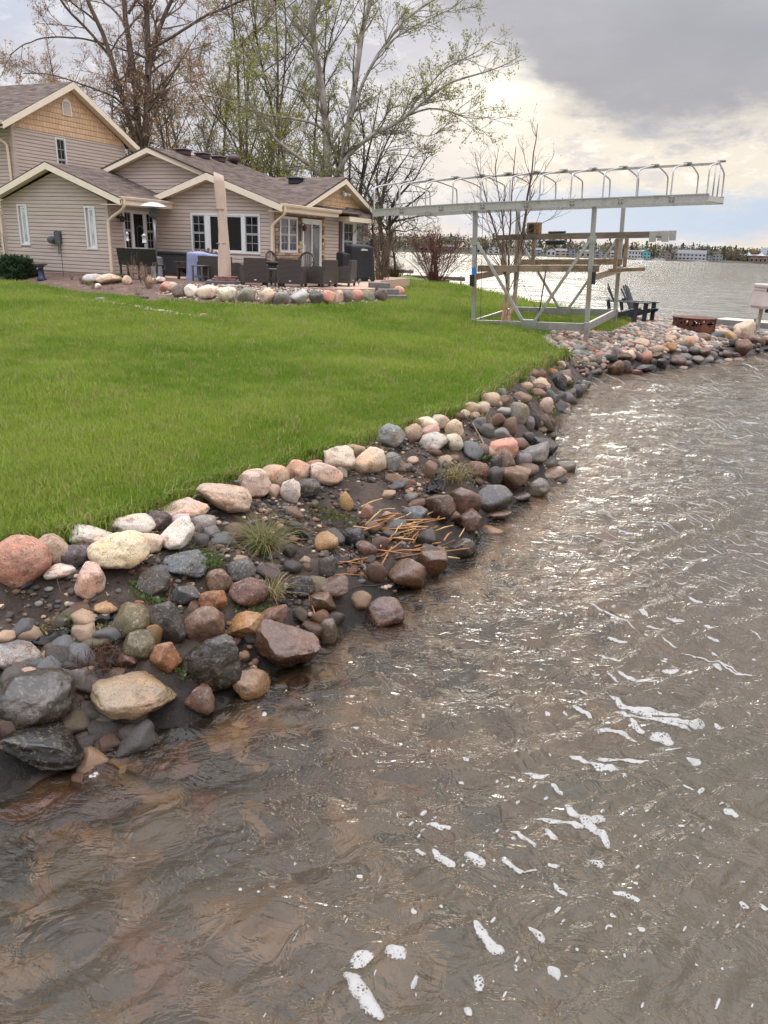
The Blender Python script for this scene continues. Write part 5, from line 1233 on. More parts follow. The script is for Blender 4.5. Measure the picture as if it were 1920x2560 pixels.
def wicker_seat(label, cat, u, v, az, W=.78, D=.76, H=.80, name='wicker_armchair', group='dark wicker armchairs on the patio'):
    t = hth(name, label, cat, u, v, PZ, faz(az), group); w = W / 2; d = D / 2
    mb = MB(); mb.prism([(-w + .06, -d + .02, .10), (-w + .06, -d - .03, H), (-w + .06, -d + .06, H), (-w + .06, -d + .14, .10)], (W - .12, 0, 0)); mb.build('backrest', M_WICK, t)
    for s in (-1, 1):
        mb = MB(); x0 = s * w - (.0 if s > 0 else -.0); pts = [(s * w, -d, .10), (s * w, -d, .60), (s * w, -d + .22, .62), (s * w, d * .3, .585), (s * w, d, .52), (s * w, d, .10)]
        mb.prism(pts if s < 0 else pts[::-1], (-s * .09, 0, 0)); mb.build('armrest', M_WICK, t)
    mb = MB(); mb.box(-w + .09, -d + .12, .10, w - .09, d - .01, .30); mb.build('seat', M_WICK, t)
    mb = MB(); mb.rbox(-w + .10, -d + .15, .30, w - .10, d, .42, .03); mb.build('cushion', M_CUSH, t)
    for sx in (-1, 1):
        for sy in (-1, 1):
            mb = MB(); mb.box(sx * (w - .05) - .03, sy * (d - .06) - .03, 0, sx * (w - .05) + .03, sy * (d - .06) + .03, .11); mb.build('leg', M_BLK, t)
    mb = MB(); mb.box(-.03, -d + .005, .17, .03, -d + .02, .195); mb.build('tag', M_TAG, t)
    return t
def pxuv(x, d):
    """house (u, v) of the point at pixel column x and ground distance d, on the patio"""
    r = ray(x, 690); k = d / math.hypot(r[0], r[1]); return hloc(CC + r * k)[:2]
wicker_seat('dark wicker armchair seen from behind, next to the umbrella base', 'armchair', *pxuv(634, 24.2), -18)
wicker_seat('dark wicker armchair seen from behind, right of the small side table', 'armchair', *pxuv(731, 24.0), 4)
wicker_seat('dark wicker armchair seen side on, facing the house wall on its left', 'armchair', *pxuv(802, 24.6), -58)
wicker_seat('dark wicker armchair seen edge on, nearest to the covered grill', 'armchair', *pxuv(855, 25.6), -78)
wicker_seat('wide dark wicker loveseat half hidden behind the closed umbrella', 'loveseat', *pxuv(552, 25.9), 15, W=1.25, H=.78, name='wicker_loveseat', group=None)
# table
t = hth('patio_table', 'dark low patio table between the wicker chairs and the house', 'table', *pxuv(668, 26.3), PZ, faz(0))
mb = MB(); mb.rbox(-.55, -.4, .60, .55, .4, .66, .01); mb.build('tabletop', M_BLK, t); mb = MB(); mb.box(-.45, -.3, .1, .45, .3, .6); mb.build('base', M_WICK, t)
for sx in (-1, 1):
    for sy in (-1, 1): MB().box(sx * .42 - .04, sy * .28 - .04, 0, sx * .42 + .04, sy * .28 + .04, .1).build('leg', M_BLK, t)
# round back chairs
def round_chair(label, u, v, az):
    t = hth('round_back_chair', label, 'chair', u, v, PZ, faz(az), 'round backed wicker chairs by the patio door')
    mb = MB(); pts = [(.30 * math.cos(a), -.28 - .10 * math.sin(a), .62 + .34 * math.sin(a)) for a in np.linspace(0, 2 * math.pi, 21)]; mb.tube(pts, .035, 8, False)
    mb.build('back_frame', M_WICK, t, True)
    mb = MB()
    for x in np.linspace(-.2, .2, 6): h = .30 * math.sqrt(1 - (x / .31) ** 2); mb.bar((x, -.28 + .09 * h, .62 - h), (x, -.28 - .10 * h, .62 + h), .012)
    mb.build('spindle', M_WICK, t)
    mb = MB(); mb.rbox(-.29, -.28, .36, .29, .28, .44, .03); mb.build('seat', M_CUSH, t)
    for s in (-1, 1):
        mb = MB(); mb.tube(chaikin([(s * .28, -.28, .68), (s * .33, 0, .62), (s * .32, .28, .56), (s * .30, .30, .36)], 2), .028, 6); mb.build('armrest', M_WICK, t, True)
        for y in (-.24, .26): MB().tube([(s * .27, y, 0), (s * .27, y, .38)], .022, 6).build('leg', M_WICK, t)
round_chair('round backed brown wicker chair under the stone wall window', *pxuv(697, 27.6), 120)
round_chair('round backed brown wicker chair in front of the patio door', *pxuv(757, 28.2), -160)
# side tables
def side_table(label, u, v, H=.50, W=.40):
    t = hth('side_table', label, 'side table', u, v, PZ, 0, 'small grey side tables on the patio'); m = mat('grey_plastic', (.12, .115, .11), .6, var=.2)
    mb = MB(); mb.rbox(-W / 2, -W / 2, H - .035, W / 2, W / 2, H, .008); mb.build('tabletop', m, t)
    for sx in (-1, 1):
        for sy in (-1, 1): MB().box(sx * (W / 2 - .03) - .022, sy * (W / 2 - .03) - .022, 0, sx * (W / 2 - .03) + .022, sy * (W / 2 - .03) + .022, H - .035).build('leg', m, t)
    for s in (-1, 1): MB().box(-W / 2 + .05, s * (W / 2 - .03) - .012, .13, W / 2 - .05, s * (W / 2 - .03) + .012, .20).build('rail', m, t)
side_table('small grey side table left of the umbrella, before the blue cover', *pxuv(502, 25.6))
side_table('small grey side table between two dark wicker armchairs', *pxuv(683, 24.3))
# closed cantilever umbrella
t = hth('patio_umbrella', 'closed cantilever umbrella in a tall beige cover', 'umbrella', *pxuv(561, 24.6), PZ, faz(-8))
MB().rbox(-.52, -.42, .0, .52, .42, .11, .02).build('base', mat('umbrella_base', (.13, .115, .125), .6, var=.2), t)
mpv = mat('brown_paver', (.26, .13, .10), .85, var=.3, vscale=9, bump=.3)
for k, (x, y, z) in enumerate([(-.24, -.28, .112), (0, -.28, .112), (.24, -.28, .112), (-.24, .02, .112), (.24, .02, .112), (-.12, -.24, .177), (.12, -.24, .177), (.3, -.02, .177)]):
    MB().rbox(x - .115, y - .06 - .05, z, x + .115, y + .11, z + .06, .008).build('paver', mpv, t)
mb = MB(); n = 16; V = []; rr = np.random.default_rng(4)
Ls = np.linspace(0, 1, 14)
for i, f in enumerate(Ls):
    z = .22 + 2.85 * f; wv_ = .175 - .05 * f + .012 * math.sin(f * 9); cx = -.06 * f + .03 * math.sin(f * 3)
    for j in range(n):
        a = 2 * math.pi * j / n; q = 1 + .12 * math.sin(3 * a + 4 * f) + .10 * math.sin(5 * a - 3 * f) + .05 * math.sin(9 * a + 2 * f)
        V.append((cx + wv_ * math.cos(a) * q, .8 * wv_ * math.sin(a) * q, z + (.10 * (-math.cos(a)) * .5 if i == len(Ls) - 1 else 0)))
F_ = [(i * n + j, i * n + (j + 1) % n, (i + 1) * n + (j + 1) % n, (i + 1) * n + j) for i in range(len(Ls) - 1) for j in range(n)] + [tuple(range((len(Ls) - 1) * n, len(Ls) * n))]
mb.add(V, F_); mb.build('fabric_cover', mat('beige_fabric', (.60, .455, .365), .85, var=.12, vscale=2.5, bump=.15, bscale=20), t, True)
for z_ in (1.15, 2.1): MB().lathe([(.19 - .05 * z_ / 3, z_), (.195 - .05 * z_ / 3, z_ + .03)], 16, (-.02 - .02 * z_ / 2, 0, 0), .98, .8).build('strap', mat('umbrella_strap', (.36, .27, .21), .8), t)
# patio heater
t = hth('patio_heater', 'tall patio heater with silver dome beside the picture window', 'patio heater', *pxuv(394, 27.3), PZ, 0)
mg = mat('heater_grey', (.10, .10, .105), .4, var=.2); ms = mat('silver_dome', (.75, .75, .76), .25, .6)
MB().lathe([(.27, 0), (.27, .03), (.20, .05), (.20, .62), (.17, .68), (.03, .70)], 20).build('base', mg, t, True)
MB().tube([(0, 0, .68), (0, 0, 1.9)], .035, 10).build('pole', mat('brushed_pole', (.35, .35, .36), .35, .7), t, True)
MB().lathe([(.05, 1.85), (.13, 1.9), (.15, 1.95), (.15, 2.1), (.19, 2.12), (.19, 2.16), (.05, 2.18)], 20).build('burner', mg, t, True)
MB().lathe([(.45, 2.20), (.44, 2.215), (.30, 2.29), (.12, 2.34), (.0, 2.35)], 28).build('dome', ms, t, True)
# deck box
t = hth('deck_box', 'dark charcoal deck storage box against the house wall', 'deck box', 1.25, 1.86, PZ, 0)
md = mat('charcoal_resin', (.022, .025, .03), .5, var=.2)
MB().rbox(-.78, -.36, 0, .78, .36, .74, .02).build('body', md, t); MB().rbox(-.82, -.40, .74, .82, .40, .82, .02).build('lid', md, t)
for x in (-.38, .38): MB().rbox(x - .32, -.375, .08, x + .32, -.355, .66, .008).build('panel', md, t)
# lilac cover over a round table
def drape(name, label, cat, u, v, w_, d_, h_, m, folds=7, z=PZ, rot=0, seed=1, top=.04):
    r = np.random.default_rng(seed); V = []; n = 48; ph = r.uniform(0, 6, 4)
    rows = [(0, .35), (.02, .75), (.05, .97), (.10, 1.0), (.22, 1.0), (.45, 1.01), (.7, 1.03), (.88, 1.05), (1.0, 1.06)]
    for f, s in rows:
        for j in range(n):
            a = 2 * math.pi * j / n; c, s_ = math.cos(a), math.sin(a); e = .35
            x = math.copysign(abs(c) ** e, c) * w_ / 2; y = math.copysign(abs(s_) ** e, s_) * d_ / 2
            q = 1 + f * .05 * math.sin(folds * a + ph[0] + f * 2) + f * .03 * math.sin(2 * folds * a + ph[1]) + .02 * math.sin(3 * a + ph[2]) * f
            V.append((x * s * q, y * s * q, h_ * (1 - f) + (top * math.sin(a + ph[3]) if f < .12 else 0)))
    k = len(rows); V.append((0, 0, h_ + .02))
    F = [(i * n + j, i * n + (j + 1) % n, (i + 1) * n + (j + 1) % n, (i + 1) * n + j)[::-1] for i in range(k - 1) for j in range(n)] + [(j, (j + 1) % n, len(V) - 1) for j in range(n)]
    o = mesh_obj(name, V, F, m, None, True); o.location = tuple(hw(u, v, z)); o.rotation_euler = (0, 0, -TH + rot)
    return tag(o, label, cat) if label else o
drape('covered_table', 'table under a lilac blue cover on the patio', 'covered table', *pxuv(512, 26.6), .92, .8, .86, mat('lilac_cover', (.29, .305, .47), .55, var=.2, vscale=3, bump=.2, bscale=12), seed=3)
# adirondack chairs
def adirondack(label, loc, az, m, group, folded=False):
    t = empty('adirondack_chair', loc, -R_(az), label, 'adirondack chair', group)   # local +y is the way it faces
    for k in range(5):
        x = (k - 2) * .105; top = 1.0 - .035 * abs(k - 2) ** 1.6; fan = (k - 2) * .03
        mb = MB(); a = Vector((x * .8, -.16, .28)); b_ = Vector((x + fan, -.52, top)); d = (b_ - a).normalized(); n = Vector((0, 1, .35)).normalized(); sx = Vector((1, 0, 0))
        pts = [a - sx * .04, a + sx * .04, b_ + sx * .048 - d * .04, b_ + sx * .02, b_ - sx * .02, b_ - sx * .048 - d * .04]
        mb.prism(pts, n * .022); mb.build('back_slat', m, t)
    MB().box(-.30, -.44, .56, .30, -.41, .63).build('back_rail', m, t)
    for k in range(5):
        y0 = -.16 + k * .115; z = .26 + k * .028
        MB().bar((-.27, y0 + .05, z), (.27, y0 + .05, z), .10, .022, up=(0, -.25, 1)).build('seat_slat', m, t)
    for s in (-1, 1):
        mb = MB(); mb.prism([(s * .27, .44, .30), (s * .27, .46, .38), (s * .27, .30, .385), (s * .27, -.62, .10), (s * .27, -.66, .0), (s * .27, -.54, .0), (s * .27, .30, .27)], (s * .025, 0, 0)); mb.build('side_rail', m, t)
        mb = MB(); mb.box(s * .31 - .02, .24, 0, s * .31 + .02, .36, .53); mb.build('front_leg', m, t)
        mb = MB(); mb.prism([(s * .25, .42, .53), (s * .42, .42, .53), (s * .42, .15, .53), (s * .36, -.50, .53), (s * .29, -.50, .53)], (0, 0, .024)); mb.build('armrest', m, t)
        MB().bar((s * .31, -.44, .53), (s * .30, -.34, .14), .03, .09).build('rear_post', m, t)
    return t
M_WOODB = mat('weathered_brown_wood', (.115, .065, .045), .8, var=.35, vscale=8)
u, v = pxuv(480, 27.3); adirondack('weathered brown adirondack chair behind the lilac cover, by the deck box', hw(u, v, PZ), 200, M_WOODB, None)
u, v = pxuv(509, 27.5); adirondack('second brown adirondack chair, under the big window behind the lilac cover', hw(u, v, PZ), 190, M_WOODB, None)
# covered grill
def grill():
    t = hth('covered_grill', 'large grill under a black cover at the end of the patio', 'grill', *pxuv(897, 29.6), PZ, faz(-35))
    mc = mat('black_cover_fabric', (.013, .013, .016), .6, var=.3, vscale=4, bump=.5, bscale=5)
    c = drape('cover', None, None, 0, 0, .98, .62, 1.28, mc, folds=5, seed=8, top=.02); c.parent = t; c.location = (0, 0, .14); c.rotation_euler = (0, 0, 0); c.scale = (1, 1, .9)
    c2 = drape('side_cover', None, None, 0, 0, .42, .55, .85, mc, folds=4, seed=9); c2.parent = t; c2.location = (-.62, .05, .14); c2.rotation_euler = (0, 0, 0)
    MB().rbox(.50, -.06, 1.15, .60, .06, 1.52, .02).build('smoke_stack', mc, t)
    for x in (-.42, .42):
        mb = MB(); mb.tube([(x - .09, 0, .09), (x + .09, 0, .09)], .025, 6); mb.lathe([(.03, -.03), (.10, -.025), (.10, .025), (.03, .03)], 16, M=Matrix.Translation((x, -.3, .10)) @ Matrix.Rotation(R_(90), 4, 'X')); mb.build('wheel', M_BLK, t)
        mb = MB(); mb.tube([(x, -.28, .1), (x * .8, -.25, .3)], .02, 6); mb.build('leg', mat('steel_leg', (.45, .45, .46), .35, .7), t)
    mb = MB(); mb.rbox(-.2, -.2, 0, .3, .25, .17, .02); mb.build('drip_tray', mat('green_box', (.015, .06, .04), .6), t)
    mb = MB()
    for a, b_, h in ((-.13, -.09, .03), (-.08, -.05, .05), (-.04, .0, .04), (.01, .04, .04), (.05, .12, .035)): mb.bar((a, -.335, 1.10 + h), (b_, -.335, 1.10), .012, .012); mb.bar((b_, -.335, 1.10), (b_ + .012, -.335, 1.10 + h), .01, .01)
    mb.bar((-.14, -.335, 1.085), (.15, -.335, 1.09), .01, .012)
    mb.build('logo_mark', M_TAG, t)
grill()
# black bench by the garden bed
t = empty('garden_bench', hw(*[*pxuv(349, 26.2)], gz(*hw(*pxuv(349, 26.2))[:2])), -TH + faz(12), 'black metal garden bench seen from behind a bare twig shrub', 'bench')
for x in (-.62, 0, .62): MB().bar((x, -.02, 0), (x, -.02, .45), .05).build('leg', M_BLK, t); MB().bar((x, .42, 0), (x, .40, .45), .05).build('leg', M_BLK, t)
MB().prism([(-.66, -.04, .42), (.66, -.04, .42), (.66, -.14, .92), (-.66, -.14, .92)], (0, .03, 0)).build('backrest', M_BLK, t)
MB().rbox(-.66, -.04, .42, .66, .44, .46, .01).build('seat', M_BLK, t)
# garden boulders
GBS = [(417, 717, 36, 26, 'salmon', 'orange tan boulder at the left turn of the garden edge'), (432, 719, 24, 26, 'pink', 'small beige boulder between orange and mauve ones'), (449, 727, 37, 33, 'purple', 'mauve leaning boulder left of the white garden boulder'), (477, 727, 33, 33, 'white', 'white pointed boulder in the garden edge'),
       (518, 730, 55, 34, 'cream', 'broad yellow tan boulder in the garden edge'), (567, 736, 47, 37, 'white', 'whitish pink boulder right of the broad yellow one'), (616, 738, 47, 38, 'green', 'greenish grey boulder in front of the umbrella'), (666, 741, 39, 38, 'cream', 'cream boulder with round tan patch in the garden edge'),
       (703, 745, 40, 33, 'grey', 'grey boulder with pitted face below the side table'), (749, 744, 42, 37, 'lgrey', 'pale grey boulder below the second wicker armchair'), (791, 745, 36, 37, 'dgrey', 'darkest grey boulder of the garden edge'), (822, 744, 38, 35, 'salmon', 'salmon boulder right of the darkest grey one'),
       (848, 742, 23, 33, 'pink', 'narrow pink boulder of the garden edge'), (866, 742, 31, 33, 'grey', 'sloping grey boulder right of the narrow pink one'), (894, 740, 32, 31, 'salmon', 'bright orange pink boulder of the garden edge'), (921, 741, 31, 31, 'green', 'smooth grey green boulder near the steps'), (951, 738, 34, 34, 'purple', 'mauve cracked boulder at the left of the steps'), (994, 729, 32, 24, 'salmon', 'salmon boulder at the right of the steps'),
       (237, 696, 58, 22, 'lgrey', 'flat grey boulder in the mulch by the downspout'), (273, 697, 62, 24, 'tan', 'long tan boulder in the mulch left of the bench'), (318, 700, 24, 22, 'pink', 'pink boulder under the black bench'), (376, 702, 22, 20, 'pink', 'pink boulder right of the black bench'), (400, 700, 26, 16, 'white', 'pale boulder behind the orange tan one'), (245, 716, 17, 15, 'white', 'small white stone in the mulch bed')]
for i, (x, y, w_, h_, c, lb) in enumerate(GBS):
    o = put_stone(x, y, w_, h_, c, 0, .35, 0, lb, sink=.85, name='garden_boulder', cat='boulder', seed=400 + i, jit=.05)
    o.color = tuple(min(.8, q * 1.3) for q in o.color[:3]) + (0,)
# gravel between boulders and patio, one mass
def gravel(name, pts2, h, smin, smax, seed, cols, host=None):
    r = np.random.default_rng(seed); shapes = [stone_shape(1, 90 + k, .3)[0] for k in range(6)]; f = ICO[1][1]; V, F, Cc = [], [], []; b = 0
    for (x, y), z in zip(pts2, h):
        s = r.uniform(smin, smax); v = shapes[int(r.integers(0, 6))] * np.array([s * r.uniform(.8, 1.3), s, s * r.uniform(.5, .8)]); a = r.uniform(0, 6.3); ca, sa = math.cos(a), math.sin(a)
        V.append(np.column_stack([v[:, 0] * ca - v[:, 1] * sa + x, v[:, 0] * sa + v[:, 1] * ca + y, v[:, 2] + z + s * .2])); F.append(f + b); b += len(v)
        c = np.array(PAL[str(r.choice(cols))]) * r.uniform(.75, 1.2); Cc.append(np.tile(np.append(np.clip(c, 0, .8), 1), (len(v), 1)))
    o = mesh_obj(name, np.concatenate(V), np.concatenate(F), vc_mat('pebble_mass'), host, smooth=True, attrs={'tint': ('FLOAT_COLOR', 'POINT', np.concatenate(Cc))})
    return tag(o, kind='stuff')
GC = ['tan', 'lgrey', 'grey', 'cream', 'brown', 'pink', 'purple', 'white', 'dgrey']
r = np.random.default_rng(31); P = []
line = [np.array(hit(x, y + h_ * .5)[:2]) for x, y, w_, h_, c, lb in GBS[:17]]; ped = [hw(*e)[:2] for e in edge]
for k in range(2300):
    i = r.integers(0, len(line) - 1); a = line[i] + (line[i + 1] - line[i]) * r.random(); j = int(np.argmin([np.hypot(*(p - a)) for p in ped])); b = ped[j] if j + 1 >= len(ped) else ped[j] + (ped[j + 1] - ped[j]) * r.random()
    P.append(a + (b - a) * r.uniform(-.12, .95) + r.normal(size=2) * .08)
P = np.array(P); gravel('river_gravel', P, ground(P), .022, .05, 32, GC)
# a thin line of stones across the lawn
pl = [hit(x, y)[:2] for x, y in [(150, 744), (200, 750), (262, 757), (330, 766), (385, 776), (440, 788), (500, 793)]]; P = []
for a, b in zip(pl[:-1], pl[1:]):
    for k in range(34): P.append(a + (b - a) * r.random() + r.normal(size=2) * np.array([.06, .12]))
P = np.array(P); gravel('stray_pebbles', P, ground(P) + .02, .02, .045, 33, ['cream', 'tan', 'lgrey', 'pink', 'white'])
put_stone(250, 750, 24, 13, 'grey', 0, .3, 0, 'grey stone at the left end of the lawn pebble strip', name='stone', cat='stone'); put_stone(508, 788, 22, 10, 'salmon', 0, .3, 0, 'reddish flat stone at the right end of the lawn pebble strip', name='stone', cat='stone')
# steps
t = empty('garden_steps', hit(985, 752), -R_(-8), 'three grey concrete steps up to the patio', 'steps'); ms = mat('rough_concrete', (.20, .175, .16), .9, var=.35, vscale=12, bump=.6, bscale=40)
for k, (x, y) in enumerate(((.10, 0), (-.12, .32), (-.36, .64))):
    MB().rbox(x - .33, y - .02, -.1 + k * .165, x + .31 + .0 * k, y + .5, k * .165 + .165, .015).build('step', ms, t)
# little lights and sign
def path_light(label, px, py):
    p = hit(px, py); t = empty('path_light', p, 0, label, 'path light', 'small spot lights at the patio edge'); m = mat('pewter', (.10, .085, .08), .5)
    MB().tube([(0, 0, -.1), (0, 0, .16)], .012, 6).build('stake', m, t); MB().tube([(-.03, -.02, .15), (.05, .04, .26)], [.04, .055], 10).build('lamp_head', m, t)
path_light('small pewter spot light by the gravel, left of the other', 897, 719); path_light('small pewter spot light near the covered grill', 916, 710)
t = empty('white_sign', hit(955, 713), R_(-15), 'small white box sign beside the brown shrub', 'sign'); MB().rbox(-.075, -.03, 0, .075, .03, .14, .006).build('board', M_WHITE, t); MB().box(-.02, -.034, .04, .02, -.031, .10).build('mark', mat('sign_grey', (.45, .46, .47), .6), t)
# bed edging
mb = MB(); pts = [hit(x, y) + np.array([0, 0, .03]) for x, y in [(0, 705), (58, 711), (115, 721), (174, 731), (250, 739), (318, 744), (370, 748)]]; mb.tube(chaikin(pts, 2), .035, 6); tag(mb.build('lawn_edging', mat('black_edging', (.02, .018, .016), .7), None, True), 'black plastic edging between the lawn and the mulch bed', 'edging')
mb = MB(); pts = [hit(x, y, .02) for x, y in [(1014, 716), (1018, 708), (1006, 703), (985, 702)]]; mb.tube(chaikin(pts, 2), .03, 6); tag(mb.build('shrub_edging', mat('black_edging', (.02, .018, .016), .7), None, True), 'black edging ring round the brown shrub by the steps', 'edging')
# bird bath
t = empty('bird_bath', hit(105, 701), 0, 'blue glazed bird bath beside the dark juniper', 'bird bath'); mbl = mat('cobalt_glaze', (.012, .018, .075), .2, var=.3, coat=.5)
MB().lathe([(.16, 0), (.17, .03), (.11, .10), (.085, .40), (.11, .45), (0, .45)], 18).build('pedestal', mbl, t, True); MB().lathe([(.05, .44), (.20, .50), (.25, .55), (.245, .56), (.12, .51), (.0, .50)], 22).build('bowl', mat('bath_rim', (.16, .12, .09), .4), t, True)
# shepherd hooks and feeders
def hook(label, px, py, h, side=1):
    p = hit(px, py); t = empty('shepherd_hook', p, -TH, label, 'plant hook', 'black shepherd hooks in the garden bed')
    pts = [(0, 0, -.1), (0, 0, h * .6), (0, 0, h - .15)] + [(side * (.11 - .11 * math.cos(a)), 0, h - .12 + .12 * math.sin(a)) for a in np.linspace(.1, 2.7, 8)] + [(side * .24, 0, h - .13)]
    MB().tube(pts, .009, 5).build('rod', M_BLK, t); return p, t
p1, h1 = hook('black shepherd hook in front of the electric meter', 159, 692, 1.5, -1)
p2, h2 = hook('black shepherd hook at the left edge, holding a tube feeder', 21, 697, 1.5, -1)
p3, h3 = hook('black shepherd hook beside the bench with two feeders', 352, 709, 1.65, 1)
def feeder(name, label, base, m1, m2, w_=.07, h_=.22):
    t = empty(name, base, 0, label, 'bird feeder'); MB().lathe([(w_ * .9, 0), (w_, .01), (w_ * .8, .02), (w_ * .8, h_ - .03), (w_ * 1.25, h_ - .03), (.01, h_ + .04)], 12).build('tube', m1, t, True); MB().lathe([(w_ * 1.3, -.015), (w_ * 1.3, 0), (.0, .005)], 12).build('tray', m2, t); MB().tube([(0, 0, h_ + .03), (0, 0, h_ + .14)], .005, 4).build('hanger', M_BLK, t)
feeder('bird_feeder', 'brown tube bird feeder hanging at the left edge', Vector(p2) + Vector((-.22, .09, 1.06)), mat('feeder_brown', (.10, .06, .045), .6), M_BLK, .06, .28)
feeder('bird_feeder', 'white and black bird feeder above the garden bench', Vector(p3) + Vector((.22, -.09, 1.18)), mat('feeder_white', (.6, .6, .62), .4), M_BLK)
feeder('bird_feeder', 'clear hanging feeder in front of the picture window', Vector(p3) + Vector((-.36, .16, 1.22)), mat('feeder_clear', (.62, .63, .66), .15), mat('feeder_red', (.4, .05, .04), .4), .045, .22)

# ================================================================== BOAT LIFT AND THE POINT
LO = Vector((2.013, 18.90, .60)); yaw, rho, tau = -.465, .040, .049
l = Vector((math.cos(yaw), math.sin(yaw), 0)); wv = Vector((-l.y, l.x, 0)); kz = Vector((0, 0, 1))
l2 = l * math.cos(rho) + kz * math.sin(rho); k2 = kz * math.cos(rho) - l * math.sin(rho)
w2_ = wv * math.cos(tau) + k2 * math.sin(tau); k3 = k2 * math.cos(tau) - wv * math.sin(tau)
def alu_mat(name, c, stain=.5, rough=.42):
    m = bpy.data.materials.new(name); m.use_nodes = True; t = m.node_tree; X = NX(t); b = t.nodes['Principled BSDF']
    tc = mk(t, 'ShaderNodeTexCoord').outputs['Object']
    st = X.ss(X.noise(X.mapv(tc, (1, 1, .6)), 5, 7, .7), .50, .68); bl = X.ss(X.noise(tc, 22, 5, .7), .5, .7)
    col = X.mix(X.m('MULTIPLY', st, stain), c, (.16, .13, .10)); col = X.mix(X.m('MULTIPLY', bl, .25), col, (.85, .85, .83))
    sz = mk(t, 'ShaderNodeSeparateXYZ'); t.links.new(tc, sz.inputs[0]); zn = X.m('ADD', sz.outputs[2], X.m('MULTIPLY', X.noise(X.mapv(tc, (2, 2, .5)), 3, 4, .6), .5))
    band = X.m('MULTIPLY', X.ss(zn, .75, 1.0), X.m('SUBTRACT', 1.0, X.ss(zn, 1.35, 1.6)))
    col = X.mix(X.m('MULTIPLY', band, stain * .9), col, (.27, .17, .09)); low = X.m('SUBTRACT', 1.0, X.ss(zn, .25, .55)); col = X.mix(X.m('MULTIPLY', low, .45), col, (.17, .16, .15))
    t.links.new(col, b.inputs['Base Color']); b.inputs['Roughness'].default_value = rough; b.inputs['Metallic'].default_value = .35
    return m
M_ALU = alu_mat('weathered_aluminium', (.33, .32, .29), .6); M_ALUB = alu_mat('brightwork_tube', (.50, .48, .455), .25, .35)
M_ALUW = alu_mat('whitish_beam', (.40, .385, .355), .45); M_BUNK = mat('bunk_board', (.20, .155, .11), .8, var=.45, vscale=7, stretch=(.3, 1, 1)); M_BRN = mat('brown_stained_aluminium', (.30, .21, .135), .5, .2, var=.4, vscale=6)
lift = bpy.data.objects.new('boat_lift', None); COL.objects.link(lift)
lift.matrix_world = Matrix(((l2.x, w2_.x, k3.x, LO.x), (l2.y, w2_.y, k3.y, LO.y), (l2.z, w2_.z, k3.z, LO.z), (0, 0, 0, 1)))
tag(lift, 'aluminium boat lift with bare canopy frame parked on the lawn', 'boat lift')
LL, LW, LH = 2.72, 3.15, 2.62
for x in (0, LL):
    for y in (0, LW):
        MB().box(x - .045, y - .045, -.35 if x > 0 else -.2, x + .045, y + .045, LH).build('post', M_ALU, lift)
        MB().rbox(x - .055, y - .055, -.02, x + .055, y + .055, .20, .01).build('post_sleeve', M_ALU, lift)
        MB().box(x - .075, y - .06, 1.88, x + .075, y + .06, 2.02).build('bracket', M_ALU, lift)
MB().box(-.049, -.0475, 1.22, .049, -.0455, 1.38).build('blue_tape', mat('blue_tape', (.02, .17, .55), .5), lift)
for y in (0, LW): MB().box(.045, y - .03, .0, LL - .045, y + .03, .17).build('base_beam', M_ALU, lift)
for x in (0, LL): MB().box(x - .03, .045, .003, x + .03, LW - .045, .173).build('base_beam', M_ALU, lift)
for y in (-.035, LW - .035):
    MB().rbox(1.18, y - .012 + (.0), -.015, 1.56, y + .06, .22, .008).build('gusset', M_ALU, lift)
    MB().bar((.06, y + .02, 1.93), (1.22, y + .02, .2), .06, .06).build('brace', M_ALUW, lift)
    MB().bar((LL - .06, y + .02, 1.93), (1.52, y + .02, .2), .06, .06).build('brace', M_ALUW, lift)
# cradle
MB().box(.05, .07, 1.28, LL + .16, .16, 1.42).build('cradle_beam', M_BRN, lift); MB().box(.0, LW - .16, 1.28, LL + .1, LW - .07, 1.42).build('cradle_beam', M_BRN, lift)
for x in (.03, LL + .06): MB().box(x - .05, .04, 1.10, x + .05, LW - .02, 1.24).build('cross_beam', M_BRN, lift)
MB().box(LL + .02, -.02, 1.02, LL + .12, .05, 1.28).build('cross_beam_end', M_BLK, lift); MB().rbox(-.10, -.06, .95, .02, .04, 1.22, .01).build('cross_beam_end', M_BLK, lift)
for y in (1.05, 2.2):
    MB().box(.15, y - .035, 1.95, LL + 1.35, y + .035, 2.07).build('bunk', M_BUNK, lift)
    for x in (.35, .75, LL + .32): MB().box(x - .04, y - .04 - .0, 1.26, x + .04, y + .04, 1.94).build('bunk_post', M_BRN, lift)
    mb = MB(); mb.box(LL + 1.02, y - .045, 1.86, LL + 1.16, y + .045, 2.08); mb.box(LL + 1.29, y - .045, 1.86, LL + 1.43, y + .045, 2.08); mb.box(LL + 1.16, y - .044, 1.98, LL + 1.29, y + .044, 2.079); mb.build('bunk_end', M_ALUW, lift)
MB().bar((LL + .06, 1.6, 1.22), (LL + .92, 1.5, 1.26), .05, .08).build('guide_arm', M_BRN, lift)
mb = MB(); mb.rbox(.92, 1.0, 2.08, 1.22, 1.25, 2.34, .015); mb.build('wooden_box', mat('box_wood', (.27, .15, .065), .8, var=.4, vscale=10), lift); MB().box(.98, .985, 2.12, 1.10, .998, 2.3).build('box_opening', M_BLK, lift)
mb = MB(); mb.rbox(1.35, 1.3, 2.08, 1.75, 1.5, 2.13, .02); mb.rbox(1.32, 1.25, 1.83, 1.78, 1.45, 1.93, .02); mb.build('winch', M_BLK, lift)
for x in (.16, 1.05): MB().tube([(x, .05, LH), (x, .05, 1.1 if x > 1 else .1)], .006, 4).build('cable', M_BLK, lift)
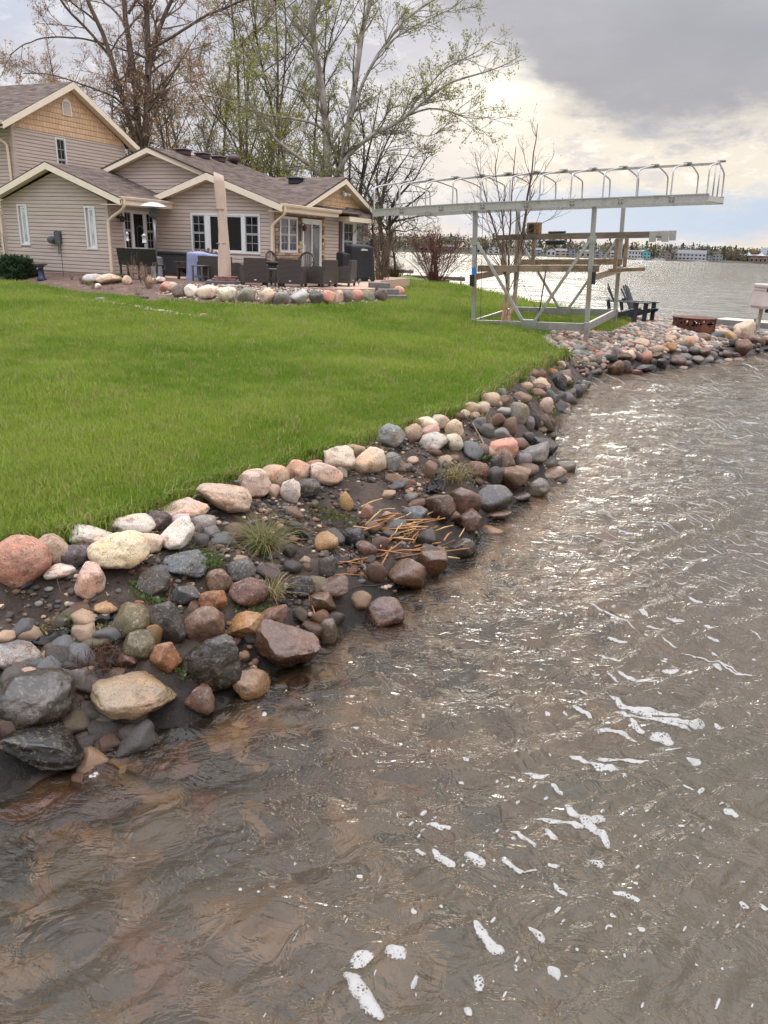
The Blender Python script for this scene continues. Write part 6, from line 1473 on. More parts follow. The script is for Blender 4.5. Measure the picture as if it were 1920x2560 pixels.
# canopy frame
X0, X1 = -2.62, LL + 2.28; Y0, Y1 = -.10, LW + .10
def sag(x): return LH + .01 - .06 * max(0, (-x) / 2.62) ** 1.5
for y in (Y0, Y1):
    mb = MB(); xs = np.linspace(X0, X1, 12); 
    for z0, z1, t_ in ((0, .15, .05), (.145, .165, .08), (-.005, .015, .08)):
        V = []
        for x in xs: V += [(x, y - t_ / 2, sag(x) + z0), (x, y + t_ / 2, sag(x) + z0), (x, y + t_ / 2, sag(x) + z1), (x, y - t_ / 2, sag(x) + z1)]
        n = len(xs); mb.add(V, [(i * 4 + a, i * 4 + (a + 1) % 4, i * 4 + 4 + (a + 1) % 4, i * 4 + 4 + a) for i in range(n - 1) for a in range(4)] + [(3, 2, 1, 0), (4 * n - 4, 4 * n - 3, 4 * n - 2, 4 * n - 1)])
    mb.build('canopy_beam', M_ALUW, lift)
for x in (X0 + .03, X1 - .03): MB().box(x - .03, Y0 + .04, sag(x) + .02, x + .03, Y1 - .04, sag(x) + .13).build('canopy_end_beam', M_ALUW, lift)
hx = list(np.linspace(X0 + .04, X1 - .05, 12)); HH = .60
for i, x in enumerate(hx):
    z = sag(x) + .16; e = .0 if 0 < i < 11 else 0
    yc = (Y0 + Y1) / 2; x2 = x + (.12 if 0 < i < 11 else 0)
    pts = chaikin([(x, Y0, z), (x, Y0 + .02, z + HH * .72), (x, Y0 + .10, z + HH * .86), (x + .02, yc - .1, z + HH + .06), (x2, yc + .1, z + HH + .06), (x2, Y1 - .10, z + HH * .86), (x2, Y1 - .02, z + HH * .72), (x2, Y1, z)], 3)
    MB().tube(pts, .019, 6).build('hoop', M_ALUB, lift, True)
    MB().rbox(x - .02, yc - .10, z + HH + .055, x + .14, yc + .10, z + HH + .10, .01).build('clamp', M_ALU, lift)
for x in (X0 + .04, X1 - .05):
    for y in (yc - .5, yc + .5): MB().tube([(x, y, sag(x) + .13), (x, y, sag(x) + .16 + HH)], .017, 6).build('end_upright', M_ALUB, lift, True)
mb = MB(); n = 10; pts = [(x, yc, sag(x) + .16 + HH + .035) for x in np.linspace(X0 + .04, X1 - .05, n)]
for a, b in zip(pts[:-1], pts[1:]): mb.bar(a, b, .045, .05)
mb.build('ridge_bar', M_ALUW, lift)
for x in np.linspace(X0 + .8, X1 - .7, 7):
    MB().rbox(x - .05, Y0 - .045, sag(x) + .025, x + .05, Y0 - .028, sag(x) + .13, .004).build('splice_plate', M_ALU, lift)
    mb = MB()
    for dx in (-.03, .03):
        for dz in (.045, .11): mb.tube([(x + dx, Y0 - .06, sag(x) + dz), (x + dx, Y0 - .044, sag(x) + dz)], .010, 6)
    mb.build('bolt', M_BLK, lift)
# stake in the lawn
p = hit(1340, 824); b_ = aty(1366, 668, p[1] - .05); mb = MB(); mb.tube([Vector(p) - Vector((0, 0, .2)), b_], .014, 6); tag(mb.build('lawn_stake', M_BLK), 'thin black leaning stake in front of the boat lift', 'stake')
# adirondack chairs on the point
M_NAVY = mat('black_poly_lumber', (.028, .032, .04), .5, var=.2)
def gp(px, d, dz=0):
    r = ray(px, 800); k = d / math.hypot(r[0], r[1]); q = CC + r * k; return (q[0], q[1], gz(q[0], q[1]) + dz)
adirondack('black adirondack chair behind the right lift post, seen from the side', gp(1556, 22.6), 105, M_NAVY, 'black adirondack chairs on the pebble point')
adirondack('black adirondack chair farther back, turned towards the fire ring', gp(1594, 23.8), 128, M_NAVY, 'black adirondack chairs on the pebble point')
# rusty fire ring
def firering():
    c = gp(1736, 23.6); t = empty('fire_ring', c, 0, 'rusty steel fire ring with cut out pattern on the pebbles', 'fire pit')
    m = bpy.data.materials.new('rusted_steel'); m.use_nodes = True; tt = m.node_tree; X = NX(tt); b = tt.nodes['Principled BSDF']; tc = mk(tt, 'ShaderNodeTexCoord').outputs['Object']
    c1 = X.mix(X.ss(X.noise(tc, 5, 6, .65), .4, .62), (.055, .020, .013), (.16, .055, .026)); sz = mk(tt, 'ShaderNodeSeparateXYZ'); tt.links.new(tc, sz.inputs[0])
    tt.links.new(c1, b.inputs['Base Color']); b.inputs['Roughness'].default_value = .85
    R0 = .57; n = 96; r = np.random.default_rng(5); V, F = [], []; zs = [0, .10, .16, .21, .26, .31, .36]
    hole = set()
    for j in range(n):
        for k in (2, 3, 4):
            if r.random() < (.25 if k != 3 else .42) and j % 12 not in (0,): hole.add((j, k))
    for rad in (R0, R0 - .012):
        for z in zs:
            for j in range(n): a = 2 * math.pi * j / n; V.append((rad * math.cos(a), rad * math.sin(a), z))
    nz = len(zs); base = n * nz
    for k in range(nz - 1):
        for j in range(n):
            if (j, k) in hole: continue
            q = (k * n + j, k * n + (j + 1) % n, (k + 1) * n + (j + 1) % n, (k + 1) * n + j); F.append(q); F.append(tuple(base + i for i in q[::-1]))
    for j in range(n): F.append(((nz - 1) * n + j, (nz - 1) * n + (j + 1) % n, base + (nz - 1) * n + (j + 1) % n, base + (nz - 1) * n + j))
    mesh_obj('ring', V, F, m, t)
    MB().lathe([(R0 - .03, .35), (R0 + .025, .355), (R0 + .025, .375), (R0 - .03, .37)], 48).build('rim', m, t)
    for a in (-1.2, .9, 3.0): MB().box(-.03, -.01, 0, .03, .01, .36, M=Matrix.Rotation(a, 4, 'Z') @ Matrix.Translation((0, -R0 - .012, 0))).build('seam_strap', m, t)
firering()
# dock and cream box at the tip
M_DECK = mat('pale_deck_board', (.60, .50, .40), .75, var=.2, vscale=4, stretch=(.5, 6, 1)); M_DGR = mat('dock_grey', (.24, .225, .20), .7, var=.25)
a = Vector(aty(1788, 794, 26.2)); b_ = Vector(aty(1990, 806, 24.6)); zt = .46
t = empty('tip_dock', (a.x, a.y, zt), math.atan2(b_.y - a.y, b_.x - a.x), 'pale dock running out from the tip of the point', 'dock')
Ld = 3.6
for k in range(8): MB().box(-.05, .15 + k * .14, -.02, Ld, .15 + k * .14 + .13, .0).build('deck_board', M_DECK, t)
MB().box(-.05, .10, -.18, Ld, .14, -.005).build('side_beam', M_DGR, t); MB().box(-.05, 1.30, -.18, Ld, 1.34, -.005).build('side_beam', M_DGR, t)
for x, y, h in ((1.25, .06, .12), (1.02, 1.4, .22), (1.9, 1.4, .22), (2.9, .06, .12)): MB().tube([(x, y, -1.5), (x, y, h)], .045, 8).build('dock_post', M_DGR, t)
c = Vector(aty(1912, 775, 24.0)); zb = .62
t = empty('equipment_box', (c.x, c.y, 0), R_(8), 'cream plastic equipment box on a metal post at the right edge', 'equipment box'); mcr = mat('cream_plastic', (.56, .47, .42), .5, var=.08)
def bx(z): return z
zl, zh = 1.0, 1.66
mb = MB(); V = []
for z, w_, d_ in ((.98, .30, .26), (1.06, .345, .30), (1.5, .30, .27)): V += [(-w_, -d_, z), (w_, -d_, z), (w_, d_, z), (-w_, d_, z)]
mb.add(V, [(3, 2, 1, 0), (8, 9, 10, 11)] + [(i * 4 + a_, i * 4 + (a_ + 1) % 4, i * 4 + 4 + (a_ + 1) % 4, i * 4 + 4 + a_) for i in range(2) for a_ in range(4)]); mb.build('body', mcr, t)
mb = MB(); mb.rbox(-.315, -.285, 1.50, .315, .285, 1.57, .015); mb.rbox(-.33, -.30, 1.575, .33, .30, 1.70, .03); mb.build('lid', mcr, t)
for x in (-.22, .22): MB().rbox(x - .02, -.305, 1.48, x + .02, -.283, 1.58, .005).build('latch', M_BLK, t)
MB().box(-.16, -.04, -.8, -.08, .04, .98).build('post', M_ALU, t); MB().bar((-.13, .0, .95), (-.22, -.08, .5), .04).build('strut', M_ALU, t)
MB().rbox(.0, -.12, .86, .16, .0, .97, .02).build('blue_bumper', mat('blue_rubber', (.012, .02, .13), .5), t); MB().rbox(-.10, -.2, .16, .04, -.06, .30, .03).build('blue_bumper', mat('blue_rubber', (.012, .02, .13), .5), t)
for z in (.02, .22): MB().box(-.25, -.3, z, 1.4, .3, z + .07).build('lift_beam', M_ALUW, t)
# brown docks in the bay behind the shrubs
def bay_dock(label, x0, x1, py, d, wide=1.3, posts=5):
    a = Vector(at(x0, py, .45)); k = d / math.hypot(a.x, a.y); r1, r2 = ray(x0, py), ray(x1, py)
    A = CC + r1 * (d / math.hypot(r1[0], r1[1])); B = CC + r2 * (d / math.hypot(r2[0], r2[1])); L = math.hypot(*(B - A)[:2]); ang = math.atan2(B[1] - A[1], B[0] - A[0])
    t = empty('bay_dock', (A[0], A[1], .5), ang, label, 'dock', 'brown docks in the bay'); m = mat('brown_dock', (.17, .125, .10), .8, var=.3)
    MB().box(0, 0, -.08, L, wide, 0).build('deck', m, t); MB().box(0, -.04, -.24, L, 0, .02).build('side_beam', m, t)
    for i in range(posts): x = .3 + (L - .6) * i / max(1, posts - 1); MB().tube([(x, -.1, -1.6), (x, -.1, .1)], .05, 6).build('dock_post', m, t)
bay_dock('nearer brown dock behind the red twig shrub', 1010, 1165, 664, 58); bay_dock('farther brown dock beyond the bay shrubs', 940, 1035, 655, 72); bay_dock('short low dock piece beside the red twig shrub', 1050, 1125, 683, 52, 1.1, 3)

# ================================================================== TREES AND SHRUBS
def tubes_mesh(name, groups, m, parent, smooth=True):
    """groups: list of (pts [B,k,3], radii [B,k], sides)"""
    V, F = [], []; b = 0
    for P, Rr, n in groups:
        if len(P) == 0: continue
        B, k = P.shape[:2]
        T = np.gradient(P, axis=1); T /= np.linalg.norm(T, axis=2, keepdims=True) + 1e-9
        ref = np.where(np.abs(T[:, :1, 2:3]) > .9, np.array([[[1.0, 0, 0]]]), np.array([[[0, 0, 1.0]]]))
        A = np.cross(T, np.broadcast_to(ref, T.shape)); A /= np.linalg.norm(A, axis=2, keepdims=True) + 1e-9
        Bn = np.cross(T, A); ang = np.arange(n) * 2 * math.pi / n
        ring = P[:, :, None] + Rr[:, :, None, None] * (A[:, :, None] * np.cos(ang)[None, None, :, None] + Bn[:, :, None] * np.sin(ang)[None, None, :, None])
        V.append(ring.reshape(-1, 3))
        i0 = (np.arange(B) * k * n)[:, None, None] + (np.arange(k - 1) * n)[None, :, None] + np.arange(n)[None, None]
        i1 = (np.arange(B) * k * n)[:, None, None] + (np.arange(k - 1) * n)[None, :, None] + ((np.arange(n) + 1) % n)[None, None]
        F.append(np.stack([i0, i1, i1 + n, i0 + n], -1).reshape(-1, 4) + b); b += B * k * n
    return mesh_obj(name, np.concatenate(V), np.concatenate(F), m, parent, smooth)
def resample(pts, k):
    pts = np.asarray(pts, float); d = np.r_[0, np.cumsum(np.linalg.norm(np.diff(pts, axis=0), axis=1))]
    return np.stack([np.interp(np.linspace(0, d[-1], k), d, pts[:, i]) for i in range(3)], -1)
def smoothpts(pts, it=2): return np.array([list(p) for p in chaikin(pts, it)])
def spawn(Ps, Rs, r, per_m, L, ang, up, k=5, tmin=.2, rmul=.55, wob=.10, rmin=.006, taper=.35, shrink=.55):
    """side branches for every parent branch; returns arrays [B,k,3], [B,k]"""
    out, rad = [], []
    for P, R in zip(Ps, Rs):
        seg = np.linalg.norm(np.diff(P, axis=0), axis=1); tot = seg.sum(); n = max(1, int(r.poisson(per_m * tot)))
        cum = np.r_[0, np.cumsum(seg)] / tot
        for t in r.uniform(tmin, 1.0, n):
            i = min(len(seg) - 1, int(np.searchsorted(cum, t) - 1)); i = max(i, 0); f = (t - cum[i]) / max(cum[i + 1] - cum[i], 1e-6)
            p = P[i] + (P[i + 1] - P[i]) * f; d = (P[i + 1] - P[i]); d = d / np.linalg.norm(d)
            q = r.normal(size=3); q -= d * (q @ d); q /= np.linalg.norm(q) + 1e-9
            a = math.radians(r.normal(ang, 12)); v = d * math.cos(a) + q * math.sin(a); v[2] += up; v /= np.linalg.norm(v)
            ln = L * (1 - shrink * t) * r.uniform(.55, 1.25); pr = R[i] + (R[i + 1] - R[i]) * f
            r0 = max(rmin, min(pr * rmul, pr)); pts = [p]; step = ln / (k - 1)
            for s in range(k - 1):
                v = v + r.normal(size=3) * wob; v[2] += up * .35; v /= np.linalg.norm(v); pts.append(pts[-1] + v * step)
            out.append(pts); rad.append(np.linspace(r0, max(rmin * .7, r0 * taper), k))
    return np.array(out), np.array(rad)
def leaf_quads(P, r, size, per, cols, spread=.08, jitter=.25):
    """small leaf or bud faces near the ends of twigs P [B,k,3]"""
    B, k = P.shape[:2]; n = int(B * per); idx = r.integers(0, B, n); t = r.uniform(.35, 1.0, n) * (k - 1); i = np.minimum(t.astype(int), k - 2); f = (t - i)[:, None]
    c = P[idx, i] * (1 - f) + P[idx, i + 1] * f + r.normal(size=(n, 3)) * spread
    a = r.normal(size=(n, 3)); a /= np.linalg.norm(a, axis=1, keepdims=True); b = np.cross(a, r.normal(size=(n, 3))); b /= np.linalg.norm(b, axis=1, keepdims=True)
    s = size * r.uniform(.5, 1.3, n)[:, None]
    V = np.stack([c - a * s, c - b * s * .45, c + a * s, c + b * s * .45], 1).reshape(-1, 3); F = np.arange(n * 4).reshape(-1, 4)
    cc = np.array([cols[j] for j in r.integers(0, len(cols), n)]) * r.uniform(1 - jitter, 1 + jitter, (n, 1))
    C4 = np.repeat(np.column_stack([cc, np.ones(n)]), 4, 0)
    return V, F, C4
def bark_mat(name, c1, c2, scale=6.0, bump=.6, stretch=(1, 1, .18)):
    if name in MATS: return MATS[name]
    m = bpy.data.materials.new(name); m.use_nodes = True; t = m.node_tree; X = NX(t); b = t.nodes['Principled BSDF']
    tc = mk(t, 'ShaderNodeTexCoord').outputs['Object']; n = X.noise(X.mapv(tc, stretch), scale, 6, .7, .4)
    t.links.new(X.mix(X.ss(n, .40, .60), c1, c2), b.inputs['Base Color']); b.inputs['Roughness'].default_value = .9; b.inputs['Specular IOR Level'].default_value = .2
    bn = mk(t, 'ShaderNodeBump'); bn.inputs['Strength'].default_value = bump; bn.inputs['Distance'].default_value = .04; t.links.new(n, bn.inputs['Height']); t.links.new(bn.outputs[0], b.inputs['Normal'])
    MATS[name] = m; return m
BK_MAPLE = bark_mat('maple_bark', (.085, .066, .053), (.17, .13, .10)); BK_POP = bark_mat('poplar_bark', (.37, .335, .295), (.19, .165, .14), 3.0, .3, (1, 1, .5))
BK_GRAY = bark_mat('grey_bark', (.16, .125, .10), (.08, .062, .05)); BK_DARK = bark_mat('dark_bark', (.035, .028, .024), (.085, .065, .052)); BK_TWIG = bark_mat('twig_bark', (.20, .15, .115), (.13, .10, .078), 6, .2)
BK_TWIGW = bark_mat('pale_twig_bark', (.30, .265, .225), (.17, .145, .12), 6, .2)
LEAF = None
def guide_tree(name, label, base, limbs, bark, twig, cols, seed, lv=((1.2, 3.0, 48, .10), (2.6, 1.3, 50, .08), (5.0, .55, 48, .05)), leaf=.05, per=2.0, group=None, rtw=.0075, wob=.12, leafm=None, rs_=1.0):
    """limbs: list of (points, r0, r1, bushiness)"""
    r = np.random.default_rng(seed); base = np.asarray(base, float)
    t = empty(name, base, 0, label, 'tree' if 'shrub' not in name and 'bush' not in name else 'shrub', group)
    G = []; P0, R0 = [], []
    for pts, r0, r1 in limbs:
        p = resample(smoothpts([tuple(q) for q in pts], 2), 16); p = p - base; r0 *= .8 * rs_; r1 *= .8 * min(1, rs_ * 1.5)
        p[1:-1] += r.normal(size=(14, 3)) * .05 * (r0 * 2 + .05); R = np.linspace(r0, r1, 16)
        P0.append(p); R0.append(R)
    G.append((np.array(P0), np.array(R0), 9))
    tr = tubes_mesh('trunk', G, bark, t)
    tg = []; P, R = P0, R0; sides = (5, 3, 3)
    last = None
    for i, (pm, L, an, up) in enumerate(lv):
        Pn, Rn = spawn(P, R, r, pm, L, an, up, k=6 if i == 0 else 5 if i == 1 else 4, tmin=.22 if i == 0 else .15, rmul=.45 if i == 0 else .6, rmin=rtw * (2.2 if i == 0 else 1.4 if i == 1 else 1.0), wob=wob)
        tg.append((Pn, Rn, sides[i])); P, R = Pn, Rn
    tubes_mesh('crown', tg, twig, t)
    if per > 0:
        V, F, C4 = leaf_quads(np.asarray(P), r, leaf, per, cols)
        mesh_obj('foliage', V, F, leafm or vc_mat('leaf_tint', .7, .35, .15, 8.0), t, attrs={'tint': ('FLOAT_COLOR', 'POINT', C4)})
    return t
def z5(pts, Y, s=1.728, ox=0, oy=0, dy=0.0):
    n = len(pts); return [aty(ox + x / s, oy + y / s, Y + dy * i / max(1, n - 1)) for i, (x, y) in enumerate(pts)]
def up_(pts, ext):   # carry a limb on beyond the picture
    a, b = np.array(pts[-2]), np.array(pts[-1]); d = (b - a) / np.linalg.norm(b - a); return list(pts) + [b + d * ext * .5 + np.array([.1, .2, .1]), b + d * ext + np.array([.3, .3, .5])]
RED = [(.40, .21, .14), (.46, .27, .17), (.34, .19, .13), (.46, .33, .18)]; ORG = [(.48, .28, .14), (.42, .25, .12), (.46, .34, .15)]; GRN = [(.30, .32, .07), (.37, .37, .10), (.24, .27, .06), (.42, .38, .12)]; OLV = [(.25, .25, .07), (.31, .30, .09), (.20, .20, .06)]
# big maple behind the two storey block
Y = 47.0; b0 = aty(612 / 1.728, 640 / 1.728, Y); b0 = np.array([b0[0], b0[1], .9])
trunk = [b0, aty(350, 440, Y), aty(352, 372, Y)]
limbs = [(trunk + z5([(600, 560), (597, 450), (575, 300), (555, 180), (540, 60), (536, 0)], Y)[0:], .50, .16),
         (up_(trunk[:2] + z5([(632, 560), (636, 430), (641, 220), (635, 80), (630, 0)], Y, dy=.8), 4), .46, .13),
         (up_([b0 + np.array([-.5, .2, 0])] + z5([(588, 640), (545, 480), (490, 270), (430, 110), (375, 0)], Y, dy=-.8), 4), .36, .10),
         (up_(z5([(641, 330), (652, 230), (690, 110), (742, 0)], Y, dy=1.2), 4), .26, .09), (up_(z5([(645, 215), (690, 190), (780, 138), (870, 74), (990, 26), (1060, 0)], Y, dy=-1.5), 2), .16, .05),
         (up_(z5([(480, 250), (430, 190), (380, 130), (310, 60), (260, 0)], Y, dy=-1.5), 3), .15, .05), (z5([(545, 470), (500, 420), (430, 390), (300, 345), (200, 315), (100, 318)], Y, dy=-2.5), .12, .03),
         (z5([(450, 190), (400, 175), (330, 162), (200, 158), (100, 190), (40, 240)], Y, dy=-2), .10, .03), (up_(z5([(540, 120), (525, 80), (490, 40), (440, 0)], Y, dy=1.5), 3), .13, .05),
         (z5([(640, 420), (700, 360), (760, 300), (830, 180), (860, 140)], Y, dy=2), .09, .025), (z5([(600, 400), (560, 350), (520, 352), (430, 350)], Y, dy=1.5), .07, .02), (up_(z5([(430, 110), (380, 60), (330, 30), (300, 0)], Y, dy=-2), 3), .10, .04),
         (z5([(640, 480), (690, 420), (760, 360), (840, 350)], Y, dy=-2), .07, .02), (up_(z5([(553, 60), (575, 20), (590, 0)], Y), 4), .14, .06)]
guide_tree('maple_tree', 'big bare maple with forked dark trunks and reddish buds behind the left gable', b0, limbs, BK_MAPLE, BK_TWIG, RED, 11, lv=((1.15, 3.2, 45, .10), (2.8, 1.5, 48, .06), (5.0, .75, 45, .03)), rs_=.66, leaf=.065, per=4.2)
# white barked poplar
Y = 43.0; b0 = aty(1440 / 1.728, 700 / 1.728, Y); b0 = np.array([b0[0], b0[1], .8])
z6 = lambda pts, dy=0.0: z5(pts, Y, 1.36, 700, 0, dy)
limbs = [(up_([b0] + z5([(1418, 760), (1408, 560), (1395, 400), (1365, 230), (1350, 100), (1345, 0)], Y), 4), .42, .13), (up_([b0 + np.array([.3, .2, 0])] + z5([(1462, 760), (1500, 560), (1540, 350), (1552, 200), (1600, 0)], Y, dy=1), 4), .34, .11),
         ([b0 + np.array([-.2, -.3, .3])] + z5([(1400, 760), (1370, 740), (1300, 690), (1220, 630), (1150, 560), (1100, 470), (1060, 400)], Y, dy=-1.5), .27, .06), (z5([(1398, 560), (1340, 522), (1200, 505), (1080, 480), (990, 430), (870, 408)], Y, dy=-1.5), .13, .03),
         (z6([(185, 600), (235, 520), (300, 470), (430, 400), (540, 300), (620, 262), (740, 236), (822, 186)], -1), .22, .025), (z6([(430, 395), (500, 368), (560, 372), (640, 405), (732, 398)], -1), .09, .02), (up_(z6([(240, 400), (270, 300), (340, 170), (430, 60), (520, 0)], 1), 2), .16, .05),
         (up_(z6([(160, 420), (135, 330), (118, 200), (108, 0)], -1), 3), .13, .06), (z6([(420, 410), (470, 330), (560, 230), (650, 190), (720, 140)], .5), .10, .02), (up_(z6([(300, 240), (360, 150), (450, 90), (560, 40)], 1), 1), .08, .03),
         (z5([(1395, 420), (1320, 400), (1220, 370), (1150, 330), (1080, 260)], Y, dy=-1), .09, .025), (up_(z5([(1355, 150), (1300, 90), (1250, 30), (1230, 0)], Y, dy=1), 3), .09, .03), (up_(z5([(1375, 280), (1320, 200), (1240, 120), (1180, 40), (1160, 0)], Y, dy=1.5), 3), .09, .03),
         (z6([(330, 450), (420, 440), (500, 470), (560, 440)], -1), .06, .02), (z6([(250, 520), (330, 540), (400, 520), (470, 540)], -1.5), .06, .02)]
guide_tree('poplar_tree', 'tall pale barked poplar with leaning limbs reaching right over the house end', b0, limbs, BK_POP, BK_TWIGW, OLV + GRN, 12, lv=((1.4, 2.7, 45, .12), (3.0, 1.35, 46, .10), (5.2, .65, 42, .06)), rs_=.72, leaf=.062, per=5.0)
# other trees behind the house
def auto_tree(name, label, px, Y, H, seed, bark=BK_GRAY, twig=BK_TWIG, cols=GRN, r0=.16, stems=1, spread=.12, lean=0.0, lv=None, leaf=.075, per=1.6, group=None, zb=.8, crown0=.25):
    r = np.random.default_rng(seed); q = aty(px, 500, Y); base = np.array([q[0], q[1], zb]); limbs = []
    for s in range(stems):
        a = r.uniform(0, 6.3); o = np.array([math.cos(a), math.sin(a), 0]) * (r0 * 1.2 if stems > 1 else 0); p = base + o; d = np.array([o[0] * spread * 4 + lean, o[1] * spread * 4, 1.0]) ; pts = [p]; n = 6
        for i in range(n): d = d + np.r_[r.normal(size=2) * spread, 0]; d /= np.linalg.norm(d); pts.append(pts[-1] + d * H * r.uniform(.9, 1.1) / n)
        limbs.append((pts, r0 * r.uniform(.8, 1.1), r0 * .16))
        pr = resample(np.array(pts), 16)
        for j in range(int(r.integers(4, 7))):
            i = int(r.integers(int(16 * crown0), 13)); a = r.uniform(0, 6.3); L = H * r.uniform(.22, .42) * (1 - .4 * i / 16); v = np.array([math.cos(a), math.sin(a), r.uniform(.6, 1.4)]); v /= np.linalg.norm(v)
            limbs.append(([pr[i], pr[i] + v * L * .35, pr[i] + v * L * .7 + np.array([0, 0, L * .08]), pr[i] + v * L + np.array([0, 0, L * .2])], r0 * .42 * (1 - .5 * i / 16), r0 * .08))
    return guide_tree(name, label, base, limbs, bark, twig, cols, seed, lv=lv or ((1.4, 2.1, 45, .10), (2.6, 1.15, 45, .06), (4.4, .65, 42, .03)), leaf=leaf * .9, per=per * 2.9, group=group)
auto_tree('budding_tree', 'orange budding many stemmed tree just right of the big maple', 430, 53, 11.5, 41, cols=ORG, r0=.14, stems=3, spread=.10)
auto_tree('budding_tree', 'thin orange budding tree behind the ridge of the two storey roof', 275, 55, 13, 42, cols=ORG + RED, r0=.15, stems=2)
auto_tree('budding_tree', 'orange budding tree filling the gap above the roof vents', 478, 58, 14, 43, cols=ORG, r0=.17, stems=2)
auto_tree('slender_tree', 'slender grey tree with green buds behind the middle of the main roof', 602, 50, 18, 44, r0=.17, cols=GRN)
auto_tree('slender_tree', 'straight dark tree standing right of the slender grey one', 626, 54, 19, 45, r0=.18, cols=GRN, bark=BK_DARK)
auto_tree('slender_tree', 'forked green budding tree above the roof valley', 668, 48, 17, 46, r0=.15, cols=GRN, stems=2, spread=.10)
auto_tree('slender_tree', 'lone straight trunk behind the black roof vent', 743, 51, 19, 47, r0=.15, cols=GRN, bark=BK_DARK)
auto_tree('slender_tree', 'olive budding tree between maple and slender trunks', 545, 56, 15, 48, r0=.15, cols=GRN + OLV, stems=2, spread=.11)
auto_tree('slender_tree', 'grey tree behind the pale poplar', 800, 52, 17, 49, r0=.16, cols=OLV, bark=BK_DARK, stems=2)
auto_tree('understory_tree', 'low olive tree just over the main roof ridge', 585, 46, 8.0, 50, r0=.10, cols=[(.28, .24, .09), (.22, .22, .07)], stems=3, spread=.16, crown0=.15)
auto_tree('understory_tree', 'low tangled tree behind the far end of the roof', 700, 45, 7.5, 51, r0=.10, cols=GRN, stems=3, spread=.16, crown0=.15)
auto_tree('understory_tree', 'tall tangle of dark branches behind the shake gable', 880, 44, 9.5, 52, r0=.14, cols=OLV, bark=BK_DARK, twig=BK_DARK, stems=4, spread=.14, crown0=.12, lv=((1.4, 2.0, 48, .05), (2.6, .9, 48, .03), (4.0, .45, 45, .0)), per=.8)
# dark spreading tree at the end of the patio
q = hit(966, 690); Y = 34.5; b0 = aty(966, 690, Y); b0 = np.array([b0[0], b0[1], .75]); P3 = lambda pts, dy=0.0: z5(pts, Y, 3.19, 880, 380, dy)
limbs = [([b0] + P3([(262, 900), (235, 700), (225, 560), (240, 400), (260, 260), (300, 120)], .5), .17, .05), ([b0] + P3([(272, 900), (300, 700), (290, 560), (330, 400), (400, 250), (480, 150)], -.6), .14, .04), ([b0] + P3([(250, 960), (205, 870), (180, 780), (170, 650), (150, 480)], -.5), .10, .03),
         (P3([(235, 620), (200, 480), (130, 330), (60, 200), (20, 100)], 1), .08, .02), (P3([(295, 600), (380, 480), (480, 400), (580, 330), (640, 250)], -.8), .08, .02), (P3([(240, 450), (200, 300), (200, 150), (230, 20)], .5), .08, .02),
         (P3([(300, 560), (400, 540), (500, 520), (620, 500), (680, 520)], -1), .06, .015), (P3([(320, 420), (420, 300), (520, 200), (560, 90), (620, 30)], .3), .07, .02), (P3([(260, 300), (330, 180), (420, 60), (470, -20)], .8), .06, .02), (P3([(290, 650), (360, 620), (420, 640), (520, 600)], -1), .05, .015)]
guide_tree('crab_apple_tree', 'dark twiggy spreading tree beside the covered grill', b0, limbs, BK_DARK, BK_DARK, OLV + GRN, 61, lv=((2.2, 1.5, 50, .03), (3.6, .8, 50, .01), (5.0, .38, 48, .0)), leaf=.045, per=.9, rtw=.006, wob=.18)
q = aty(994, 648, 40); auto_tree('young_tree', 'small dark leaning tree in front of the bay, left of the red twig shrub', 996, 40, 4.2, 62, bark=BK_DARK, twig=BK_DARK, cols=OLV, r0=.10, spread=.10, lean=.12, zb=.6, lv=((2.0, 1.3, 50, .03), (3.4, .7, 48, .02), (4.0, .35, 45, 0)), per=.6, leaf=.04)
# shrubs: many stems from the ground
def shrub(name, label, base, H, W, stems, seed, bark, cols=None, r0=.012, lv=((2.2, .5, 35, .1), (3.5, .25, 35, .05)), leaf=.02, per=0, group=None, out=.5, cat='shrub'):
    r = np.random.default_rng(seed); base = np.asarray(base, float); t = empty(name, base, 0, label, cat, group); P, R = [], []
    for s in range(stems):
        a = r.uniform(0, 6.3); k = r.uniform(.05, 1) ** .7; v = np.array([math.cos(a) * W / 2 * k, math.sin(a) * W / 2 * k, 0]); h = H * r.uniform(.6, 1.05) * (1 - .25 * k)
        p = [v * .12, v * .30 + np.array([0, 0, h * .3]), v * .62 + np.array([0, 0, h * .66]), v + np.array([0, 0, h])]; p = np.array(p) + np.r_[np.zeros((1, 3)), r.normal(size=(3, 3)) * .04 * H]
        P.append(resample(p, 6)); R.append(np.linspace(r0 * r.uniform(.7, 1.2), r0 * .35, 6))
    g = [(np.array(P), np.array(R), 4)]; tubes_mesh('stems', g, bark, t); tg = []
    for pm, L, an, u in lv:
        Pn, Rn = spawn(P, R, r, pm, L, an, u, k=4, tmin=.3, rmin=r0 * .3); tg.append((Pn, Rn, 3)); P, R = Pn, Rn
    if tg: tubes_mesh('twigs', tg, bark, t)
    if per and cols: V, F, C4 = leaf_quads(np.asarray(P), r, leaf, per, cols, .02); mesh_obj('foliage', V, F, vc_mat('leaf_tint', .7, .35, .15, 8.0), t, attrs={'tint': ('FLOAT_COLOR', 'POINT', C4)})
    return t
BK_RED = bark_mat('red_twig_bark', (.16, .065, .05), (.10, .05, .04)); BK_BRN = bark_mat('brown_stem_bark', (.14, .075, .045), (.075, .045, .032)); BK_TAN = bark_mat('tan_stem_bark', (.34, .24, .165), (.20, .13, .09))
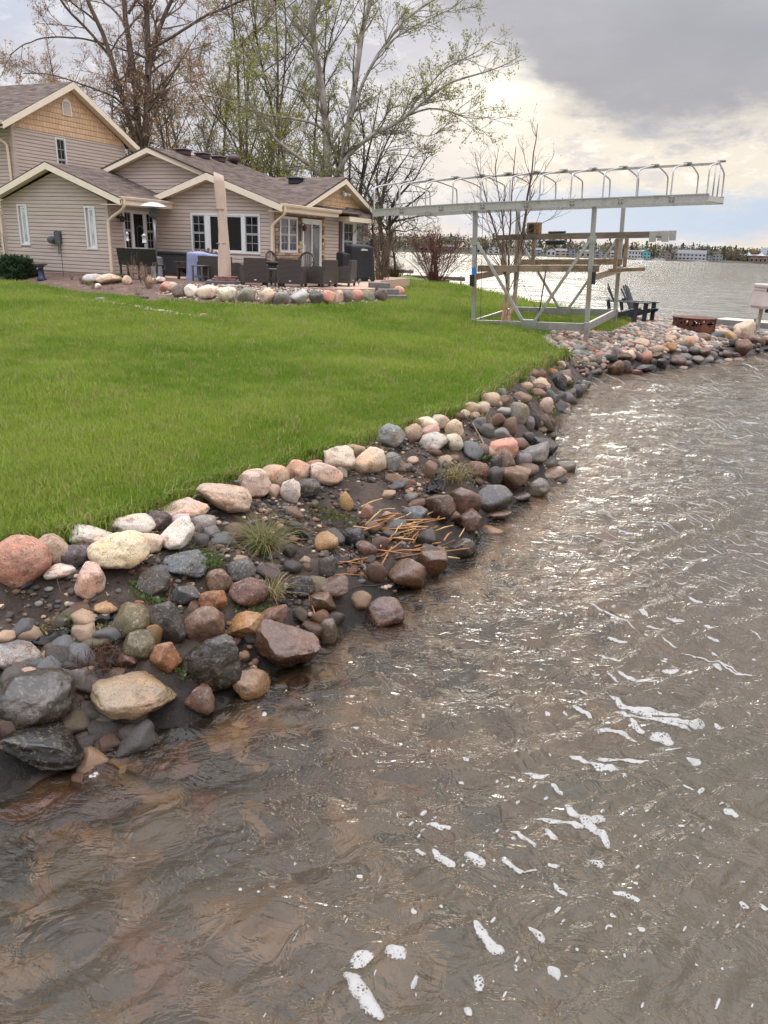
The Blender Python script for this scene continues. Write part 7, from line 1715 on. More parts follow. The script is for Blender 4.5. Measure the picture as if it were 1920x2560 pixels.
b = aty(1087, 700, 44.0); shrub('red_twig_shrub', 'wide red twig shrub fanning out at the edge of the bay', (b[0], b[1], .45), 3.3, 4.6, 60, 71, BK_RED, [(.22, .10, .06), (.26, .15, .08)], .022, lv=((1.8, 1.1, 35, .05), (3.0, .55, 38, .03), (3.2, .3, 38, .0)), leaf=.035, per=.7)
b = hit(985, 708); shrub('brown_shrub', 'upright brown stemmed shrub beside the patio steps', b, 1.15, 1.15, 110, 72, BK_BRN, [(.20, .12, .05), (.16, .13, .05), (.24, .16, .07)], .010, lv=((3.5, .35, 28, .12), (4, .18, 30, .05)), leaf=.022, per=1.2)
b = hit(372, 722); shrub('bare_shrub', 'tan leafless shrub standing before the black bench', b, .85, 1.1, 34, 73, BK_TAN, None, .009, lv=((2.4, .32, 32, .1), (3, .16, 32, .05)))
b = hit(332, 700); shrub('bare_shrub', 'wispy pinkish twig shrub beneath the picture window', b, .9, .7, 12, 74, BK_TAN, None, .006, lv=((2.5, .3, 32, .1), (3.5, .15, 32, .05)))
b = aty(948, 700, 31.5); shrub('bare_shrub', 'bare thicket of tan stems between grill and dark tree', (b[0], b[1], .8), 2.6, 1.6, 60, 75, bark_mat('thicket_bark', (.20, .14, .10), (.12, .085, .065)), None, .011, lv=((1.8, .8, 32, .08), (2.6, .4, 34, .03)))
for k, (x, y, h, w_) in enumerate([(180, 700, .35, .5), (232, 722, .25, .4), (345, 738, .25, .5), (278, 724, .22, .5), (205, 710, .4, .4)]):
    b = hit(x, y); shrub('dry_perennial', ['dry grassy stalks against the wall below the second narrow window', 'dry clump at the front of the mulch bed', 'russet dry clump below the tan leafless shrub', 'low dry clump in the middle of the mulch bed', 'thin dry stalks behind the white mulch stone'][k], b, h, w_, 26, 80 + k, BK_TAN, [(.20, .20, .06)], .005, lv=((3, .12, 30, .05),), per=.6 if k == 2 else 0, leaf=.02, cat='plant')
def blade_plant(name, label, base, n, h, w_, seed, cols, cat='plant', bend=.5, wid=.012, group=None):
    """arching strap leaves, each a bent ribbon"""
    r = np.random.default_rng(seed); V, F, C4 = [], [], []
    for k in range(n):
        a = r.uniform(0, 6.3); L = h * r.uniform(.6, 1.15); o = r.normal(size=2) * w_ * .25; b_ = bend * r.uniform(.3, 1.4); s = wid * r.uniform(.6, 1.2); c = np.array(cols[int(r.integers(0, len(cols)))]) * r.uniform(.8, 1.2); i0 = len(V)
        for i in range(5):
            f = i / 4; x = L * b_ * f ** 1.8; z = L * f * (1 - .35 * b_ * f * f); ww = s * (1 - f) ** .7 + .0008
            px_, py_ = o[0] + math.cos(a) * x, o[1] + math.sin(a) * x
            V += [(px_ - math.sin(a) * ww, py_ + math.cos(a) * ww, z), (px_ + math.sin(a) * ww, py_ - math.cos(a) * ww, z)]; C4 += [(*c, 1)] * 2
        F += [(i0 + 2 * i, i0 + 2 * i + 1, i0 + 2 * i + 3, i0 + 2 * i + 2) for i in range(4)]
    o = mesh_obj(name, V, F, vc_mat('leaf_tint', .7, .35, .15, 8.0), None, attrs={'tint': ('FLOAT_COLOR', 'POINT', C4)}); o.location = tuple(base)
    return tag(o, label, cat, group)
blade_plant('daylily', 'green daylily tuft in front of the black bench', hit(293, 708), 40, .38, .25, 91, [(.10, .16, .03), (.16, .20, .05)])
blade_plant('daylily', 'low green sprouts beside the flat grey mulch boulder', hit(225, 714), 40, .16, .4, 92, [(.09, .17, .03), (.13, .2, .05)]); 
# juniper at the left edge
def conifer_mound(name, label, base, W, H, seed):
    r = np.random.default_rng(seed); t = empty(name, base, 0, label, 'shrub'); P, R = [], []
    for k in range(230):
        a = r.uniform(0, 6.3); e = r.uniform(.05, 1.3); v = np.array([math.cos(a) * math.cos(e) * W / 2, math.sin(a) * math.cos(e) * W / 2, math.sin(e) * H * .9 + .05]); v *= r.uniform(.75, 1.08); lay = .12 * math.sin(v[2] * 22)
        p = np.array([v * .1, v * .5 + np.array([0, 0, .05 * H]), v * (1 + lay * .4)]); P.append(resample(p, 5)); R.append(np.linspace(.014, .005, 5))
    tubes_mesh('stems', [(np.array(P), np.array(R), 4)], BK_DARK, t); Pn, Rn = spawn(P, R, r, 16, .16, 40, .0, k=4, tmin=.45, rmin=.003, shrink=.2)
    tubes_mesh('twigs', [(Pn, Rn, 3)], bark_mat('juniper_twig', (.03, .05, .02), (.05, .06, .02)), t)
    V, F, C4 = leaf_quads(Pn, r, .035, 7.0, [(.030, .062, .026), (.045, .085, .032), (.022, .045, .022), (.06, .095, .035)], .022); mesh_obj('foliage', V, F, vc_mat('leaf_tint', .7, .35, .15, 8.0), t, attrs={'tint': ('FLOAT_COLOR', 'POINT', C4)})
conifer_mound('juniper_shrub', 'dark green spreading juniper at the left edge before the wall', hit(42, 697), 1.5, .85, 95)
# river birch clump
Y = 19.2; S = lambda pts, dy=0.0: z5(pts, Y, 6.146, 1160, 480, dy); b0 = np.array(hit(1264, 812))
limbs = [([b0 + np.array([-.07, 0, -.1])] + S([(590, 2000), (640, 1700), (662, 1500), (655, 1300), (630, 1080), (555, 860), (460, 520), (365, 180), (280, -120), (220, -350)], .4), .055, .008), ([b0 + np.array([-.03, .05, -.1])] + S([(620, 2000), (680, 1600), (690, 1250), (692, 900), (705, 500), (735, 50), (770, -400), (800, -700)], -.3), .05, .008),
         ([b0 + np.array([.0, -.04, -.1])] + S([(632, 1980), (672, 1560), (652, 1150), (620, 750), (580, 300), (520, -50), (480, -380)], .2), .045, .007), ([b0 + np.array([.06, 0, -.1])] + S([(665, 1990), (735, 1800), (788, 1560), (805, 1300), (862, 950), (890, 700), (925, 420), (985, 60), (1040, -350), (1110, -800), (1130, -1050)], -.4), .075, .008),
         (S([(925, 430), (1000, 300), (1100, 150), (1200, 20), (1290, -100)], .4), .014, .004), (S([(870, 1060), (960, 980), (1080, 950), (1190, 930)], .3), .010, .003), (S([(820, 1380), (870, 1320), (960, 1420)], -.2), .010, .003), (S([(905, 660), (1050, 560), (1250, 450), (1500, 360), (1640, 290)], -.4), .013, .003), (S([(460, 520), (380, 440), (280, 400), (150, 330)], .3), .010, .003), (S([(560, 860), (480, 700), (380, 600), (260, 520)], -.3), .010, .003)]
guide_tree('river_birch', 'young clump birch with peeling salmon bark in front of the boat lift', b0, limbs, None, bark_mat('birch_twig', (.11, .06, .05), (.07, .04, .035), 6, .2), [(.30, .27, .10), (.26, .20, .09), (.33, .29, .13)], 65, lv=((3.2, 1.2, 34, .14), (3.2, .6, 34, .10), (3.2, .3, 32, .06)), leaf=.019, per=1.8, rtw=.0027, wob=.10)
def birch_bark():
    m = bpy.data.materials.new('birch_bark'); m.use_nodes = True; t = m.node_tree; X = NX(t); b = t.nodes['Principled BSDF']; tc = mk(t, 'ShaderNodeTexCoord').outputs['Object']; sz = mk(t, 'ShaderNodeSeparateXYZ'); t.links.new(tc, sz.inputs[0])
    n = X.noise(X.mapv(tc, (1, 1, .5)), 14, 5, .7, .5); low = X.mix(X.ss(n, .42, .58), (.42, .20, .12), (.62, .42, .30)); mid = X.mix(X.ss(n, .45, .62), (.42, .34, .25), (.20, .14, .10)); hi = X.mix(X.ss(n, .4, .6), (.075, .04, .035), (.13, .075, .06))
    zz = X.m('ADD', sz.outputs[2], X.m('MULTIPLY', X.m('SUBTRACT', n, .5), .6)); c = X.mix(X.ss(zz, .45, .8), low, mid); c = X.mix(X.ss(zz, 1.4, 2.2), c, hi)
    t.links.new(c, b.inputs['Base Color']); b.inputs['Roughness'].default_value = .8; bn = mk(t, 'ShaderNodeBump'); bn.inputs['Strength'].default_value = .8; bn.inputs['Distance'].default_value = .02; t.links.new(n, bn.inputs['Height']); t.links.new(bn.outputs[0], b.inputs['Normal']); return m
for o in bpy.data.objects:
    if o.name == 'river_birch':
        for c in o.children:
            if c.name.startswith('trunk'): c.data.materials.clear(); c.data.materials.append(birch_bark())

# ================================================================== FAR SHORE
FS_ = np.array([(-900, 900), (-420, 700), (-160, 620), (-3, 606), (110, 632), (209, 667), (300, 730), (357, 782), (480, 850), (700, 960), (1100, 1150)], float)
def fs_at(px, back=0.0):
    """point on the far shore line seen at pixel column px"""
    d = ray(px, 650); a = math.atan2(d[0], d[1])
    for p, q in zip(FS_[:-1], FS_[1:]):
        a0, a1 = math.atan2(p[0], p[1]), math.atan2(q[0], q[1])
        if a0 <= a <= a1:
            # intersect
            u = np.array([math.sin(a), math.cos(a)]); e = q - p; M = np.array([[u[0], -e[0]], [u[1], -e[1]]]); s, t = np.linalg.solve(M, p); r = u * (s + back); return np.array([r[0], r[1]])
    return np.array([0, 700.0])
V, F = [], []; n = len(FS_)
for p in FS_:
    u = p / np.linalg.norm(p)
    for b_, z in ((0, -.4), (3, .5), (20, 1.6), (120, 4), (500, 6)): q = p + u * b_; V.append((q[0], q[1], z))
F = [(i * 5 + k, (i + 1) * 5 + k, (i + 1) * 5 + k + 1, i * 5 + k + 1) for i in range(n - 1) for k in range(4)]
tag(mesh_obj('far_shore_ground', V, F, mat('far_ground', (.075, .07, .04), .9, var=.4, vscale=.05)), kind='structure')
def far_woods():
    r = np.random.default_rng(9); V, F, Cc = [], [], []; b = 0
    seg = np.linalg.norm(np.diff(FS_, axis=0), axis=1); cum = np.r_[0, np.cumsum(seg)]
    cols = [(.085, .075, .04), (.11, .10, .045), (.075, .06, .045), (.10, .075, .055), (.13, .135, .05), (.05, .055, .035), (.09, .085, .05), (.12, .085, .055)]
    for k in range(1900):
        s = r.uniform(cum[1], cum[-2]); i = int(np.searchsorted(cum, s) - 1); p = FS_[i] + (FS_[i + 1] - FS_[i]) * ((s - cum[i]) / seg[i]); u = p / np.linalg.norm(p)
        row = r.random(); bk = 14 + 70 * row; H = r.uniform(6.5, 9.5) + 3.0 * row; p = p + u * bk; W = H * r.uniform(.65, 1.1); con = r.random() < .10
        c0 = np.array(cols[int(r.integers(0, len(cols)))]) * r.uniform(1.2, 1.8)
        if con: c0 = np.array((.035, .048, .03)); H *= 1.25; W *= .55
        n = 46; q = r.normal(size=(n, 3)); q /= np.linalg.norm(q, axis=1, keepdims=True); q *= r.uniform(.45, 1.0, (n, 1)) ** .5
        z = q[:, 2] * .5 + .55
        if con: wd_ = (1 - z) * 1.0 + .1
        else: wd_ = 1.0 + 0 * z
        c = np.column_stack([q[:, 0] * W * .5 * wd_, q[:, 1] * W * .5 * wd_, z * H]) + np.array([p[0], p[1], 1.5 + 2 * row])
        a = r.normal(size=(n, 3)); a /= np.linalg.norm(a, axis=1, keepdims=True); bb = np.cross(a, r.normal(size=(n, 3))); bb /= np.linalg.norm(bb, axis=1, keepdims=True); s_ = r.uniform(.5, 1.15, (n, 1)) * (H / 11)
        V.append(np.stack([c - a * s_, c - bb * s_ * .7, c + a * s_ * .9, c + bb * s_ * .6], 1).reshape(-1, 3)); F.append(np.arange(n * 4).reshape(-1, 4) + b); b += n * 4
        Cc.append(np.repeat(np.column_stack([c0[None] * r.uniform(.7, 1.3, (n, 1)), np.ones(n)]), 4, 0))
        # trunk
        h = 1.5 + 2 * row; t = .16; V.append(np.array([(p[0] - t, p[1], 0), (p[0] + t, p[1], 0), (p[0] + t * .5, p[1], h + H * .7), (p[0] - t * .5, p[1], h + H * .7)])); F.append(np.arange(4).reshape(1, 4) + b); b += 4; Cc.append(np.tile(np.array([[.06, .05, .04, 1]]), (4, 1)))
    o = mesh_obj('far_woods', np.concatenate(V), np.concatenate(F), vc_mat('far_leaf', .9, .2, .2, .5), None, attrs={'tint': ('FLOAT_COLOR', 'POINT', np.concatenate(Cc))}); tag(o, kind='stuff')
far_woods()
def far_house(label, px, w_, h_, d_, wall, roof, name='shore_house', cat='house', back=7.0, storeys=2, wins=3, gable='side', group=None, rh=.45, rot=0.0):
    p = fs_at(px, back); a = math.atan2(p[0], p[1]); t = empty(name, (p[0], p[1], .9), -a + rot, label, cat, group)
    mb = MB(); hb = h_ * (1 - rh * .6); mb.box(-w_ / 2, 0, -.8, w_ / 2, d_, hb)
    if gable == 'front': mb.prism([(-w_ / 2, 0, hb), (w_ / 2, 0, hb), (0, 0, h_)], (0, d_, 0))
    mb.build('wall', wall, t); mb = MB(); o = .4
    if gable == 'front':
        for s in (-1, 1): mb.prism([(0, -o, h_ + .15), (s * (w_ / 2 + o), -o, hb - .1), (s * (w_ / 2 + o), -o, hb - .35), (0, -o, h_ - .12)][::s], (0, d_ + 2 * o, 0))
    else: mb.prism([(-w_ / 2 - o, -o, hb - .1), (-w_ / 2 - o, d_ / 2, h_), (-w_ / 2 - o, d_ + o, hb - .1)][::-1], (w_ + 2 * o, 0, 0))
    mb.build('roof', roof, t)
    for s in range(storeys):
        for k in range(wins):
            x = -w_ / 2 + w_ * (k + .5) / wins; z = .7 + s * hb / storeys
            f = MB().box(x - w_ / wins * .27, -.08, z - .1, x + w_ / wins * .27, -.003, z + hb / storeys * .52).build('window', mw, t)
            MB().box(x - w_ / wins * .23, -.10, z + .08, x + w_ / wins * .23, -.083, z + hb / storeys * .47).build('pane', M_GLASS, f)
    return t
mw = mat('far_white', (.42, .415, .41), .7); mt = mat('far_teal', (.12, .33, .36), .7); mgr = mat('far_grey_roof', (.15, .155, .17), .8); mbr = mat('far_brown', (.17, .105, .085), .8); mg2 = mat('far_grey_wall', (.22, .225, .24), .8); mtan = mat('far_tan', (.34, .27, .2), .8)
far_house('teal two storey house with white windows on the far shore', 1611, 8.6, 6.8, 9, mt, mt, wins=3, gable='front', rot=.25)
far_house('long low white building left of the teal house on the far shore', 1581, 12.5, 6.6, 9, mw, mgr, wins=5, rh=.2)
h = far_house('long white two storey hotel with slate roof on the far shore', 1719, 29, 8.6, 10, mw, mgr, name='lakeside_hotel', cat='hotel', wins=9, rh=.55)
for k in range(10): MB().box(-14.2 + k * 3.12, -1.4, 0, -13.95 + k * 3.12, -1.15, 5.6).build('column', mw, h)
for z in (.1, 2.75): MB().box(-14.3, -1.45, z, 14.3, -1.2, z + .7).build('balcony_rail', mw, h)
far_house('brown gabled boathouse at the left end of the far hotel', 1664, 8.5, 7.8, 9, mat('far_mauve', (.20, .155, .14), .8), mat('far_mauve', (.20, .155, .14), .8), wins=2, gable='front', rh=.7)
far_house('small grey house right of the far hotel', 1772, 5, 5.5, 7, mg2, mgr, wins=2, gable='front'); far_house('large grey house with white trim right of the far hotel', 1793, 8.5, 7.2, 8, mg2, mg2, wins=3, gable='front')
t = far_house('brown lakeside restaurant with white peaked awnings on the far shore', 1885, 46, 7.5, 14, mbr, mbr, name='lakeside_restaurant', cat='restaurant', wins=12, storeys=1, rh=.3)
for x in (-6, 5.5, 16): MB().lathe([(4.4, 0), (1.8, 1.6), (.1, 3.6)], 4, (x, 1.5, 6.2)).build('peaked_awning', mw, t)
p = fs_at(1903, 30); t = empty('white_tower', (p[0], p[1], 0), -.35, 'white slanting tower behind the far restaurant', 'tower'); MB().prism([(-3.2, 0, 0), (3.4, 0, 0), (4.2, 0, 15.4), (-1.6, 0, 15.0)], (0, 5, 0)).build('wall', mat('far_tower', (.50, .54, .6), .7), t); MB().box(-1.4, -.1, 8.2, 2.2, -.003, 9.4).build('band', mgr, t)
for k, (px, w_, c, lb) in enumerate([(1188, 8, mg2, 'grey far shore house left of the lift post'), (1232, 9, mw, 'white far shore house behind the young birch'), (1338, 8, mg2, 'grey far shore house right of the young birch'), (1376, 7, mw, 'small white far shore cottage in the middle of the lift'), (1400, 9, mtan, 'tan far shore house at the dark pine'), (1424, 8, mg2, 'slate far shore house left of the right lift post'), (1462, 9, mtan, 'tan far shore house behind the right lift post'), (1500, 10, mg2, 'grey far shore house between the right lift posts'), (1536, 8, mw, 'white boathouse right of the lift posts'), (1058, 8, mbr, 'brown far shore house behind the red twig shrub'), (1120, 9, mbr, 'reddish far shore house left of the lift')]):
    far_house(lb, px, w_, 5.6, 8, c, mgr, wins=2, gable='front' if k % 2 else 'side', storeys=2 if k % 3 else 1)
def boat(label, px, back, c, L=6.0):
    p = fs_at(px, back); t = empty('moored_boat', (p[0], p[1], 0), -math.atan2(p[0], p[1]) + .15, label, 'boat', 'small boats along the far shore')
    mb = MB(); mb.prism([(-L / 2, -1, .9), (L / 2 * .7, -1, .9), (L / 2, 0, 1.1), (L / 2 * .7, 1, .9), (-L / 2, 1, .9)][::-1], (0, 0, -.9)); mb.build('hull', c, t); MB().rbox(-L * .2, -.7, .9, L * .2, .7, 1.9, .15).build('cabin', mw, t); MB().box(-L * .25, -.8, 2.2, L * .22, .8, 2.3).build('canopy', mgr, t)
for px, lb in ((1600, 'white boat moored before the teal house'), (1640, 'white boat moored right of the teal house'), (1654, 'boat moored left of the far brown boathouse'), (1748, 'white boat moored before the far hotel'), (1762, 'boat moored at the right end of the far hotel'), (1512, 'small boat moored between the right lift posts')): boat(lb, px, -9, mw)

# ================================================================== GRASS
def grass_mat():
    m = bpy.data.materials.new('grass_blade'); m.use_nodes = True; t = m.node_tree; X = NX(t); b = t.nodes['Principled BSDF']; out = t.nodes['Material Output']
    oi = mk(t, 'ShaderNodeObjectInfo').outputs['Random']; pos = mk(t, 'ShaderNodeNewGeometry').outputs['Position']
    a = X.noise(pos, .42, 6, .62); d = X.noise(pos, 2.6, 4, .65)
    c = X.mix(X.ss(a, .40, .60), (.155, .245, .020), (.28, .345, .05)); c = X.mix(X.m('MULTIPLY', X.ss(d, .48, .66), .6), c, (.31, .33, .075)); c = X.mix(X.m('MULTIPLY', oi, .45), c, (.125, .215, .022))
    c = X.mix(X.m('GREATER_THAN', oi, .925), c, (.36, .30, .13))
    t.links.new(c, b.inputs['Base Color']); b.inputs['Roughness'].default_value = .55; b.inputs['Specular IOR Level'].default_value = .25
    tr = mk(t, 'ShaderNodeBsdfTranslucent'); t.links.new(c, tr.inputs[0]); ms = mk(t, 'ShaderNodeMixShader'); ms.inputs[0].default_value = .42
    t.links.new(b.outputs[0], ms.inputs[1]); t.links.new(tr.outputs[0], ms.inputs[2]); t.links.new(ms.outputs[0], out.inputs[0]); return m
def make_grass():
    m = grass_mat(); r = np.random.default_rng(3); coll = bpy.data.collections.new('grass_tufts')
    for k in range(7):
        V, F = [], []
        for j in range(11):
            o = r.normal(size=2) * .028; a = r.uniform(0, 6.3); h = r.uniform(.035, .078); b = r.uniform(.15, .75) * h; w_ = r.uniform(.0018, .0032); i = len(V); s, c = math.sin(a), math.cos(a)
            for f, ww in ((0, 1.0), (.55, .8)): V += [(o[0] + c * b * f * f - s * w_ * ww, o[1] + s * b * f * f + c * w_ * ww, h * f), (o[0] + c * b * f * f + s * w_ * ww, o[1] + s * b * f * f - c * w_ * ww, h * f)]
            V.append((o[0] + c * b, o[1] + s * b, h * .95)); F += [(i, i + 1, i + 3), (i, i + 3, i + 2), (i + 2, i + 3, i + 4)]
        me = bpy.data.meshes.new('grass_tuft'); me.from_pydata(V, [], F); me.materials.append(m); coll.objects.link(bpy.data.objects.new('grass_tuft', me))
    src = ZO['lawn']; n = len(src.data.vertices); co = np.empty(n * 3, np.float32); src.data.vertices.foreach_get('co', co); co = co.reshape(-1, 3); rr = np.hypot(co[:, 0], co[:, 1])
    f = np.array([p.vertices[:] for p in src.data.polygons]); fr = rr[f].max(1); fx = np.abs(np.degrees(np.arctan2(co[f, 0], co[f, 1]))).max(1)
    V, F, u = submesh(co.astype(float), f, (fr < 42) & (fx < 57))
    R2 = np.hypot(V[:, 0], V[:, 1]); dens = np.clip(2600 * (3.6 / R2) ** 1.9, 30, 2600); pat = .6 + .9 * np.clip(N1.fbm(V[:, 0] * 1.1, V[:, 1] * 1.1, o=4) + .4, 0, 1); dens = dens * pat
    tall = (1 + np.clip(R2 - 5, 0, 30) / 16.0) * (.85 + .5 * (N2.fbm(V[:, 0] * .8, V[:, 1] * .8, o=3) + .25)) * (1 + .5 * np.exp(-(pdist(V[:, :2], LAND) / .18) ** 2))
    g = mesh_obj('grass', V, F, m, attrs={'density': ('FLOAT', 'POINT', dens), 'tall': ('FLOAT', 'POINT', tall)}); tag(g, kind='stuff')
    ng = bpy.data.node_groups.new('grass_scatter', 'GeometryNodeTree'); ng.interface.new_socket('Geometry', in_out='INPUT', socket_type='NodeSocketGeometry'); ng.interface.new_socket('Geometry', in_out='OUTPUT', socket_type='NodeSocketGeometry')
    N = ng.nodes; L = ng.links; gi = N.new('NodeGroupInput'); go = N.new('NodeGroupOutput'); dp = N.new('GeometryNodeDistributePointsOnFaces'); na = N.new('GeometryNodeInputNamedAttribute'); na.data_type = 'FLOAT'; na.inputs['Name'].default_value = 'density'
    nb = N.new('GeometryNodeInputNamedAttribute'); nb.data_type = 'FLOAT'; nb.inputs['Name'].default_value = 'tall'
    ip = N.new('GeometryNodeInstanceOnPoints'); ci = N.new('GeometryNodeCollectionInfo'); ci.inputs['Collection'].default_value = coll; ci.inputs['Separate Children'].default_value = True; ci.inputs['Reset Children'].default_value = True
    rv = N.new('FunctionNodeRandomValue'); rv.data_type = 'FLOAT_VECTOR'; rv.inputs[0].default_value = (-.12, -.12, 0); rv.inputs[1].default_value = (.12, .12, 6.28)
    rs = N.new('FunctionNodeRandomValue'); rs.data_type = 'FLOAT'; rs.inputs[2].default_value = .7; rs.inputs[3].default_value = 1.3; mu = N.new('ShaderNodeMath'); mu.operation = 'MULTIPLY'
    L.new(gi.outputs[0], dp.inputs['Mesh']); L.new(na.outputs['Attribute'], dp.inputs['Density']); L.new(dp.outputs['Points'], ip.inputs['Points']); L.new(ci.outputs[0], ip.inputs['Instance']); ip.inputs['Pick Instance'].default_value = True
    L.new(rv.outputs[0], ip.inputs['Rotation']); L.new(rs.outputs[1], mu.inputs[0]); L.new(nb.outputs['Attribute'], mu.inputs[1]); L.new(mu.outputs[0], ip.inputs['Scale']); L.new(ip.outputs[0], go.inputs[0])
    md = g.modifiers.new('scatter', 'NODES'); md.node_group = ng
make_grass()

# ================================================================== BANK DEBRIS AND WEEDS
def bank_points(n, y0, y1, t0, t1, seed):
    r = np.random.default_rng(seed); out = []
    while len(out) < n:
        i = int(r.integers(0, 16)); a = np.array(Lp[i]) + (np.array(Lp[i + 1]) - np.array(Lp[i])) * r.random()
        if i == 0 and r.random() < .5: a = a + (np.array(Lp[0]) - np.array(Lp[1])) * r.random() * 3
        if not y0 < a[1] < y1: continue
        j = int(np.argmin([np.hypot(*(np.array(q) - a)) for q in Wp])); b = np.array(Wp[j]); p = a + (b - a) * r.uniform(t0, t1) + r.normal(size=2) * .08; out.append(p)
    P = np.array(out); return P[~inpoly(P, LAND)]
P = bank_points(4200, 2.0, 12, .02, .95, 51); gravel('soil_gravel', P, ground(P), .005, .026, 52, ['brown', 'dark', 'dgrey', 'dark', 'purple', 'grey', 'brown', 'dark', 'tan', 'black', 'rbrown'], None)
def litter():
    r = np.random.default_rng(53); P = bank_points(1500, 2.0, 13, -.02, .8, 54); V, F, C4 = [], [], []
    cols = [(.20, .13, .08), (.13, .075, .05), (.30, .21, .13), (.09, .055, .04), (.36, .28, .19)]
    for (x, y), z in zip(P, ground(P)):
        s = r.uniform(.008, .026); a = r.uniform(0, 6.3); i = len(V); tl = r.normal(size=2) * .5; ca, sa = math.cos(a), math.sin(a)
        for ux, uy in ((-1, 0), (-.2, .38), (1, 0), (.1, -.4)): dx, dy = ux * ca - uy * sa, ux * sa + uy * ca; V.append((x + dx * s, y + dy * s, z + .006 + abs(dx * tl[0] + dy * tl[1]) * s))
        F.append((i, i + 1, i + 2, i + 3)); C4 += [(*(np.array(cols[int(r.integers(0, 5))]) * r.uniform(.7, 1.2)), 1)] * 4
    tag(mesh_obj('leaf_litter', V, F, vc_mat('leaf_tint', .7, .35, .15, 8.0), None, attrs={'tint': ('FLOAT_COLOR', 'POINT', C4)}), kind='stuff')
    P = bank_points(120, 2.2, 12, .05, .95, 55); G = []; 
    for (x, y), z in zip(P, ground(P)):
        a = r.uniform(0, 6.3); L = r.uniform(.10, .45); p = np.array([x, y, z + .012]); pts = [p]; d = np.array([math.cos(a), math.sin(a), 0])
        for k in range(5): d = d + r.normal(size=3) * np.array([.25, .25, .12]); q = pts[-1] + d / np.linalg.norm(d) * L / 5; q[2] = max(q[2], gz(q[0], q[1]) + .008); pts.append(q)
        G.append(pts)
    tag(tubes_mesh('dead_twigs', [(np.array(G), np.tile(np.linspace(.0045, .002, 6), (len(G), 1)), 4)], bark_mat('dead_twig_bark', (.13, .08, .055), (.06, .04, .03)), None), kind='stuff')
litter()
WEED = [(.095, .17, .035), (.12, .20, .05), (.07, .13, .025), (.16, .22, .06)]; MOSS = [(.06, .10, .02), (.09, .12, .03), (.12, .14, .04)]; STRAW = [(.30, .22, .10), (.22, .17, .07), (.17, .17, .055), (.36, .28, .14)]
def weed(name, label, px, py, n, rad, seed, cols, leaf=.014, hgt=.05, cat='weed'):
    r = np.random.default_rng(seed); c = hit(px, py); P = []
    for k in range(n):
        a = r.uniform(0, 6.3); q = rad * math.sqrt(r.random()); x, y = c[0] + math.cos(a) * q * 1.25, c[1] + math.sin(a) * q * .8; z = gz(x, y); d = r.normal(size=3) * .5 + np.array([0, 0, 1.0]); d /= np.linalg.norm(d); h = hgt * r.uniform(.4, 1.3); P.append([(x, y, z), tuple(np.array([x, y, z]) + d * h * .5), tuple(np.array([x, y, z]) + d * h)])
    P = np.array(P) - c; t = empty(name, c, 0, label, cat); tubes_mesh('stem', [(P, np.full(P.shape[:2], .0015), 3)], bark_mat('weed_stem', (.12, .13, .04), (.16, .12, .06)), t)
    V, F, C4 = leaf_quads(P, r, leaf, 3.2, cols, .012); V = V.reshape(-1, 4, 3); mesh_obj('leaves', V.reshape(-1, 3), F, vc_mat('leaf_tint', .7, .35, .15, 8.0), t, attrs={'tint': ('FLOAT_COLOR', 'POINT', C4)}); return t
K2 = lambda x, y: (x * K, y * K)
for args in [('weed_clump', 'leafy green weeds right of the blue grey slab', *K2(432, 1222), 130, .11, 1, WEED, .014, .07), ('weed_clump', 'round leaved creeping weed below the egg shaped stone', *K2(322, 1300), 90, .09, 2, WEED, .012, .03), ('weed_clump', 'dark green moss patch in the bare soil under the row', *K2(725, 1120), 170, .16, 3, MOSS, .012, .03), ('weed_clump', 'bright green mossy strip above the golden craggy stone', *K2(545, 1318), 130, .11, 4, WEED, .010, .025),
             ('weed_clump', 'green weeds over the red stems at the near end of the bank', *K2(170, 1388), 150, .17, 5, WEED + STRAW, .013, .05), ('weed_clump', 'small green sprigs beside the pale cream rock', *K2(385, 1450), 50, .06, 6, WEED, .010, .03), ('weed_clump', 'green grass patch under the rose pink stone', *K2(1045, 985), 120, .16, 7, WEED, .02, .09), ('weed_clump', 'weedy grass between stacked stones of the far bank', *K2(1165, 870), 140, .25, 8, WEED + STRAW, .03, .12), ('weed_clump', 'yellow green weeds hanging at the inner corner of the cove', *K2(1222, 828), 150, .3, 9, WEED + STRAW, .035, .14), ('weed_clump', 'dark moss at the bottom left corner beside the black slab', *K2(25, 1590), 120, .09, 10, MOSS, .010, .02), ('weed_clump', 'straw coloured weeds where lawn meets the stony point', *K2(1215, 768), 160, .4, 12, STRAW + WEED, .035, .14)]: weed(*args)
for name, lab, x, y, n, h, w_, sd, cols, b_ in [('dry_grass_tuft', 'drooping olive grass tuft hanging over the bank stones', 570, 1190, 260, .26, .16, 1, [(.17, .16, .05), (.22, .19, .08), (.13, .14, .04)], 1.3), ('dry_grass_tuft', 'straw grass tuft below the mossy strip', 590, 1290, 110, .16, .10, 2, STRAW, 1.2), ('dry_grass_tuft', 'reddish dead stems at the near end of the bank', 205, 1440, 170, .15, .26, 3, [(.10, .045, .03), (.16, .09, .05), (.07, .035, .025)], .9), ('dry_grass_tuft', 'straw and moss tuft above the maroon boulder', 980, 1040, 170, .22, .3, 4, STRAW + [(.1, .12, .03)], 1.1), ('dry_grass_tuft', 'dry grass fringe on the grass edge past the pale cluster', 1035, 905, 90, .12, .3, 5, STRAW, .9), ('dry_grass_tuft', 'brown dry stalks hanging into the water beside the black rock', 1185, 925, 120, .28, .3, 6, [(.20, .11, .06), (.26, .17, .08)], 1.2)]:
    o = blade_plant(name, lab, hit(x * K, y * K, .02), n, h, w_, 200 + sd, cols, 'grass tuft', b_, .0022)
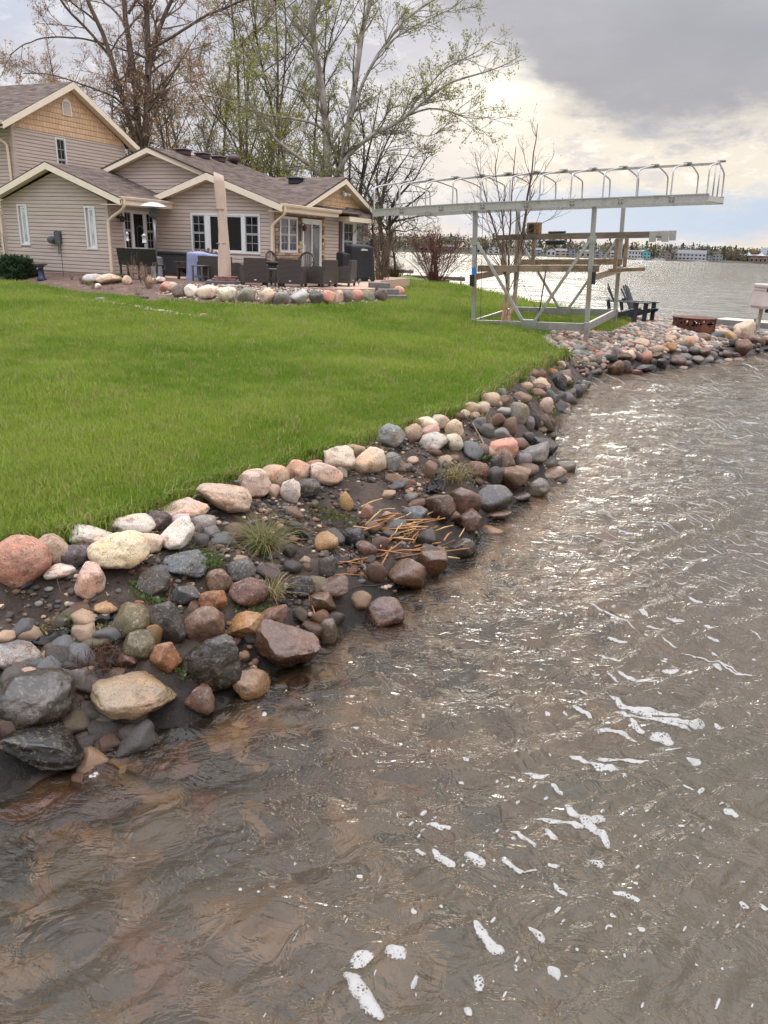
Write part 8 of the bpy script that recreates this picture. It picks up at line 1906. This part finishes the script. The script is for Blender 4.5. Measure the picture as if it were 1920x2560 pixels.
# reeds washed up at the water
def reeds():
    r = np.random.default_rng(15); c = hit(*K2(868, 1168)); t = empty('reed_pile', c, 0, 'heap of broken orange reed stalks washed against the stones', 'reed pile'); ms = [mat('reed_orange', (.40, .165, .05), .5, var=.4, vscale=14), mat('reed_tan', (.52, .34, .14), .5, var=.35, vscale=14), mat('reed_brown', (.17, .075, .035), .5, var=.4, vscale=14)]
    Rv, Fv = Vector((1, 0, 0)), Vector((0, 1, 0))
    for k in range(78):
        q = hit(*K2(r.normal(872, 46), r.normal(1160, 30))); L = r.uniform(.08, .34); a = r.normal(.75, .45) if r.random() < .6 else r.uniform(-.6, .5) ; el = r.normal(.12, .22)
        d = np.array([math.cos(a) * math.cos(el), math.sin(a) * math.cos(el), math.sin(el)]); z = q[2] + r.uniform(.015, .10); p0 = np.array([q[0], q[1], z]) - d * L / 2 - c; p1 = p0 + d * L; mid = (p0 + p1) / 2 + r.normal(size=3) * .008
        MB().tube([p0, mid, p1], [.0078 * r.uniform(.6, 1.2)] * 2 + [.005], 5).build('stalk', ms[int(r.choice([0, 0, 0, 1, 1, 2]))], t, True)
    for (x0, y0, x1, y1) in ((700, 1212, 812, 1222), (716, 1222, 830, 1200), (700, 1243, 790, 1243), (665, 1283, 722, 1255), (666, 1285, 690, 1360)):
        p, q = hit(*K2(x0, y0), .05), hit(*K2(x1, y1), .05); MB().tube([p - c, (p + q) / 2 - c + np.array([0, 0, .01]), q - c], .0045, 5).build('stalk', ms[0], t, True)
reeds()
def fabric(label, pix, width, seed):
    r = np.random.default_rng(seed); C = [hit(*K2(x, y), .03) for x, y in pix]; p = resample(smoothpts(C, 2), 26); V = []; m_ = 9
    for i, q in enumerate(p):
        d = p[min(i + 1, 25)] - p[max(i - 1, 0)]; n = np.cross(d, [0, 0, 1.0]); n /= np.linalg.norm(n) + 1e-9; w_ = width * (.6 + .4 * math.sin(i * .7 + seed)) 
        for j in range(m_):
            s = (j / (m_ - 1) - .5) * w_; z = .022 * math.sin(j * 1.9 + i * .35) + .014 * math.sin(j * .9 - i * .8 + 1); V.append(q + n * s + np.array([0, 0, z]) + r.normal(size=3) * .003)
    F = [(i * m_ + j, i * m_ + j + 1, (i + 1) * m_ + j + 1, (i + 1) * m_ + j) for i in range(25) for j in range(m_ - 1)]
    tag(mesh_obj('torn_fabric', V, F, mat('black_fabric', (.022, .019, .018), .55, var=.4, vscale=12, bump=.4, bscale=90), None, True), label, 'fabric')
fabric('torn black landscape fabric hanging down the bank mid slope', [(752, 1062 + 120), (745, 1140 + 80), (700, 1180), (640, 1150)], .10, 2); fabric('black landscape fabric strip bunched above the wet maroon boulder', [(955, 1000), (945, 1035), (955, 1062), (920, 1058)], .16, 3); fabric('grey fabric edge running under the yellow quartz chunk', [(60, 1395), (150, 1365), (230, 1340), (290, 1318)], .05, 4)
for lb, pix, rad in (('long pale twig lying across the near bank stones', [(95, 1445), (180, 1388), (290, 1322), (300, 1315)], .004), ('bent bare stem arching over the bare soil', [(480, 1200), (520, 1130), (600, 1115), (680, 1150)], .003), ('forked grey stick lying beyond the pale cluster', [(1020, 912), (1032, 935), (1042, 952), (1048, 968)], .010)):
    C = [hit(*K2(x, y), .05) for x, y in pix]; tag(MB().tube(chaikin(C, 2), rad, 5).build('stick', bark_mat('stick_bark', (.26, .19, .14), (.13, .095, .07)), None, True), lb, 'stick')

# ================================================================== FOAM ON THE WATER
def foam():
    s6 = 1.728; F6 = lambda x, y: (960 + x / s6, 1500 + y / s6); H6 = lambda x, y: (x / s6, 1800 + y / s6)
    ST6 = [([(975, 395), (1000, 420), (1060, 450), (1110, 465), (1180, 472), (1280, 500)], 32), ([(995, 475), (1060, 482), (1170, 510), (1300, 528), (1390, 530)], 22), ([(1070, 512), (1090, 550), (1120, 580)], 32), ([(1145, 592), (1200, 590), (1258, 602)], 36), ([(1120, 470), (1180, 510), (1240, 540), (1330, 550)], 18), ([(920, 582), (960, 562), (1030, 575), (1100, 612)], 20), ([(798, 655), (880, 685), (920, 720), (1020, 725)], 22), ([(920, 690), (1040, 678), (1110, 700), (1145, 695)], 18), ([(1010, 300), (1090, 330), (1190, 345)], 16), ([(965, 305), (1018, 335)], 14), ([(940, 225), (1020, 260)], 15), ([(965, 165), (1055, 175)], 11), ([(810, 455), (870, 470), (900, 498)], 26), ([(820, 370), (880, 402)], 17),
           ([(780, 875), (830, 915), (880, 970), (940, 1020), (972, 1075)], 40), ([(655, 935), (740, 950), (800, 970), (870, 985)], 20), ([(890, 968), (930, 940), (960, 940)], 26), ([(600, 728), (660, 750), (715, 745)], 17), ([(720, 798), (780, 828)], 20), ([(693, 990), (720, 1020), (752, 1040)], 26), ([(542, 992), (600, 1035), (655, 1085)], 28), ([(212, 1075), (255, 1120), (305, 1165)], 36), ([(345, 1105), (390, 1140), (438, 1160)], 36), ([(138, 1072), (176, 1112)], 27), ([(510, 1122), (560, 1165), (600, 1185)], 26), ([(600, 1185), (660, 1168)], 14), ([(190, 968), (245, 990), (290, 985)], 20), ([(885, 1138), (950, 1168)], 24), ([(705, 1143), (760, 1152)], 22), ([(730, 1238), (770, 1275), (790, 1298)], 20), ([(983, 1268), (1040, 1285), (1108, 1302)], 18), ([(388, 1412), (420, 1470), (460, 1512), (520, 1538)], 36), ([(622, 1422), (655, 1465), (692, 1502)], 30), ([(0, 1548), (50, 1550), (98, 1550)], 40), ([(408, 1628), (414, 1702)], 34), ([(698, 1625), (762, 1642)], 32), ([(1430, 525), (1470, 558)], 22), ([(1303, 690), (1340, 702), (1372, 698)], 13), ([(1213, 645), (1282, 648)], 11), ([(1290, 800), (1342, 822)], 11), ([(1463, 918), (1532, 938)], 20), ([(1545, 1298), (1572, 1345)], 26), ([(1620, 1328), (1655, 1365)], 24), ([(345, 1790), (380, 1785)], 34),
           ([(1100, 55), (1138, 80)], 30), ([(1215, 85), (1250, 95), (1300, 95)], 16), ([(1380, 110), (1450, 130)], 16), ([(1385, 40), (1442, 52)], 12), ([(1200, 160), (1270, 202)], 12), ([(1395, 160), (1452, 176)], 13), ([(1203, 290), (1277, 295)], 13), ([(1280, 220), (1370, 235), (1450, 260), (1510, 295), (1610, 305)], 8), ([(1400, 245), (1480, 270), (1560, 300)], 7), ([(870, 30), (960, 60), (1040, 100), (1095, 132)], 9), ([(1580, 128), (1659, 172)], 9), ([(1310, 0), (1380, 15)], 14), ([(1130, 120), (1190, 130)], 9)]
    DOT = [(170, 925, 40), (215, 942, 26), (118, 970, 24), (167, 1005, 23), (150, 1025, 20), (340, 1155, 26), (750, 1352, 42), (470, 1405, 30), (772, 1405, 24), (128, 1668, 48), (520, 1722, 27), (575, 1572, 26), (1370, 825, 42), (1455, 885, 24), (1375, 1012, 22), (1085, 1020, 24), (945, 905, 30), (1065, 905, 28), (1135, 915, 20), (1095, 1155, 26), (1440, 1400, 24), (1295, 1440, 24), (1525, 1420, 26), (960, 1430, 22), (1115, 1760, 28), (1440, 1752, 34), (1590, 1755, 24), (245, 1795, 18), (990, 40, 24), (1320, 265, 14), (1425, 322, 14), (1610, 330, 16), (1250, 385, 18), (925, 310, 24), (490, 765, 22), (535, 800, 20), (660, 785, 22), (650, 815, 24), (700, 850, 30), (580, 868, 24), (730, 582, 36), (780, 483, 22), (425, 467, 14), (490, 993, 22), (615, 940, 14), (1040, 765, 30), (597, 1248, 18)]
    strokes = [([F6(*p) for p in a], w_ / s6) for a, w_ in ST6] + [([F6(x - w_ * .2, y - w_ * .12), F6(x + w_ * .2, y + w_ * .12)], w_ / s6 * .9) for x, y, w_ in DOT]
    strokes += [([H6(1492, 1100), H6(1520, 1150), H6(1580, 1205), H6(1630, 1250), H6(1650, 1300)], 36), ([H6(1535, 1020), H6(1580, 1075)], 44)] + [([H6(x - 3, y), H6(x + 3, y + 2)], w_ / s6) for x, y, w_ in ((1495, 905, 36), (1278, 955, 28), (1640, 700, 26), (1620, 1110, 22), (1145, 1275, 18), (1347, 1105, 15), (1440, 1190, 15), (1350, 1205, 15), (1425, 648, 15))]
    strokes += [([K2(x0, y0), K2(x1, y1)], w_) for x0, y0, x1, y1, w_ in ((735, 1300, 752, 1325, 22), (728, 1325, 740, 1360, 26), (712, 1345, 730, 1372, 16), (1262, 822, 1272, 832, 12), (1262, 838, 1275, 842, 14), (190, 1668, 212, 1664, 9), (1600, 784, 1640, 800, 5), (790, 1258, 830, 1268, 7))]
    r = np.random.default_rng(8)
    for k in range(230):
        y = r.uniform(880, 2500); x = r.uniform(1000, 1900) if r.random() < .85 else r.uniform(500, 1100)
        if y < 1500 and x < 1350: continue
        w_ = abs(r.normal(0, 3.2)) + 2.2; strokes.append(([(x, y), (x + w_ * r.uniform(.5, 2.5), y + w_ * r.uniform(-.1, .8))], w_))
    for k in range(250):    # thin white streaks farther out: foam lines, and wave glints drawn as foam
        y = r.uniform(830, 1480); x = r.uniform(1380, 1900) + (1480 - y) * .05; L = r.uniform(12, 70); w_ = r.uniform(1.3, 3.0); strokes.append(([(x, y), (x + L * .5, y + L * r.uniform(.05, .22)), (x + L, y + L * r.uniform(.1, .5))], w_))
    V, F, ED = [], [], []
    for px, w_ in strokes:
        P = np.array([at(x, y, 0) for x, y in px]); dist = np.linalg.norm(P - CC, axis=1).mean(); L = np.linalg.norm(np.diff(P, axis=0), axis=1).sum(); W = w_ * dist / FPX
        sn = math.sin(math.atan2(CAMH, math.hypot(P[0][0], P[0][1])));
        k = int(np.clip(L / (W * .25) + 5, 7, 40)); Q = resample(smoothpts([tuple(p) for p in P], 2), k); d = np.gradient(Q, axis=0)[:, :2]; d /= np.linalg.norm(d, axis=1, keepdims=True) + 1e-9; nn = np.column_stack([-d[:, 1], d[:, 0]])
        # keep the seen width: across-view strokes are foreshortened
        fs = np.clip(np.hypot(nn[:, 0], nn[:, 1] * sn), sn, 1)
        s = np.linspace(-1, 1, k); tip = np.sqrt(np.clip(1 - np.abs(s) ** 4, .02, 1)); o = r.uniform(0, 50); sl = np.linspace(0, L / max(W, .004), k)
        wob = lambda ph: 1 + .9 * N1.fbm(sl * .9 + o + ph, sl * 0 + ph, o=3)
        wl_, wr_ = W / 2 / fs * tip * np.clip(wob(0), .25, 1.8), W / 2 / fs * tip * np.clip(wob(9), .25, 1.8); base = len(V); m_ = 7
        u = np.linspace(-1, 1, m_); off = np.where(u[None] < 0, u[None] * wl_[:, None], u[None] * wr_[:, None]); XY = Q[:, None, :2] + nn[:, None] * off[:, :, None]
        fx, fy = XY[..., 0].ravel(), XY[..., 1].ravel(); rr_ = np.hypot(fx, fy); PP = np.column_stack([fx, fy]); wd_ = pdist(PP, SHORE)
        z = waves(fx, fy, np.maximum(rr_ * .0094, rr_ * R_(90) / 420)) * np.clip(.45 + wd_ / 3.0, 0, 1) * np.clip(.72 + rr_ / 24, .72, 1) * np.clip(1.25 - rr_ / 260, .25, 1)
        dome = np.tile(1 - u ** 2, k) * np.repeat(tip, m_); z = z + .002 + dome * min(.010, W * .16) + .002 * N2.fbm(fx * 60, fy * 60, o=2) * dome
        V += [tuple(q) for q in np.column_stack([fx, fy, z])]; ED += list(dome)
        F += [(base + i * m_ + j, base + i * m_ + j + 1, base + (i + 1) * m_ + j + 1, base + (i + 1) * m_ + j) for i in range(k - 1) for j in range(m_ - 1)]
    m = bpy.data.materials.new('foam'); m.use_nodes = True; t = m.node_tree; X = NX(t); b = t.nodes['Principled BSDF']; out = t.nodes['Material Output']; pos = mk(t, 'ShaderNodeNewGeometry').outputs['Position']
    dv = mk(t, 'ShaderNodeTexVoronoi', feature='DISTANCE_TO_EDGE'); t.links.new(pos, dv.inputs['Vector']); dv.inputs['Scale'].default_value = 75; d1 = dv.outputs['Distance']
    sel = X.ss(X.noise(pos, 28, 3, .6), .50, .60); bub = X.m('MULTIPLY', X.ss(d1, .10, .28), sel)
    t.links.new(X.mix(bub, (.35, .34, .315), (.17, .16, .14)), b.inputs['Base Color']); b.inputs['Roughness'].default_value = .35
    bn = mk(t, 'ShaderNodeBump'); bn.inputs['Strength'].default_value = .5; bn.inputs['Distance'].default_value = .006; t.links.new(d1, bn.inputs['Height']); t.links.new(bn.outputs[0], b.inputs['Normal'])
    tr = mk(t, 'ShaderNodeBsdfTransparent'); ms = mk(t, 'ShaderNodeMixShader'); ed = mk(t, 'ShaderNodeAttribute', attribute_name='edge').outputs['Fac']; nz_ = X.m('SUBTRACT', X.noise(pos, 34, 5, .65), .5)
    sol = X.ss(X.m('ADD', ed, X.m('MULTIPLY', nz_, 2.3)), .12, .62); wall = X.m('SUBTRACT', 1.0, X.ss(d1, .03, .16))
    al = X.m('MAXIMUM', X.m('MULTIPLY', sol, X.m('SUBTRACT', 1.0, X.m('MULTIPLY', bub, .75))), X.m('MULTIPLY', wall, X.ss(X.m('ADD', ed, X.m('MULTIPLY', nz_, .8)), .02, .3)))
    t.links.new(X.m('SUBTRACT', 1.0, X.m('MULTIPLY', al, .93)), ms.inputs[0]); t.links.new(b.outputs[0], ms.inputs[1]); t.links.new(tr.outputs[0], ms.inputs[2]); t.links.new(ms.outputs[0], out.inputs[0])
    V, F = np.array(V), np.array(F); tag(mesh_obj('foam', V, F, m, None, True, attrs={'edge': ('FLOAT', 'POINT', ED)}), kind='stuff')
foam()

def edge_grass():
    """ragged turf spilling over the lawn edge"""
    r = np.random.default_rng(91); n = 3600; A, D = [], []
    pl = np.array(Lp[:15]); sg = np.linalg.norm(np.diff(pl, axis=0), axis=1); cm = np.r_[0, np.cumsum(sg)]
    s = cm[-1] * r.random(n) ** 1.4; i = np.minimum(np.searchsorted(cm, s) - 1, len(sg) - 1).clip(0); f = ((s - cm[i]) / sg[i])[:, None]; p = pl[i] * (1 - f) + pl[i + 1] * f
    d = (pl[i + 1] - pl[i]) / sg[i][:, None]; nrm = np.column_stack([d[:, 1], -d[:, 0]]); clump = np.clip(N2.fbm(s * 2.2, s * 0 + 3, o=3) + .35, 0, 1); p = p + nrm * (r.normal(-.02, .05, n) + .16 * clump * r.random(n))[:, None]
    z = ground(p); h = r.uniform(.04, .12, n) * (1 + p[:, 1] / 14); a = np.arctan2(nrm[:, 1], nrm[:, 0]) + r.normal(0, 1.0, n); b = h * r.uniform(.2, 1.0, n); w_ = .0022 * (1 + p[:, 1] / 8)
    dr = np.column_stack([np.cos(a), np.sin(a)]); sd = np.column_stack([-dr[:, 1], dr[:, 0]]) * w_[:, None]
    def P(fr, k, zz): q = p + dr * (b * fr)[:, None] + sd * k; return np.column_stack([q, z + h * zz])
    V = np.stack([P(0, -1, 0), P(0, 1, 0), P(.35, .9, .6), P(.35, -.9, .6), P(1, .1, .72), P(1, -.1, .72)], 1).reshape(-1, 3); k = np.arange(n)[:, None] * 6; F = np.concatenate([k + np.array([[0, 1, 2, 3]]), k + np.array([[3, 2, 4, 5]])])
    cols = np.array([(.16, .24, .03), (.22, .29, .05), (.36, .30, .13), (.28, .24, .09), (.13, .20, .03)])[r.integers(0, 5, n)] * r.uniform(.8, 1.15, (n, 1))
    tag(mesh_obj('edge_grass', V, F, vc_mat('leaf_tint', .7, .35, .15, 8.0), None, attrs={'tint': ('FLOAT_COLOR', 'POINT', np.repeat(np.column_stack([cols, np.ones(n)]), 6, 0))}), kind='stuff')
edge_grass()
